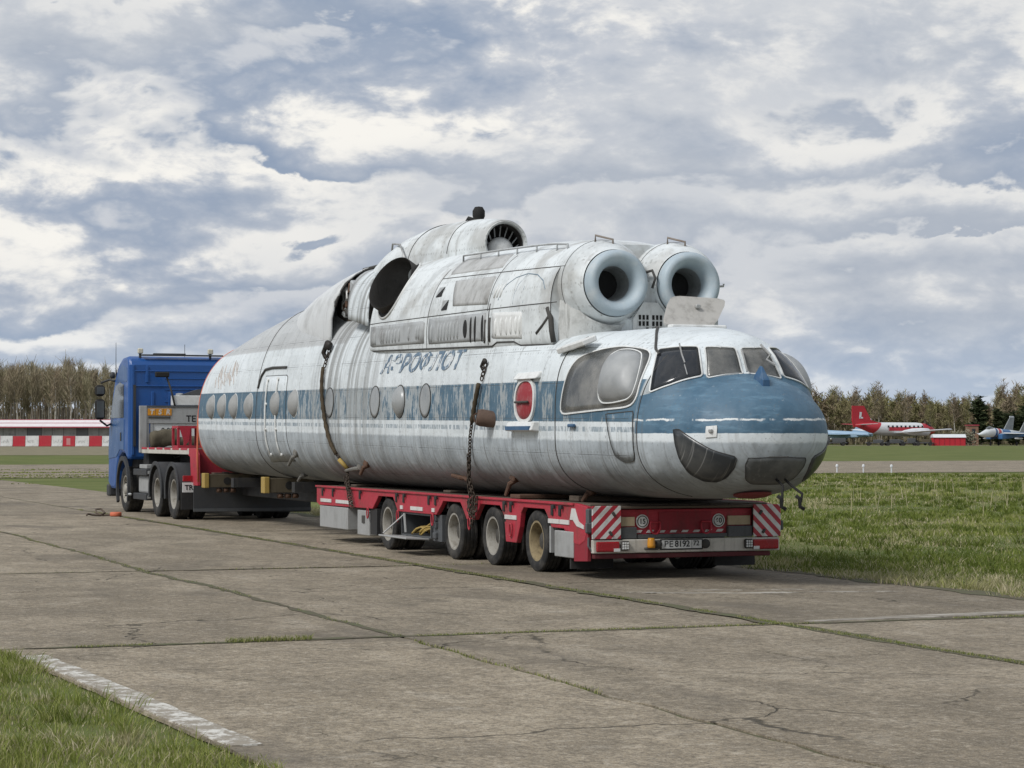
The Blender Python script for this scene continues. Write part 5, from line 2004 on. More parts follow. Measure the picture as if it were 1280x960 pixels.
for xc, tx in ((11.30, '15'), (12.32, '60')):
    mb = MB()
    mb.lathe([(0, .0), (.083, .0), (.083, .012), (0, .012)], (xc, 25.155, .69), (0, -1, 0), 32)
    sg_ = mb.build('limit_sign', m_plate, trl)
    mb = MB()
    mb.lathe([(.060, .0125), (.060, .016), (.069, .016), (.069, .0125)], (xc, 25.155, .69), (0, -1, 0), 32, closed=True)
    mb.build('sign_ring', m_ink, sg_)
    mb = MB()
    lettering(mb, tx, .085, (xc, 25.142, .688), (1, 0, 0), (0, 0, 1), .002, bold=.002)
    mb.build('lettering', m_ink, sg_, fix=False)
for xc in (11.46, 12.14):
    mb = MB(); mb.smooth = True
    mb.tube([(xc + .065 * math.cos(t), 25.12, .62 + .085 * math.sin(t)) for t in np.linspace(PI, 2 * PI, 12)] + [(xc + .065, 25.12, .68), (xc - .065, 25.12, .68)], .013, 6, closed=True)
    mb.build('lashing_ring', m_red, rb)
mb = MB()
for k in range(8):
    x0 = 11.2 + k * .155
    mb.prism([(x0, .552), (x0 + .08, .552), (x0 + .105, .585), (x0 + .025, .585)], 1, 25.150, 25.158)
mb.build('hazard_tape', m_reflw, rb)
mb = MB()
mb.span((TL + .62, 25.11, .49), (TR_ - .72, 25.2, .535))
mb.build('under_rail', m_darkgrey, trl)
mb = MB()
mb.span((TL + .03, YB - .02, .315), (TR_ - .02, YB + .06, .478))
bp = mb.build('bumper', m_bumper, trl, bevel=.012)
mb = MB()
mb.span((TL + .05, YB - .005, .25), (TR_ - .14, YB + .08, .308))
mb.build('bumper_bar', paint('dull_maroon', (.085, .012, .016), .7), trl, bevel=.01)
for x0, x1, sgn in ((TL + .06, TL + .36, 1), (TR_ - .40, TR_ - .05, -1)):
    mb = MB()
    mb.span((x0, YB - .06, .335), (x1, YB - .02, .455))
    lc = mb.build('tail_lamp', m_lampred, bp, bevel=.015)
    mb = MB()
    xa = x1 if sgn > 0 else x0
    mb.span((xa - .08 if sgn > 0 else xa, YB - .068, .338), (xa if sgn > 0 else xa + .08, YB - .061, .375))
    mb.build('reverse_lens', m_plate, lc)
for xc in (TL + .43, TR_ - .46):
    mb = MB()
    mb.box((xc, YB - .045, .405), (.105, .05, .115), ch=.012)
    wl = mb.build('work_lamp', m_seam, bp)
    mb = MB()
    for r_ in range(3):
        for k in range(3):
            mb.box((xc - .03 + k * .03, YB - .074, .375 + r_ * .03), (.024, .008, .024), ch=.003)
    mb.build('lens', m_plate, wl)
mb = MB(); mb.smooth = True
mb.lathe([(.0, .12), (.035, .12), (.045, .10), (.048, .03), (.048, .0)], (TL + .76, YB - .08, .375), (0, 0, 1), 20)
bc = mb.build('beacon', m_amber, bp)
mb = MB()
mb.box((TL + .77, YB - .06, .365), (.17, .06, .03), ch=.008)
mb.build('bracket', m_seam, bc)
mb = MB()
mb.span((11.50, YB - .034, .345), (12.07, YB - .02, .475))
pl = mb.build('number_plate', m_ink, bp, bevel=.006)
mb = MB()
mb.span((11.52, YB - .040, .362), (12.05, YB - .0345, .462))
pf = mb.build('plate_face', m_plate, pl)
mb = MB()
lettering(mb, '\u0412\u0415', .10, (11.61, YB - .0405, .410), (1, 0, 0), (0, 0, 1), .002, bold=.0015)
lettering(mb, '8192', .105, (11.79, YB - .0405, .414), (1, 0, 0), (0, 0, 1), .002, bold=.002, spacing=.95)
lettering(mb, '72', .085, (11.975, YB - .0405, .420), (1, 0, 0), (0, 0, 1), .002, bold=.0015)
mb.span((11.915, YB - .0425, .366), (11.919, YB - .0405, .458))
mb.build('lettering', m_ink, pf, fix=False)
for xc in (11.465, 12.105):
    mb = MB(); mb.smooth = True
    mb.lathe([(.0, .06), (.04, .055), (.055, .03), (.055, .0)], (xc, YB - .02, .412), (0, -1, 0), 20)
    mb.build('plate_lamp', m_seam, bp)

# gooseneck, headboard and its load platform
mb = MB()
mb.prism([(46.6, 1.48), (45.85, 1.48), (45.7, 1.35), (45.62, .72), (46.2, .72), (46.3, 1.30), (46.6, 1.36)], 0, TL, TL + .07)
mb.build('gooseneck_side', m_red, trl, bevel=.01)
mb = MB()
mb.prism([(46.6, 1.48), (45.85, 1.48), (45.7, 1.35), (45.62, .72), (46.2, .72), (46.3, 1.30), (46.6, 1.36)], 0, TR_ - .07, TR_)
mb.build('gooseneck_side', m_red, trl, bevel=.01)
mb = MB()
mb.prism([(TL + .08, .96), (TR_ - .08, .96), (TR_ - .08, 1.46), (TL + .08, 1.46)], 1, 45.80, 45.86)
mb.build('gooseneck_face', m_reddark, trl)
mb = MB()
mb.span((TL + .03, 45.9, 1.36), (TR_ - .03, 51.2, 1.47))
plf = mb.build('platform', m_wood, trl)
for xa in (TL - .01, TR_ - .05):
    mb = MB()
    mb.span((xa, 46.4, 1.35), (xa + .06, 51.22, 1.475))
    er = mb.build('edge_rail', m_bumper, plf, bevel=.008)
    mb = MB()
    for Y in np.arange(46.5, 51.2, .8):
        mb.span((xa - .004, Y, 1.44), (xa + .03, Y + .62, 1.485))
    mb.build('red_trim', m_red, er)
mb = MB()
mb.span((11.35, 46.0, .98), (12.4, 50.6, 1.35))
mb.build('gooseneck_beam', m_blacksteel, trl)
YH = 51.12
mb = MB()
mb.span((TL - .06, YH - .05, 1.36), (TL + .10, YH + .06, 2.42))
mb.span((TR_ - .10, YH - .05, 1.36), (TR_ + .02, YH + .06, 2.42))
hb = mb.build('headboard_post', m_boxgrey, trl, bevel=.01)
mb = MB()
mb.span((TL + .10, YH - .03, 2.02), (TR_ - .1, YH + .03, 2.40))
hbp = mb.build('headboard_panel', m_boxgrey, trl, bevel=.006)
mb = MB()
mb.span((TL + .10, YH - .045, 2.385), (TR_ - .1, YH + .04, 2.425))
mb.build('top_rail', m_darkgrey, hbp)
mb = MB()
mb.span((TL + .26, YH + .0, 1.48), (TR_ - .3, YH + .02, 2.02))
wb = mb.build('name_board', m_plate, hbp)
mb = MB()
mb.span((TL + .10, YH - .02, 1.48), (TL + .16, YH + .02, 2.02)); mb.span((TL + .19, YH - .02, 1.48), (TL + .25, YH + .02, 2.02))
mb.build('stiffener', m_boxgrey, hbp)
for k, chh in enumerate('TSR'):
    xc = 10.81 + k * .185
    mb = MB()
    mb.span((xc - .088, YH - .048, 2.20), (xc + .088, YH - .03, 2.355))
    t_ = mb.build('badge_tile', m_amber, hbp, bevel=.006)
    mb = MB()
    lettering(mb, chh, .15, (xc, YH - .049, 2.275), (1, 0, 0), (0, 0, 1), .003, bold=.006, shear=.15)
    mb.build('lettering', m_reflw, t_, fix=False)
mb = MB()
mb.span((10.74, YH - .045, 2.135), (11.24, YH - .032, 2.178))
mb.build('badge_base', m_seam, hbp)
mb = MB()
lettering(mb, '\u0422\u0415', .19, (11.72, YH - .032, 2.12), (1, 0, 0), (0, 0, 1), .003, bold=.005)
mb.build('lettering', m_ink, hbp, fix=False)
mb = MB()
lettering(mb, '0 091', .16, (11.22, YH - .001, 1.86), (1, 0, 0), (0, 0, 1), .003, bold=.002)
mb.build('lettering', m_ink, wb, fix=False)
# lamp on a stalk above the headboard
mb = MB(); mb.smooth = True
mb.tube([(11.36, YH + .04, 2.42), (11.28, YH + .04, 2.75), (11.17, YH + .04, 3.08)], .022, 6)
lm = mb.build('lamp_stalk', m_seam, hbp)
mb = MB()
mb.box((11.06, YH + .02, 3.13), (.32, .10, .12), ch=.02)
mb.build('flood_lamp', m_black, lm)
# cross beams of the extension, one near the gooseneck and one half way
for Y in (45.05, 40.35):
    mb = MB()
    mb.span((TL + .08, Y - .11, .70), (TR_ - .08, Y + .11, .965))
    cb = mb.build('outrigger_beam', m_olive, trl, bevel=.01)
    for xa in (TL - .02, TR_ - .08):
        mb = MB()
        mb.span((xa, Y - .13, .69), (xa + .098, Y + .13, .985))
        mb.build('beam_end', m_yellow, cb, bevel=.012)
    for xc in (TL + .45, TL + .72, TL + 1.0):
        mb = MB()
        mb.lathe([(0, 0), (.075, 0), (.075, .01), (0, .01)], (xc, Y - .108, .83), (0, -1, 0), 16)
        mb.build('lightening_hole', m_black, cb)
    for q in range(3):
        mb = MB(); mb.smooth = True
        xc = TL + .3 + q * .14
        mb.lathe([(.0, -.05), (.045, -.05), (.045, .05), (0, .05)], (xc, Y - .05, .64), (1, .2, 0), 14)
        mb.build('pipe_end', m_rust, cb)
mb = MB()
mb.span((TL + .1, 38.6, .74), (TR_ - .1, 38.8, .92))
mb.build('extension_cross', m_blacksteel, trl)
mb = MB()
mb.span((TL + .1, 43.0, .74), (TR_ - .1, 43.2, .92))
mb.build('extension_cross', m_blacksteel, trl)

# ------------------------------------------------------------------ loose things on and round the trailer
def baulk(lbl, a, b, mt):
    mb = MB()
    mb.span(a, b)
    o = mb.build('timber_baulk', mt, None, bevel=.012)
    return tag(o, lbl, 'timber', 'timber baulks under the hull')
baulk('timber baulk across the deck under the cockpit end of the hull', (10.9, 26.2, .905), (12.9, 26.5, .975), m_wood)
baulk('red-brown timber baulk under the hull above the third trailer wheel', (10.66, 27.6, .905), (13.05, 27.95, .96), m_rust)
baulk('timber baulk across the deck behind the middle chain', (10.9, 31.0, .905), (12.9, 31.3, .94), m_wood)
baulk('timber baulk across the front end of the trailer deck', (10.9, 35.6, .905), (12.9, 35.9, .935), m_wood)
mb = MB()
mb.span((10.85, 45.2, .97), (12.9, 45.45, .99))
mb.build('saddle_board', m_wood, trl)

m_tarp = paint('rolled_tarp', (.105, .092, .066), .9, (.045, .038, .028), .7, 5, spec=.15)
for (lbl, xa, xb, Y, zc, r_) in (('thick roll of dark tarpaulin lying along the foot of the headboard', 10.72, 11.34, 50.75, 1.67, .19),
                                 ('flatter bundle of dark tarpaulin squeezed beside the red stand', 11.30, 11.95, 50.72, 1.59, .12)):
    mb = MB(); mb.smooth = True
    rings = []
    for k in range(9):
        u = k / 8
        sc = r_ * (1 + .06 * math.sin(k * 2.1)) * (.86 if k in (0, 8) else 1)
        rings.append([(xa + (xb - xa) * u, Y + sc * (1 + .10 * math.sin(3 * t + k * .4)) * math.cos(t), zc + .04 * u + sc * (1 + .10 * math.sin(3 * t + k * .4)) * math.sin(t)) for t in np.linspace(0, 2 * PI, 25)[:-1]])
    mb.loft(rings)
    tag(mb.build('tarpaulin_roll', m_tarp), lbl, 'tarpaulin')
st_ = thing('steel_stand', 'red welded steel stand at the rear of the gooseneck platform', 'stand', (11.2, 48.9, 1.475))
mb = MB()
mb.span((10.86, 48.6, 1.475), (11.62, 49.2, 1.53)); mb.span((10.86, 48.6, 1.90), (11.62, 49.2, 1.955))
mb.build('stand_plate', m_red, st_)
for xx in (10.88, 11.14, 11.38, 11.58):
    mb = MB()
    mb.span((xx - .025, 48.62, 1.53), (xx + .025, 48.67, 1.90)); mb.span((xx - .025, 49.13, 1.53), (xx + .025, 49.18, 1.90))
    mb.build('stand_post', m_red, st_)
mb = MB()
mb.prism([(10.90, 1.90), (11.14, 1.90), (11.10, 1.62), (11.02, 1.53)], 1, 48.60, 48.618)
mb.build('gusset', m_red, st_)
bx = thing('equipment_box', 'white equipment box standing against the top of the headboard', 'box', (11.7, 51.3, 2.43))
mb = MB()
mb.span((11.32, 51.18, 2.43), (12.2, 51.42, 2.66))
mb.build('box_body', m_plate, bx, bevel=.015)
mb = MB()
mb.prism([(11.5, 2.665), (12.1, 2.665), (12.1, 2.82), (11.9, 2.80)], 1, 51.2, 51.4)
mb.build('box_cover', m_darkgrey, bx)
mb = MB(); mb.smooth = True
for k in range(7):
    c_ = np.array((TL + .14 + .06 * rnd.random(), 31.35 + .55 * rnd.random(), .32 + .05 * rnd.random()))
    a_ = rnd.random() * 3
    mb.tube([tuple(c_ + np.array((.10 * math.cos(t + a_), .18 * math.sin(t), .05 * math.sin(2 * t + a_)))) for t in np.linspace(0, 2 * PI, 14)[:-1]], .014, 5, closed=True)
mb.tube([(TL + .1, 31.9, .3), (TL + .12, 31.6, .38), (TL + .15, 31.3, .48)], .014, 5)
tag(mb.build('lashing_strap', m_yellow), 'tangled yellow lashing strap lying in the open tool box', 'strap')

# chains over the hull
m_chain = paint('rusty_chain', (.075, .058, .045), .8, (.03, .022, .018), .7, 12, .3)
m_sleeve = paint('chain_sleeve', (.075, .058, .038), .9, (.03, .025, .02), .7, 9, spec=.1)
m_hook = paint('hook_steel', (.03, .028, .026), .6, (.06, .04, .03), .5, 9, .4)


def along(P, step):
    P = [np.array(q, float) for q in P]
    outp, carry = [], 0.0
    for a_, b_ in zip(P, P[1:]):
        L_ = np.linalg.norm(b_ - a_)
        t = carry
        while t < L_:
            outp.append((a_ + (b_ - a_) * t / L_, (b_ - a_) / L_))
            t += step
        carry = t - L_
    return outp


def links(mb, P, ln=.075, wd=.026, r=.008, step=.055):
    ln, wd, r, step = ln * .8, wd * .75, r * .75, step * .8
    for k, (q, d) in enumerate(along(P, step)):
        d = Vector(d)
        u = d.orthogonal().normalized()
        u = Matrix.Rotation(k * PI / 2 + .4, 3, d) @ u
        pts = []
        for t in np.linspace(0, 2 * PI, 13)[:-1]:
            pts.append(Vector(q) + d * (ln / 2 * math.cos(t)) + u * (wd * math.sin(t)))
        mb.tube(pts, r, 5, closed=True)


def side_pt(Y, z_, off=.03):
    return hp((-HULL.w(Y, z_) - off, Y, z_))


def chain(lbl, top, sleeve, low, tail, big=True):
    t = thing('tie_down_chain', lbl, 'chain', tuple(low[-1][:2]) + (.9,), 0, 'chains lashing the hull to the trailer')
    mb = MB(); mb.smooth = True
    links(mb, top, .10, .035, .012, .075)
    mb.build('chain_links', m_chain, t)
    mb = MB(); mb.smooth = True
    links(mb, [sleeve[-1]] + low, .085, .03, .011, .06)
    mb.build('chain_links', m_chain, t)
    mb = MB(); mb.smooth = True
    for k in range(len(tail)):
        links(mb, tail[k], .085, .03, .011, .06)
    mb.build('chain_tail', m_chain, t)
    mb = MB(); mb.smooth = True
    n = len(sleeve)
    mb.tube(sleeve, [.031 + .006 * math.sin(3 * k) for k in range(n)], 10)
    mb.build('sleeve', m_sleeve, t)
    q = np.array(top[0])
    mb = MB(); mb.smooth = True
    hs = 1.0 if big else .55
    NA = lambda v: np.array(v) * hs
    mb.tube([tuple(q + NA((-.03, .0, .16))), tuple(q + NA((-.05, .05, .06))), tuple(q + NA((-.06, .12, -.02))), tuple(q + NA((-.05, .06, -.10))), tuple(q + NA((-.03, -.02, -.06)))], [r_ * hs for r_ in (.03, .04, .04, .03, .02)], 8)
    mb.box(tuple(q + NA((-.02, -.02, .10))), tuple(NA((.10, .16, .14))), rot=(.4, .2, .3), ch=.03)
    mb.build('hook', m_hook, t)
    return t


ch1 = chain('rusty chain in a dark sleeve, the farther one towards the tail of the hull',
      [side_pt(36.15, 3.12), side_pt(36.16, 2.98), side_pt(36.16, 2.86)],
      [side_pt(36.16 - .0015 * k * k - .012 * k, 2.86 - .075 * k, .05) for k in range(20)],
      [side_pt(35.24, 1.22, .05), (TL - .03, 34.95, .98), (TL - .05, 34.85, .86)],
      [[(TL - .06, 34.88, .95), (TL - .06, 34.75, .80), (TL - .06, 34.6, .58)], [(TL - .05, 34.95, 1.0), (TL - .07, 34.82, .78), (TL - .05, 34.75, .62)], [(TL - .07, 35.0, 1.05), (TL - .06, 34.9, .86)]])
ch2 = chain('rusty chain in a dark sleeve beside the brown stub pipe, nearer the cockpit',
      [side_pt(28.46, 2.66), side_pt(28.50, 2.54), side_pt(28.54, 2.44)],
      [side_pt(28.56 + .022 * k, 2.42 - .052 * k, .05) for k in range(11)],
      [side_pt(28.88, 1.72, .04), side_pt(29.0, 1.45, .05), (TL - .11, 29.05, 1.15), (TL - .04, 29.06, .92), (TL - .05, 29.05, .75)],
      [[side_pt(29.0, 1.45, .07), (TL - .13, 29.02, 1.2), (TL - .06, 29.0, .9), (TL - .06, 29.0, .55)], [side_pt(29.04, 1.40, .07), (TL - .10, 29.12, 1.1), (TL - .06, 29.12, .85), (TL - .06, 29.15, .62)], [(TL - .06, 28.9, .88), (TL - .07, 28.92, .7), (TL - .06, 29.2, .66), (TL - .06, 29.2, .86)], [(TL - .08, 29.0, .8), (TL - .08, 29.05, .48)]], False)
mb = MB(); mb.smooth = True
mb.tube([tuple(np.array(side_pt(35.3, 1.35, .07))), tuple(np.array(side_pt(35.2, 1.2, .07)))], .035, 8)
mb.build('tag_clip', m_yellow, ch1)
stp_ = MB(); stp_.smooth = True
stp_.tube([(TL - .02, 45.42, 2.28), (TL - .045, 45.42, 1.9), (TL - .05, 45.42, 1.3), (TL - .03, 45.42, .80)], .020, 6)
tag(stp_.build('ratchet_strap', m_orange), 'thin orange strap hanging straight down from the cut tail of the hull', 'strap')
# coil of orange strap and a rope end on the paving by the front wheel
oc = thing('strap_coil', 'flat orange strap coil with grey rope on the paving beside the truck front wheel', 'strap', (9.61, 49.06, 0))
mb = MB(); mb.smooth = True
mb.lathe([(.03, 0), (.115, 0), (.125, .02), (.125, .075), (.11, .09), (.05, .085), (.03, .05)], (9.61, 49.06, .004), (0, 0, 1), 28)
mb.build('coil', m_orange, oc)
mb = MB(); mb.smooth = True
mb.tube([(9.51, 49.16, 0.03), (9.39, 49.36, 0.02), (9.26, 49.46, 0.07), (9.28, 49.61, 0.14), (9.39, 49.58, 0.15), (9.43, 49.36, 0.07), (9.31, 49.26, 0.02), (9.16, 49.41, 0.03), (9.06, 49.34, 0.05), (9.01, 49.21, 0.03)], .022, 7)
mb.build('rope', m_wood, oc)


# ================================================================== the tractor unit
m_blue = paint('cab_blue', (.014, .078, .275), .32, (.03, .06, .13), .35, 1.6, spec=.5, fine=.05, bmp=.03)
m_bluelt = paint('cab_blue_door', (.022, .082, .225), .3, (.06, .1, .17), .35, 1.6, spec=.5, fine=.05, bmp=.03)
m_plast = paint('grey_plastic', (.035, .037, .04), .6, (.06, .055, .05), .5, 4)
m_cabglass = glass('cab_glass', (.05, .055, .06), (.10, .11, .11), .05)
m_clear = paint('lamp_lens', (.52, .50, .42), .3, (.3, .28, .2), .3, 8)
TX0, TX1 = 10.38, 12.86
trk = thing('tractor_truck', 'blue sleeper cab tractor truck coupled to the red trailer', 'truck', (11.62, 50.0, 0))
prof = [(51.55, 1.20), (51.55, 3.36), (51.62, 3.50), (51.8, 3.56), (52.3, 3.54), (52.75, 3.40), (53.15, 3.10), (53.45, 2.70), (53.78, 2.05), (53.9, 1.6), (53.95, .62), (53.6, .50), (53.15, .50), (53.0, .62), (52.95, .95), (52.7, 1.25), (52.35, 1.35), (52.0, 1.33), (51.75, 1.20)]
mb = MB()
mb.prism(prof, 0, TX0, TX1)
cab = mb.build('cab', m_blue, trk, bevel=.07)
for sx, xf in ((-1, TX0), (1, TX1)):
    mb = MB()
    mb.prism([(52.05, 1.42), (52.05, 2.12), (53.42, 2.10), (53.74, 1.95), (53.84, 1.5), (53.84, 1.2), (52.9, 1.25), (52.55, 1.42)], 0, xf - .012, xf + .012)
    dr = mb.build('door', m_bluelt, cab, bevel=.008)
    mb = MB()
    mb.prism([(52.10, 2.16), (52.10, 2.92), (52.55, 2.98), (53.02, 2.90), (53.36, 2.55), (53.6, 2.16)], 0, xf - .010, xf + .010)
    mb.build('window', m_cabglass, dr)
    mb = MB()
    mb.box((xf + sx * .02, 52.35, 1.72), (.03, .05, .20), ch=.01)
    mb.build('handle', m_seam, dr)
    mb = MB()
    mb.prism([(51.72, 2.98), (51.75, 3.30), (52.3, 3.40), (52.7, 3.22), (52.95, 2.98)], 0, xf - .006, xf + .006)
    mb.build('roof_panel', m_bluelt, cab, bevel=.004)
    # mirrors on their arms
    mb = MB(); mb.smooth = True
    mb.tube([(xf, 53.15, 3.02), (xf + sx * .10, 53.3, 3.06), (xf + sx * .30, 53.35, 2.98)], .026, 6)
    ma = mb.build('mirror_arm', m_plast, cab)
    mb = MB(); mb.smooth = True
    mb.tube([(xf, 53.6, 2.02), (xf + sx * .12, 53.5, 1.98), (xf + sx * .30, 53.4, 2.10)], .026, 6)
    ma = mb.build('mirror_arm', m_plast, cab)
    for zc, hh in ((2.80, .26), (2.36, .48)):
        mb = MB()
        mb.box((xf + sx * .31, 53.38, zc), (.23, .16, hh), ch=.05)
        mi_ = mb.build('mirror', m_black, ma, bevel=.01)
        mb = MB()
        mb.box((xf + sx * .31, 53.296, zc), (.17, .008, hh - .10), ch=.003)
        mb.build('mirror_glass', m_cabglass, mi_)
    mb = MB(); mb.smooth = True
    mb.lathe([(0, .09), (.05, .08), (.065, .0), (.05, -.06), (0, -.07)], (xf + sx * .03, 53.3, 3.15), (0, 0, 1), 14)
    mb.build('camera_pod', m_plast, cab)
# windscreen and grille, seen only from the front
mb = MB()
q = [(TX0 + .12, 53.88, 1.98), (TX1 - .12, 53.88, 1.98), (TX1 - .2, 53.27, 3.02), (TX0 + .2, 53.27, 3.02)]
mb.add(q + [(a_, b_ - .06, c_ - .03) for a_, b_, c_ in q], [(0, 1, 2, 3), (7, 6, 5, 4), (0, 4, 5, 1), (1, 5, 6, 2), (2, 6, 7, 3), (3, 7, 4, 0)])
mb.build('windscreen', m_cabglass, cab)
mb = MB()
for k in range(6):
    mb.box((11.62, 53.96, .9 + k * .14), (1.7, .04, .09), ch=.01)
mb.build('grille', m_plast, cab)
mb = MB()
mb.span((TX0 - .02, 53.7, .32), (TX1 + .02, 54.05, .60))
mb.build('front_bumper', m_plast, cab, bevel=.04)
# back wall pressings
for z_, dz, d in ((3.22, .025, .02), (2.88, .03, .025), (2.80, .02, .018), (3.05, .018, .014), (2.52, .02, .014)):
    mb = MB()
    mb.box(((TX0 + TX1) / 2 + (.35 if dz < .025 else 0), 51.55 - d / 2, z_), (TX1 - TX0 - (.16 if dz >= .025 else .95), d, dz), ch=.006)
    mb.build('wall_rib', m_blue, cab)
for xx, z0, z1 in ((TX0 + .10, 1.3, 3.36), (TX0 + .42, 2.95, 3.34), (TX0 + .55, 1.5, 2.75), (TX0 + .95, 1.5, 2.75), (TX0 + 1.5, 1.5, 2.7), (TX1 - .12, 1.3, 3.36)):
    mb = MB()
    mb.box((xx, 51.54, (z0 + z1) / 2), (.07, .03, z1 - z0), ch=.012)
    mb.build('wall_rib', m_blue, cab)
mb = MB()
mb.span((TX0 + .10, 51.51, 1.5), (TX0 + .16, 51.56, 2.9))
mb.build('side_deflector_edge', m_plast, cab)
mb = MB()
mb.box((TX0 + 1.25, 51.6, 3.585), (1.9, .10, .035), ch=.01)
mb.box((TX0 + .95, 51.62, 3.615), (.75, .10, .03), ch=.01)
mb.build('roof_rail', m_plast, cab)
for xx in (10.67, 12.30):
    mb = MB()
    mb.tube([(xx, 51.7, 3.50), (xx, 51.7, 3.62)], .03, 6)
    lp = mb.build('lamp_foot', m_plast, cab)
    mb = MB()
    mb.box((xx, 51.68, 3.68), (.125, .08, .125), ch=.02)
    mb.build('work_lamp', m_clear, lp)
mb = MB(); mb.smooth = True
mb.tube([(TX0 + .02, 53.05, 3.1), (TX0 + .0, 53.05, 3.3), (TX0 + .0, 53.05, 3.92)], [.025, .009, .005], 6)
mb.build('aerial', m_plast, cab)
mb = MB()
mb.tube([(11.75, 51.9, 3.55), (11.75, 51.9, 3.85)], .006, 5)
mb.build('aerial', m_plast, cab)
mb = MB()
P = [(-.085, .075), (-.03, .09), (.03, .09), (.085, .075), (.08, -.02), (.04, -.075), (0, -.10), (-.04, -.075), (-.08, -.02)]
mb.prism([(11.55 + a_, 2.63 + c_) for a_, c_ in P], 1, 51.525, 51.54)
em = mb.build('shield_emblem', m_plate, cab)
mb = MB()
mb.lathe([(.020, 0), (.020, .004), (.036, .004), (.036, 0)], (11.55, 51.524, 2.63), (0, -1, 0), 16)
mb.build('emblem_mark', m_boxgrey, em)
# frame, tanks, steps
mb = MB()
for xx in (11.2, 12.04):
    mb.span((xx - .05, 45.6, .72), (xx + .05, 53.4, 1.0))
mb.span((11.1, 46.6, .98), (12.14, 48.6, 1.12))
mb.build('chassis_frame', m_blacksteel, trk)
mb = MB()
mb.span((TX0 + .35, 51.0, .55), (TX1 - .35, 52.9, 1.35))
mb.build('engine_block', m_blacksteel, trk)
for z_ in (.86, .32):
    mb = MB()
    mb.span((TX0 + .03, 49.75, z_), (TX0 + .55, 51.15, z_ + .14))
    stp = mb.build('step_plate', m_plast, trk, bevel=.012)
    for k in range(4):
        for yy in range(2):
            mb = MB()
            mb.box((TX0 + .10 + k * .12, 49.742, z_ + .05 + yy * .0 + .02), (.07, .012, .07), ch=.01)
            if yy == 0:
                mb.build('tread_stud', m_boxgrey, stp)
mb = MB()
mb.span((TX0 + .12, 49.85, .46), (TX0 + .62, 51.0, .86))
mb.build('fuel_tank', m_boxgrey, trk, bevel=.05)
mb = MB()
mb.span((TX0 + .12, 50.1, 1.01), (TX0 + .5, 50.9, 1.10))
mb.build('battery_cover', m_boxgrey, trk, bevel=.01)
mb = MB(); mb.smooth = True
mb.tube([(TX0 - .02, 51.15, .42), (TX0 - .02, 51.5, .42)], .03, 8)
mb.build('jacking_tube', m_boxgrey, trk)
mb = MB()
mb.span((TX1 - .62, 49.75, .35), (TX1 - .05, 51.15, .95))
mb.build('fuel_tank', m_boxgrey, trk, bevel=.05)
mb = MB(); mb.smooth = True
for k in range(4):
    mb.tube([(11.3 + k * .12, 51.5, 1.5 + .1 * k), (11.3 + k * .12, 50.9, 1.25), (11.35 + k * .1, 50.2, 1.3), (11.4 + k * .1, 49.6, 1.2)], .02, 6)
mb.build('air_line', m_seam, trk)
for s_, xo in ((-1, TX0), (1, TX1)):
    for Y, fr in ((52.05, True), (48.60, False), (46.98, False)):
        if fr:
            wheel('wheel', xo - s_ * .20, Y, .52, .36, .30, s_, m_rimg, trk, front=True)
        else:
            wheel('wheel', xo - s_ * .165, Y, .52, .29, .30, s_, m_rimg, trk, .14)
            wheel('wheel', xo - s_ * .50, Y, .52, .29, .30, s_, m_rimg, trk, .10)
            mb = MB()
            x0, x1 = (xo - .01, xo + .66) if s_ < 0 else (xo - .66, xo + .01)
            outer = [(Y + .66 * math.cos(t), .54 + .64 * math.sin(t)) for t in np.linspace(R(-12), R(192), 24)]
            inner = [(Y + .625 * math.cos(t), .54 + .605 * math.sin(t)) for t in np.linspace(R(192), R(-12), 24)]
            mb.prism(outer + inner, 0, x0, x1)
            mg = mb.build('mudguard', m_plast, trk)
            sharp(mg, 40)
            mb = MB()
            lipo = [(Y + .675 * math.cos(t), .54 + .655 * math.sin(t)) for t in np.linspace(R(-12), R(192), 24)]
            lipi = [(Y + .59 * math.cos(t), .54 + .57 * math.sin(t)) for t in np.linspace(R(192), R(-12), 24)]
            xl = xo + s_ * .012
            mb.prism(lipo + lipi, 0, xl - .012, xl + .012)
            mb.build('mudguard_lip', m_plast, mg)
    mb = MB()
    arch_o = [(52.05 + .70 * math.cos(t), .56 + .72 * math.sin(t)) for t in np.linspace(R(-30), R(205), 26)]
    arch_i = [(52.05 + .60 * math.cos(t), .56 + .62 * math.sin(t)) for t in np.linspace(R(205), R(-30), 26)]
    xl = xo + s_ * .02
    mb.prism(arch_o + arch_i, 0, xl - .03, xl + .03)
    mb.build('wheel_arch', m_plast, cab)
mb = MB()
mb.span((TX0 + .02, 46.22, .22), (TX0 + .45, 46.26, .75))
mb.build('mud_flap', m_blacksteel, trk)
mb = MB()
mb.span((TX1 - .45, 46.22, .22), (TX1 - .02, 46.26, .75))
mb.build('mud_flap', m_blacksteel, trk)
mb = MB()
mb.prism([(TX0 + .12, .20), (TX1 + .1, .17), (TX1 + .1, .70), (TX0 + .12, .72)], 1, 45.52, 45.55)
rf = mb.build('rear_flap', m_plast, trk)
mb = MB()
mb.span((TX0 + .12, 45.49, .20), (TX1 + .1, 45.52, .26))
mb.build('flap_edge', m_darkgrey, rf)
mb = MB()
mb.span((TX0 + .0, 46.0, .58), (TX0 + .26, 46.03, .78))
tp = mb.build('tail_plate', m_plate, trk)
mb = MB()
lettering(mb, 'TR', .14, (TX0 + .13, 45.998, .675), (1, 0, 0), (0, 0, 1), .003, bold=.004)
mb.build('lettering', m_ink, tp, fix=False)
mb = MB()
mb.span((TX0 + .02, 46.05, .80), (TX0 + .3, 46.1, .92))
mb.build('tail_lamp', m_lampred, trk, bevel=.01)


# ================================================================== far side of the airfield
def lat(px_, dist):
    return (px_ - 640) / 2850.0 * dist


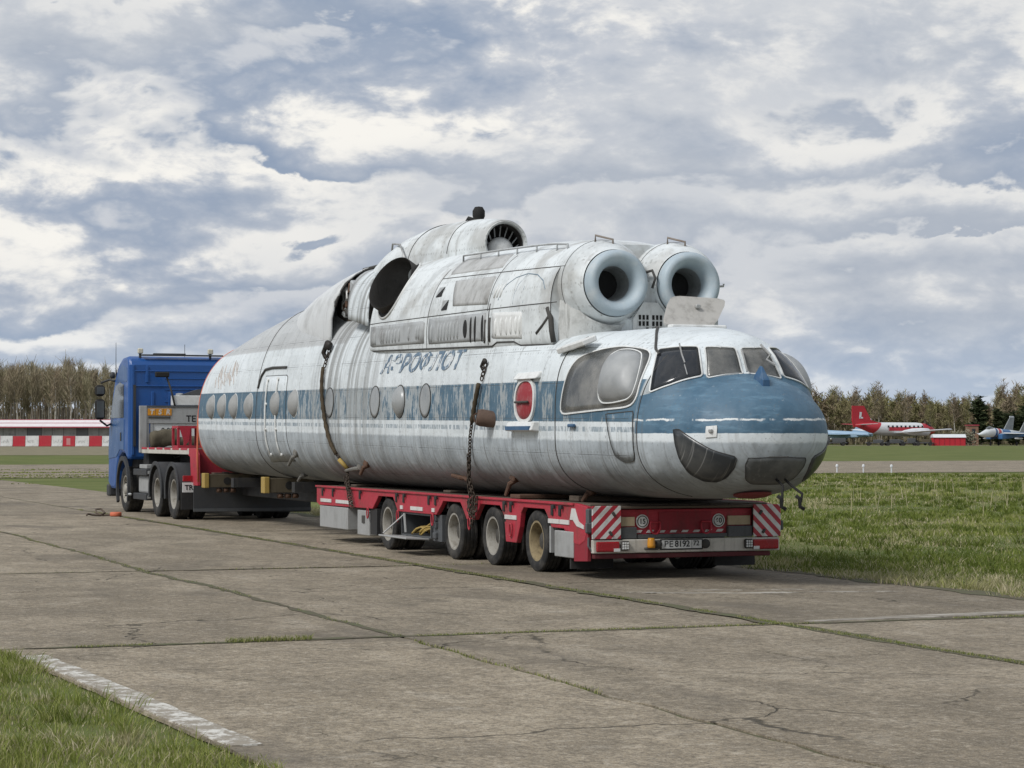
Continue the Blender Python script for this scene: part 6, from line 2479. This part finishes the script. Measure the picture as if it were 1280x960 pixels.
def hz(y_, dist):
    return CAMH + (547 - y_) * dist / 2850.0


m_conc_w = paint('barrier_white', (.62, .62, .61), .7, (.30, .29, .27), .5, .8)
m_conc_r = paint('barrier_red', (.40, .020, .035), .7, (.30, .12, .10), .4, .8)
m_pink = paint('faded_red', (.46, .20, .20), .7, (.4, .3, .3), .6, 1.5)
m_grim = paint('weathered_panel', (.30, .305, .30), .7, (.13, .13, .125), .7, .7)
m_grimd = paint('dark_panel', (.12, .13, .135), .5, (.06, .06, .06), .5, .7)
m_roofw = paint('roof_white', (.70, .66, .66), .5, (.5, .35, .36), .4, .5)
m_roofr = paint('roof_red', (.36, .05, .075), .5, (.4, .2, .2), .4, .8)

D0 = 440.0
edges = [-15, .8, 16.6, 32.4, 49.2, 65, 79, 94.6, 112, 128, 144]
for k in range(len(edges) - 1):
    red = k % 2 == 0
    a_, b_ = lat(edges[k], D0), lat(edges[k + 1], D0)
    c_ = out_there((a_ + b_) / 2, D0, -.02)
    w_ = (b_ - a_) - .05
    mid = edges[k] < 135
    t = thing('barrier_block', 'red painted concrete block in the red and white barrier wall' if red else 'white painted concrete block with scrawled lettering in the barrier wall', 'barrier block', c_, -YAW,
              'red blocks of the barrier wall' if red else 'white blocks of the barrier wall')
    mb = MB()
    h_ = 2.05 + rnd.uniform(-.05, .05)
    mb.box((0, 0, .15), (w_, 1.1, .30), ch=.04)
    mb.prism([(-.40, .30), (.40, .30), (.28, h_), (-.28, h_)], 0, -w_ / 2, w_ / 2)
    mb.build('block', m_conc_r if red else m_conc_w, t, world=False, bevel=.02)
    if not red:
        mb = MB()
        x_ = -w_ / 2 + .3
        for q in range(6):
            hgt = rnd.uniform(.25, .8)
            mb.box((x_, -.36, .85 + hgt / 2 - .2), (rnd.uniform(.04, .10), .02, hgt), rot=(R(-3.5), rnd.uniform(-.5, .5), 0))
            if rnd.random() < .6:
                mb.box((x_ + .1, -.36, .85 + rnd.uniform(0, .3)), (.28, .02, .06), rot=(R(-3.5), rnd.uniform(-.4, .4), 0))
            x_ += rnd.uniform(.2, .38)
        mb.build('scrawl', m_boxgrey, t, world=False, kind='stuff')
    t['label'] = ['red block of the barrier wall next beyond the left edge of the view', 'white scrawled block at the far left end of the barrier wall in view', 'fourth red block of the barrier wall counted from the truck', 'fourth white scrawled block of the barrier wall counted from the truck', 'third red block of the barrier wall counted from the truck', 'third white scrawled block of the barrier wall counted from the truck', '', 'second white scrawled block of the barrier wall counted from the truck', 'red block of the barrier wall nearest the truck', 'white scrawled block of the barrier wall half hidden behind the truck cab'][k]
    if k == 6:
        mb = MB()
        mb.box((-.1, -.36, .95), (.75, .02, 1.3), rot=(R(-3.5), 0, 0))
        mb.build('pale_patch', m_pink, t, world=False)
        t['label'] = 'red concrete block with a pale patch in the middle of the barrier wall'

D1 = 458.0
x0, x1 = lat(-80, D1), lat(205, D1)
pv = thing('pavilion', 'long low grey pavilion with a red and white striped roof behind the barrier wall', 'building', out_there((x0 + x1) / 2, D1, -.02), -YAW)
Wd = x1 - x0
mb = MB()
mb.span((-Wd / 2, 0, 0), (Wd / 2, 9, 3.85))
mb.build('wall', m_grim, pv, world=False)
xx = -Wd / 2
k = 0
while xx < Wd / 2 - 1.2:
    w_ = rnd.uniform(1.6, 3.4)
    mb = MB()
    mb.span((xx + .04, -.06, 1.2), (min(xx + w_, Wd / 2) - .04, .0, 3.7))
    wp = mb.build('wall_panel', m_grim if k % 4 != 3 else m_grimd, pv, world=False)
    mb = MB()
    mb.span((xx - .04, -.10, .0), (xx + .04, -.0, 3.8))
    mb.build('mullion', m_seam, wp, world=False)
    xx += w_
    k += 1
mb = MB()
mb.prism([(-1.4, 3.86), (-1.4, 3.98), (4.0, 5.40), (9.4, 4.0), (9.4, 3.86), (4.0, 5.26)], 0, -Wd / 2 - .5, Wd / 2 + .5)
rf = mb.build('roof', m_roofw, pv, world=False)
for yy, zz in ((-1.43, 3.80), (1.05, 4.64), (3.6, 5.32)):
    mb = MB()
    mb.box((0, yy, zz), (Wd + 1.0, .14, .20 if yy < 0 else .14))
    mb.build('roof_stripe', m_roofr, rf, world=False)

# ------------------------------------------------------------------ trees
def leafmat(name, cols, tr_=.15):
    mt, nt, b = material(name)
    oi = nt.new('ShaderNodeObjectInfo').outputs['Random']
    co = nt.new('ShaderNodeTexCoord').outputs['Object']
    a = nt.noise(co, .6, 3, .6)
    f = nt.m('FRACT', nt.m('ADD', nt.m('MULTIPLY', oi, .8), nt.m('MULTIPLY', a, .55)))
    cr = nt.new('ShaderNodeValToRGB')
    for i, c3 in enumerate(cols):
        e = cr.color_ramp.elements[i] if i < 2 else cr.color_ramp.elements.new(i / (len(cols) - 1))
        e.position = i / (len(cols) - 1)
        e.color = (*c3, 1)
    nt.put(cr.inputs[0], f)
    nt.put(b.inputs['Base Color'], cr.outputs[0])
    b.inputs['Roughness'].default_value = .9
    b.inputs['Specular IOR Level'].default_value = .1
    return mt


m_twig = leafmat('bare_twigs', [(.23, .185, .13), (.29, .235, .165), (.25, .225, .14), (.33, .28, .20)])
m_bud = leafmat('budding_twigs', [(.20, .157, .105), (.255, .207, .128), (.20, .19, .088), (.25, .228, .118), (.225, .18, .127), (.175, .14, .098)])
m_pine = leafmat('dark_needles', [(.030, .040, .019), (.046, .058, .026), (.036, .044, .022)])
m_birch, nt, b = material('birch_bark')
co = nt.new('ShaderNodeTexCoord').outputs['Object']
a = nt.noise(nt.vm('MULTIPLY', co, (3, 3, 1)), 1.2, 4, .6)
oi = nt.new('ShaderNodeObjectInfo').outputs['Random']
nt.put(b.inputs['Base Color'], nt.mix(nt.smooth(nt.m('ADD', a, nt.m('MULTIPLY', oi, .35)), .45, .75), (.50, .47, .42), (.20, .17, .14)))
b.inputs['Roughness'].default_value = .9
m_bark = paint('grey_bark', (.105, .088, .068), .9, (.05, .045, .035), .5, 2)


def make_tree(name, lbl, H, spread, base, n_tw, tw_len, tw_w, mt_t, mt_c, seed, group, up=.7, rad=.16):
    r_ = random.Random(seed)
    t = thing(name, lbl, 'tree', (0, 0, 0), 0, group)
    mb = MB()
    dx, dy = r_.uniform(-.6, .6), r_.uniform(-.6, .6)
    P = [(dx * u * u, dy * u * u + .12 * math.sin(u * 7), H * u * .97) for u in (0, .25, .5, .75, 1)]
    mb.tube(P, [rad * 1.15, rad * .9, rad * .7, rad * .4, .03], 6)
    tips = []
    for k in range(11):
        u = base + (1 - base) * (k + .5) / 11 * .9
        a_ = r_.uniform(0, 2 * PI)
        L_ = spread * (1.1 - .7 * u) * r_.uniform(.7, 1.2)
        p0 = Vector((dx * u * u, dy * u * u, H * u * .95))
        p1 = p0 + Vector((math.cos(a_) * L_ * .5, math.sin(a_) * L_ * .5, L_ * up * .6))
        p2 = p0 + Vector((math.cos(a_) * L_, math.sin(a_) * L_, L_ * up * 1.3))
        mb.tube([p0, p1, p2], [rad * .35 * (1.2 - u), rad * .22 * (1.2 - u), .015], 4)
        tips += [(p0, p1, p2)]
    mb.build('trunk', mt_t, t, world=False, fix=False)
    vs, fs = [], []
    for k in range(n_tw):
        p0, p1, p2 = r_.choice(tips)
        s_ = r_.random() ** .7
        q = p0.lerp(p1, s_ * 2) if s_ < .5 else p1.lerp(p2, s_ * 2 - 1)
        if r_.random() < .25:
            u = base + (1 - base) * r_.random()
            q = Vector((dx * u * u, dy * u * u, H * u))
        q = q + Vector((r_.gauss(0, .35), r_.gauss(0, .35), r_.gauss(0, .3)))
        a_ = r_.uniform(0, 2 * PI)
        d = Vector((math.cos(a_) * (1 - up * .6), math.sin(a_) * (1 - up * .6), up * r_.uniform(.3, 1.3))).normalized()
        L_ = tw_len * r_.uniform(.5, 1.4)
        w_ = d.cross(Vector((r_.uniform(-1, 1), r_.uniform(-1, 1), r_.uniform(-1, 1)))).normalized() * tw_w * r_.uniform(.6, 1.4)
        b0 = len(vs)
        vs += [tuple(q - w_ * .5), tuple(q + w_ * .5), tuple(q + d * L_ + w_ * .2), tuple(q + d * L_ - w_ * .2)]
        fs.append((b0, b0 + 1, b0 + 2, b0 + 3))
    mb = MB()
    mb.add(vs, fs)
    mb.build('crown', mt_c, t, world=False, fix=False)
    return t


LB = 'slender bare birch standing in the leafless wood behind the pavilion'
LR = 'thin tree just coming into leaf in the mixed wood beyond the parked aircraft'
LP = 'dark evergreen tree in front of the wood at the right edge'
protoL = [make_tree('birch_tree', LB, h_, 1.7, b_, 380, 1.6, .10, m_birch, m_twig, 40 + i, 'bare birches behind the pavilion', 1.0, .22) for i, (h_, b_) in enumerate([(16.5, .52), (17.5, .6), (15.5, .5), (16.8, .64), (17.2, .56)])]
protoR = [make_tree('budding_tree', LR, h_, s_, b_, n_, 1.0, w_, m_birch if i % 2 else m_bark, m_bud, 60 + i, 'budding trees beyond the parked aircraft', .7, .15) for i, (h_, s_, b_, n_, w_) in enumerate([(13.5, 3.2, .28, 900, .20), (14.5, 2.6, .35, 700, .16), (12.0, 3.4, .22, 1000, .24), (16.0, 2.2, .42, 480, .13), (13.0, 3.0, .3, 850, .22), (15.5, 2.0, .45, 420, .12)])]
protoP = [make_tree('evergreen_tree', LP, h_, 3.0, .06, 1300, 1.1, .42, m_bark, m_pine, 80 + i, 'dark evergreens at the right edge', .25, .16) for i, h_ in enumerate([8.5, 7.0, 11.0])]
used = set()


def plant(protos, i, pos, sc, rz, lbl=None):
    p_ = protos[i]
    if p_.name in used:
        t = copy_tree(p_)
    else:
        t = p_
        used.add(p_.name)
    t.location = pos
    t.scale = (sc * rnd.uniform(.9, 1.1), sc * rnd.uniform(.9, 1.1), sc)
    t.rotation_euler = (0, 0, rz)
    if lbl:
        t['label'] = lbl


for k in range(125):
    d_ = 486 + 46 * (k % 5) / 5 + rnd.uniform(0, 8)
    p_ = -70 + 255 * ((k * .618034) % 1.0) + rnd.uniform(-2, 2)
    edge_ = 1.0 if p_ < 105 else .93
    plant(protoL, k % 5, out_there(lat(p_, d_), d_, -.03), edge_ * rnd.uniform(.86, 1.06) * (1 + (d_ - 486) / 900), rnd.uniform(0, 6.28))
for k in range(140):
    d_ = 548 + 60 * (k % 5) / 5 + rnd.uniform(0, 10)
    p_ = 975 + 350 * ((k * .618034) % 1.0) + rnd.uniform(-3, 3)
    hsc = .86 + .22 * n1(p_ * .022, 77) * 2
    if 1060 < p_ < 1100:
        hsc *= 1.08
    plant(protoR, (k * 7 + k // 6) % 6, out_there(lat(p_, d_), d_, -.03), hsc * rnd.uniform(.86, 1.12) * (1 + (d_ - 548) / 800), rnd.uniform(0, 6.28))
for i, (p_, d_, sc) in enumerate([(1248, 524, .95), (1266, 520, 1.05), (1284, 522, 1.1), (1298, 526, 1.0), (1226, 530, 1.0), (1310, 522, 1.1)]):
    plant(protoP, (0, 1, 0, 1, 2, 0)[i], out_there(lat(p_, d_), d_, -.03), sc, rnd.uniform(0, 6.28), {4: 'tall dark evergreen standing behind the brown brick hut'}.get(i))

# the depth of both woods, one mass each
m_deep = leafmat('wood_depth', [(.135, .11, .078), (.18, .145, .10), (.155, .14, .085)])
for nm, p0, p1, d0, d1, hh, n_ in (('far_woods', -110, 220, 535, 570, 9.5, 5200), ('far_woods', 930, 1370, 612, 650, 10.5, 7000), ('far_woods', 190, 980, 560, 640, 14.5, 16000), ('undergrowth', 960, 1340, 546, 600, 4.0, 3600), ('undergrowth', -90, 200, 484, 520, 2.2, 1500)):
    d_ = g.uniform(d0, d1, n_)
    l_ = (g.uniform(p0, p1, n_) - 640) / 2850 * d_
    X_ = FW.x * d_ + RT.x * l_
    Y_ = FW.y * d_ + RT.y * l_
    z_ = g.uniform(-.03, hh * .8, n_) * (g.uniform(0, 1, n_) < .75)
    blades(nm, np.stack([X_, Y_, z_], 1), g.uniform(1.2, 3.2, n_) * (hh / 9) ** .5, g.uniform(.25, .7, n_), g.uniform(0, 1, n_), 11, .5, m_deep)

# ------------------------------------------------------------------ aircraft parked far off at right
m_acw = paint('aircraft_white', (.60, .62, .64), .45, (.35, .36, .36), .4, .6)
m_acr = paint('aircraft_red', (.42, .018, .030), .45, (.3, .03, .03), .3, .6)
m_acb = paint('aircraft_pale_blue', (.25, .36, .47), .5, (.19, .26, .34), .4, .6)
m_acd = paint('aircraft_blue', (.035, .115, .26), .45, (.03, .08, .18), .3, .6)
m_acg = paint('aircraft_grey', (.26, .28, .28), .5, (.16, .17, .17), .4, .6)


def oval(x, ry, rz, zc, yc=0.0, n=20):
    return [(x, yc + ry * math.cos(2 * PI * k / n), zc + rz * math.sin(2 * PI * k / n)) for k in range(n)]


def wing(mb, root, tip, chord_r, chord_t, sweep, th=.18):
    """a tapered panel from root to tip; leading edge swept back by sweep"""
    rx, ry, rz_ = root
    tx, ty, tz = tip
    def sec(x, y, z, c, t):
        return [(x, y, z), (x - c * .3, y, z + t), (x - c, y, z), (x - c * .3, y, z - t * .6)]
    mb.loft([sec(rx, ry, rz_, chord_r, th), sec(rx - sweep, ty, tz, chord_t, th * .5)])


mt, nt, b = material('airliner_paint')
m_liner = mt
co = nt.new('ShaderNodeTexCoord').outputs['Object']
x, y, z = nt.sep(co)
st_red = nt.m('MULTIPLY', nt.band(z, 2.95, 3.75, .03), nt.m('MULTIPLY', nt.smooth(x, -3.2, -2.6), nt.smooth(x, 12, 11)))
tailr = nt.smooth(nt.m('ADD', x, nt.m('MULTIPLY', z, -.9)), -8.3, -8.4)
noser = nt.smooth(x, 6.2, 6.3)
belly = nt.smooth(z, 2.7, 2.5)
c_ = nt.mix(belly, (.62, .64, .65), (.36, .38, .39))
c_ = nt.mix(nt.m('MAXIMUM', nt.m('MAXIMUM', st_red, tailr), noser), c_, (.40, .018, .03))
nt.put(b.inputs['Base Color'], c_)
b.inputs['Roughness'].default_value = .45

DA = 500.0
al = thing('airliner', 'white twin-engined aeroplane with a red tail fin and red stripe parked beyond the grass', 'aeroplane', out_there(lat(1120, DA), DA, -.03), -YAW + R(30))
mb = MB(); mb.smooth = True
mb.loft([oval(x_, ry, rz_, zc) for x_, ry, rz_, zc in ((-10.6, .15, .25, 4.1), (-9, .55, .62, 3.95), (-7, .9, 1.0, 3.65), (-4, 1.25, 1.32, 3.35), (0, 1.35, 1.42, 3.25), (5, 1.35, 1.42, 3.25), (7.5, 1.2, 1.28, 3.2), (8.8, .95, 1.0, 3.1), (9.8, .55, .55, 2.95), (10.2, .1, .1, 2.9))])
mb.build('fuselage', m_liner, al, world=False)
mb = MB()
mb.loft([[(-4.2, -.18, 4.4), (-4.2, .18, 4.4), (-10.9, .14, 3.7), (-10.9, -.14, 3.7)], [(-6.6, -.16, 5.2), (-6.6, .16, 5.2), (-11.3, .12, 5.0), (-11.3, -.12, 5.0)], [(-8.3, -.08, 8.0), (-8.3, .08, 8.0), (-11.3, .06, 8.0), (-11.3, -.06, 8.0)]])
fn = mb.build('tail_fin', m_acr, al, world=False)
mb = MB()
mb.box((-9.3, -.20, 6.1), (.5, .03, 1.3), rot=(0, .15, 0)); mb.box((-9.1, -.20, 5.6), (.9, .03, .3))
mb.build('tail_mark', m_acw, fn, world=False)
for sg in (-1, 1):
    mb = MB()
    wing(mb, (2.8, sg * 1.1, 2.5), (2.0, sg * 15, 3.25), 4.4, 1.6, .9, .32)
    wg = mb.build('wing', m_acw, al, world=False)
    mb = MB()
    wing(mb, (-8.2, sg * .5, 4.2), (-9, sg * 5.4, 4.35), 2.4, 1.1, .7, .14)
    mb.build('tailplane', m_acr if sg > 0 else m_acw, al, world=False)
    mb = MB(); mb.smooth = True
    mb.loft([oval(x_, r_, r_, 2.75, sg * 4.4, 16) for x_, r_ in ((4.9, .45), (4.6, .72), (3, .80), (.5, .7), (-1.5, .35), (-2.2, .1))])
    mb.build('engine', m_acw, wg, world=False)
    mb = MB(); mb.smooth = True
    mb.lathe([(0, -.12), (.2, -.16), (.52, -.12), (.55, .0), (.52, .12), (.2, .16), (0, .12)], (1.6, sg * 4.4, .58), (0, 1, 0), 20)
    mb.tube([(1.6, sg * 4.4, .6), (1.7, sg * 4.4, 2.4)], .09, 6)
    mb.build('main_gear', m_blacksteel, al, world=False)
mb = MB(); mb.smooth = True
mb.lathe([(0, .12), (.36, .10), (.38, 0), (.36, -.10), (0, -.12)], (7.6, 0, .40), (0, 1, 0), 18)
mb.tube([(7.6, 0, .4), (7.6, 0, 2.3)], .08, 6)
mb.build('nose_gear', m_blacksteel, al, world=False)
mb = MB()
for k in range(9):
    for sg in (-1, 1):
        mb.box((-3 + k * 1.1, sg * 1.31, 3.85), (.42, .06, .42))
mb.build('cabin_windows', m_glassdark, al, world=False, kind='stuff')
mb = MB()
mb.prism([(8.0, 3.75), (8.9, 3.55), (8.2, 4.28), (7.3, 4.45)], 1, -.8, .8)
mb.build('cockpit_glass', m_glassdark, al, world=False)
al.scale = (1.08, 1.08, 1.08)


def jet(lbl, px_, dist, head, mats, L=18.0, fins=2):
    m_a, m_b, m_c = mats
    t = thing('fighter_jet', lbl, 'fighter jet', out_there(lat(px_, dist), dist, -.03), head)
    k_ = L / 18.0
    mb = MB(); mb.smooth = True
    mb.loft([oval(x_ * k_, ry * k_, rz_ * k_, zc * k_) for x_, ry, rz_, zc in ((10.2, .08, .08, 2.3), (9, .42, .42, 2.35), (7.4, .72, .75, 2.5), (5.8, .85, .98, 2.7), (4, .85, .95, 2.75), (1, .9, .75, 2.75), (-3, .9, .6, 2.7), (-7.5, .5, .35, 2.65), (-9, .2, .2, 2.6))])
    mb.build('fuselage', m_a, t, world=False)
    mb = MB(); mb.smooth = True
    mb.loft([oval(x_ * k_, ry * k_, rz_ * k_, zc * k_) for x_, ry, rz_, zc in ((7.0, .1, .1, 3.3), (6.5, .42, .42, 3.4), (5.6, .5, .55, 3.5), (4.4, .42, .35, 3.45), (3.4, .2, .15, 3.4))])
    mb.build('canopy', m_cabglass, t, world=False)
    for sg in (-1, 1):
        mb = MB()
        mb.loft([[(x_ * k_, (sg * 1.35 + a_) * k_, zz * k_) for a_, zz in ((-.55, z0), (.55, z0), (.55, z1), (-.55, z1))] for x_, z0, z1 in ((3.6, 1.35, 2.45), (1, 1.45, 2.55), (-4, 1.75, 2.8), (-8.6, 2.0, 2.8))])
        mb.build('engine_duct', m_b, t, world=False, bevel=.15)
        mb = MB()
        wing(mb, (3.2 * k_, sg * 1.0 * k_, 2.55 * k_), (-3 * k_, sg * 7.2 * k_, 2.5 * k_), 7.5 * k_, 1.7 * k_, 5.2 * k_, .2)
        mb.build('wing', m_c, t, world=False)
        mb = MB()
        wing(mb, (-5.6 * k_, sg * 2.0 * k_, 2.45 * k_), (-9 * k_, sg * 4.9 * k_, 2.35 * k_), 3.2 * k_, 1.3 * k_, 2.6 * k_, .12)
        mb.build('tailplane', m_c, t, world=False)
        mb = MB()
        mb.lathe([(0, -.1), (.42, -.1), (.45, 0), (.42, .1), (0, .1)], (-2.2 * k_, sg * 2.1 * k_, .45), (0, 1, 0), 18)
        mb.tube([(-2.2 * k_, sg * 2.0 * k_, .45), (-2.0 * k_, sg * 1.6 * k_, 2.2 * k_)], .09, 6)
        mb.build('main_gear', m_blacksteel, t, world=False)
        mb = MB(); mb.smooth = True
        mb.loft([oval(x_ * k_, r_, r_, 1.5 * k_, sg * 3.6 * k_, 12) for x_, r_ in ((1.6, .03), (1.2, .16), (-1.6, .18), (-2.0, .1))])
        mb.build('missile', m_acw, t, world=False)
        if fins == 2 or sg > 0:
            yy = sg * 1.95 * k_ if fins == 2 else 0
            mb = MB()
            mb.loft([[(-3.6 * k_, yy - .1, 2.8 * k_), (-3.6 * k_, yy + .1, 2.8 * k_), (-8.0 * k_, yy + .08, 2.8 * k_), (-8.0 * k_, yy - .08, 2.8 * k_)],
                     [(-7.0 * k_, yy - .05, 6.0 * k_), (-7.0 * k_, yy + .05, 6.0 * k_), (-8.9 * k_, yy + .04, 6.0 * k_), (-8.9 * k_, yy - .04, 6.0 * k_)]])
            fn = mb.build('tail_fin', m_acg if fins == 2 else m_a, t, world=False)
            mb = MB()
            mb.box((-7.75 * k_, yy, 6.05 * k_), (1.9 * k_, .12, .35 * k_), ch=.04)
            mb.build('fin_cap', m_acw, fn, world=False)
    mb = MB()
    mb.lathe([(0, -.1), (.32, -.1), (.34, 0), (.32, .1), (0, .1)], (5.2 * k_, 0, .36), (0, 1, 0), 18)
    mb.tube([(5.2 * k_, 0, .36), (5.0 * k_, 0, 1.9 * k_)], .07, 6)
    mb.build('nose_gear', m_blacksteel, t, world=False)
    return t


mt, nt, b = material('display_jet_paint')
m_disp = mt
co = nt.new('ShaderNodeTexCoord').outputs['Object']
x, y, z = nt.sep(co)
u = nt.m('ADD', x, nt.m('MULTIPLY', z, .2))
c_ = nt.mix(nt.smooth(u, 5.05, 5.0), (.62, .64, .65), (.035, .09, .22))
c_ = nt.mix(nt.smooth(u, 4.25, 4.2), c_, (.62, .64, .65))
c_ = nt.mix(nt.smooth(u, 3.75, 3.7), c_, (.42, .05, .05))
c_ = nt.mix(nt.smooth(u, 2.6, 2.55), c_, (.60, .62, .64))
c_ = nt.mix(nt.smooth(u, 2.1, 2.05), c_, (.05, .14, .30))
c_ = nt.mix(nt.smooth(u, -1.5, -1.6), c_, (.55, .58, .60))
nt.put(b.inputs['Base Color'], c_)
b.inputs['Roughness'].default_value = .45
jet('white fighter jet with blue and red bands and grey tail fin at the right edge', 1253, 488.0, -YAW + PI + R(50), (m_disp, m_acd, m_acw), 18.5, 2)
jet('pale blue fighter jet with swept tail, left of the red-tailed aeroplane', 1044, 522.0, -YAW + PI - R(25), (m_acb, m_acb, m_acb), 17.5, 1)

bt = thing('booth', 'long red booth with a white roof standing in front of the parked aircraft', 'booth', out_there(lat(1187, 484), 484, -.03), -YAW)
mb = MB()
mb.span((-3.4, 0, 0), (3.4, 3.0, 1.75))
bw_ = mb.build('wall', m_acr, bt, world=False)
for k in range(7):
    mb = MB()
    mb.box((-3.3 + k * 1.1, -.03, .87), (.08, .06, 1.75))
    mb.build('wall_post', m_reddark, bw_, world=False)
mb = MB()
mb.prism([(-.25, 1.75), (3.25, 1.75), (2.6, 2.35), (.9, 2.45)], 0, -3.5, 3.5)
mb.build('roof', m_acw, bt, world=False)
ht = thing('hut', 'small brown brick hut behind the red booth', 'hut', out_there(lat(1216.5, 508), 508, -.03), -YAW)
m_brick = paint('hut_brick', (.22, .125, .085), .9, (.12, .08, .06), .5, .8)
mb = MB()
mb.span((-1.15, 0, 0), (1.15, 3, 4.4))
mb.build('wall', m_brick, ht, world=False)
mb = MB()
mb.span((-1.3, -.2, 4.4), (1.3, 3.2, 4.6))
mb.build('roof', m_roofr, ht, world=False)
mb = MB()
mb.span((-.35, -.05, 2.6), (.45, .02, 3.7))
mb.build('window', m_glassdark, ht, world=False)
# pale scrub between booth and jet
m_scrub = leafmat('pale_scrub', [(.16, .165, .11), (.22, .215, .155), (.12, .125, .08)])
for i, (p_, h_) in enumerate([(1195, 3.0), (1204, 3.4), (1212, 3.0)]):
    rs = random.Random(300 + i)
    t = thing('bush', ['low pale scrub bush behind the roof of the red booth', 'taller pale scrub bush at the right end of the red booth', 'pale scrub bush by the nose of the banded fighter jet'][i], 'bush', out_there(lat(p_, 494), 494, -.03))
    mb = MB()
    for k in range(6):
        a_ = rs.uniform(0, 6.28)
        mb.tube([(0, 0, 0), (math.cos(a_) * .5, math.sin(a_) * .5, h_ * .6), (math.cos(a_) * 1.1, math.sin(a_) * 1.1, h_ * .9)], [.06, .04, .01], 4)
    mb.build('stem', m_bark, t, world=False)
    vs, fs = [], []
    for k in range(520):
        q = Vector((rs.gauss(0, .75), rs.gauss(0, .7), abs(rs.gauss(h_ * .5, h_ * .24))))
        d = Vector((rs.uniform(-1, 1), rs.uniform(-1, 1), rs.uniform(-.4, 1))).normalized() * rs.uniform(.15, .35)
        w_ = d.orthogonal().normalized() * rs.uniform(.08, .18)
        b0 = len(vs)
        vs += [tuple(q - w_), tuple(q + w_), tuple(q + d + w_), tuple(q + d - w_)]
        fs.append((b0, b0 + 1, b0 + 2, b0 + 3))
    mb = MB(); mb.add(vs, fs)
    mb.build('foliage', m_scrub, t, world=False, fix=False)
# carts and a lorry parked under the wings
for i, (p_, d_, L_, h_, lbl) in enumerate([(1043, 484, 5.2, 1.9, 'dark service lorry under the pale blue jet'), (1094, 486, 4.2, 1.0, 'low dark cart under the tail of the red-tailed aeroplane'), (1118, 484, 4.6, 1.1, 'low dark cart under the wing root of the red-tailed aeroplane'), (1136, 486, 3.6, 1.5, 'dark cart with a canvas box below the aeroplane wing'), (1155, 484, 3.8, 1.1, 'low dark cart at the left end of the red booth')]):
    t = thing('ground_cart' if i else 'service_lorry', lbl, 'cart' if i else 'lorry', out_there(lat(p_, d_), d_, -.03), -YAW + rnd.uniform(-.2, .2))
    mb = MB()
    mb.box((0, 0, .62), (L_, 1.8, .18), ch=.03)
    mb.build('bed', m_darkgrey, t, world=False)
    mb = MB()
    if i == 0:
        mb.box((-L_ / 2 + .8, 0, 1.35), (1.6, 1.7, 1.3), ch=.15)
        mb.box((.9, 0, 1.2), (2.8, 1.75, .9), ch=.05)
    else:
        mb.box((rnd.uniform(-.6, .6), 0, .7 + h_ * .3), (L_ * .45, 1.3, h_ * .6), ch=.06)
        mb.box((L_ * .36, .2, .95), (.5, .9, .5), ch=.05)
    mb.build('body', rnd.choice([m_olive, m_darkgrey, m_plast]), t, world=False)
    for sx in (-L_ * .34, L_ * .34):
        for sy in (-.8, .8):
            mb = MB()
            mb.lathe([(0, -.1), (.40, -.1), (.43, 0), (.40, .1), (0, .1)], (sx, sy, .43), (0, 1, 0), 14)
            mb.build('wheel', m_blacksteel, t, world=False)
    mb = MB()
    mb.tube([(L_ / 2, 0, .6), (L_ / 2 + .8, 0, .35)], .05, 6)
    mb.build('tow_bar', m_rust, t, world=False)
# white marker posts along the taxiway
for i, (p_, d_) in enumerate([(1046, 112.5), (1079, 112), (1114, 111)]):
    t = thing('marker_post', ['white taxiway marker post nearest the helicopter nose', 'middle white taxiway marker post in front of the far grass', 'white taxiway marker post farthest from the helicopter'][i], 'marker post', out_there(lat(p_, d_), d_, -.02), 0, 'marker posts beside the taxiway')
    mb = MB()
    mb.tube([(0, 0, 0), (0, 0, .30)], .035, 8)
    pp = mb.build('post', m_acw, t, world=False)
    mb = MB()
    mb.lathe([(0, .42), (.05, .40), (.07, .34), (.07, .28), (0, .28)], (0, 0, 0), (0, 0, 1), 12)
    mb.build('lamp', m_acw, t, world=False)
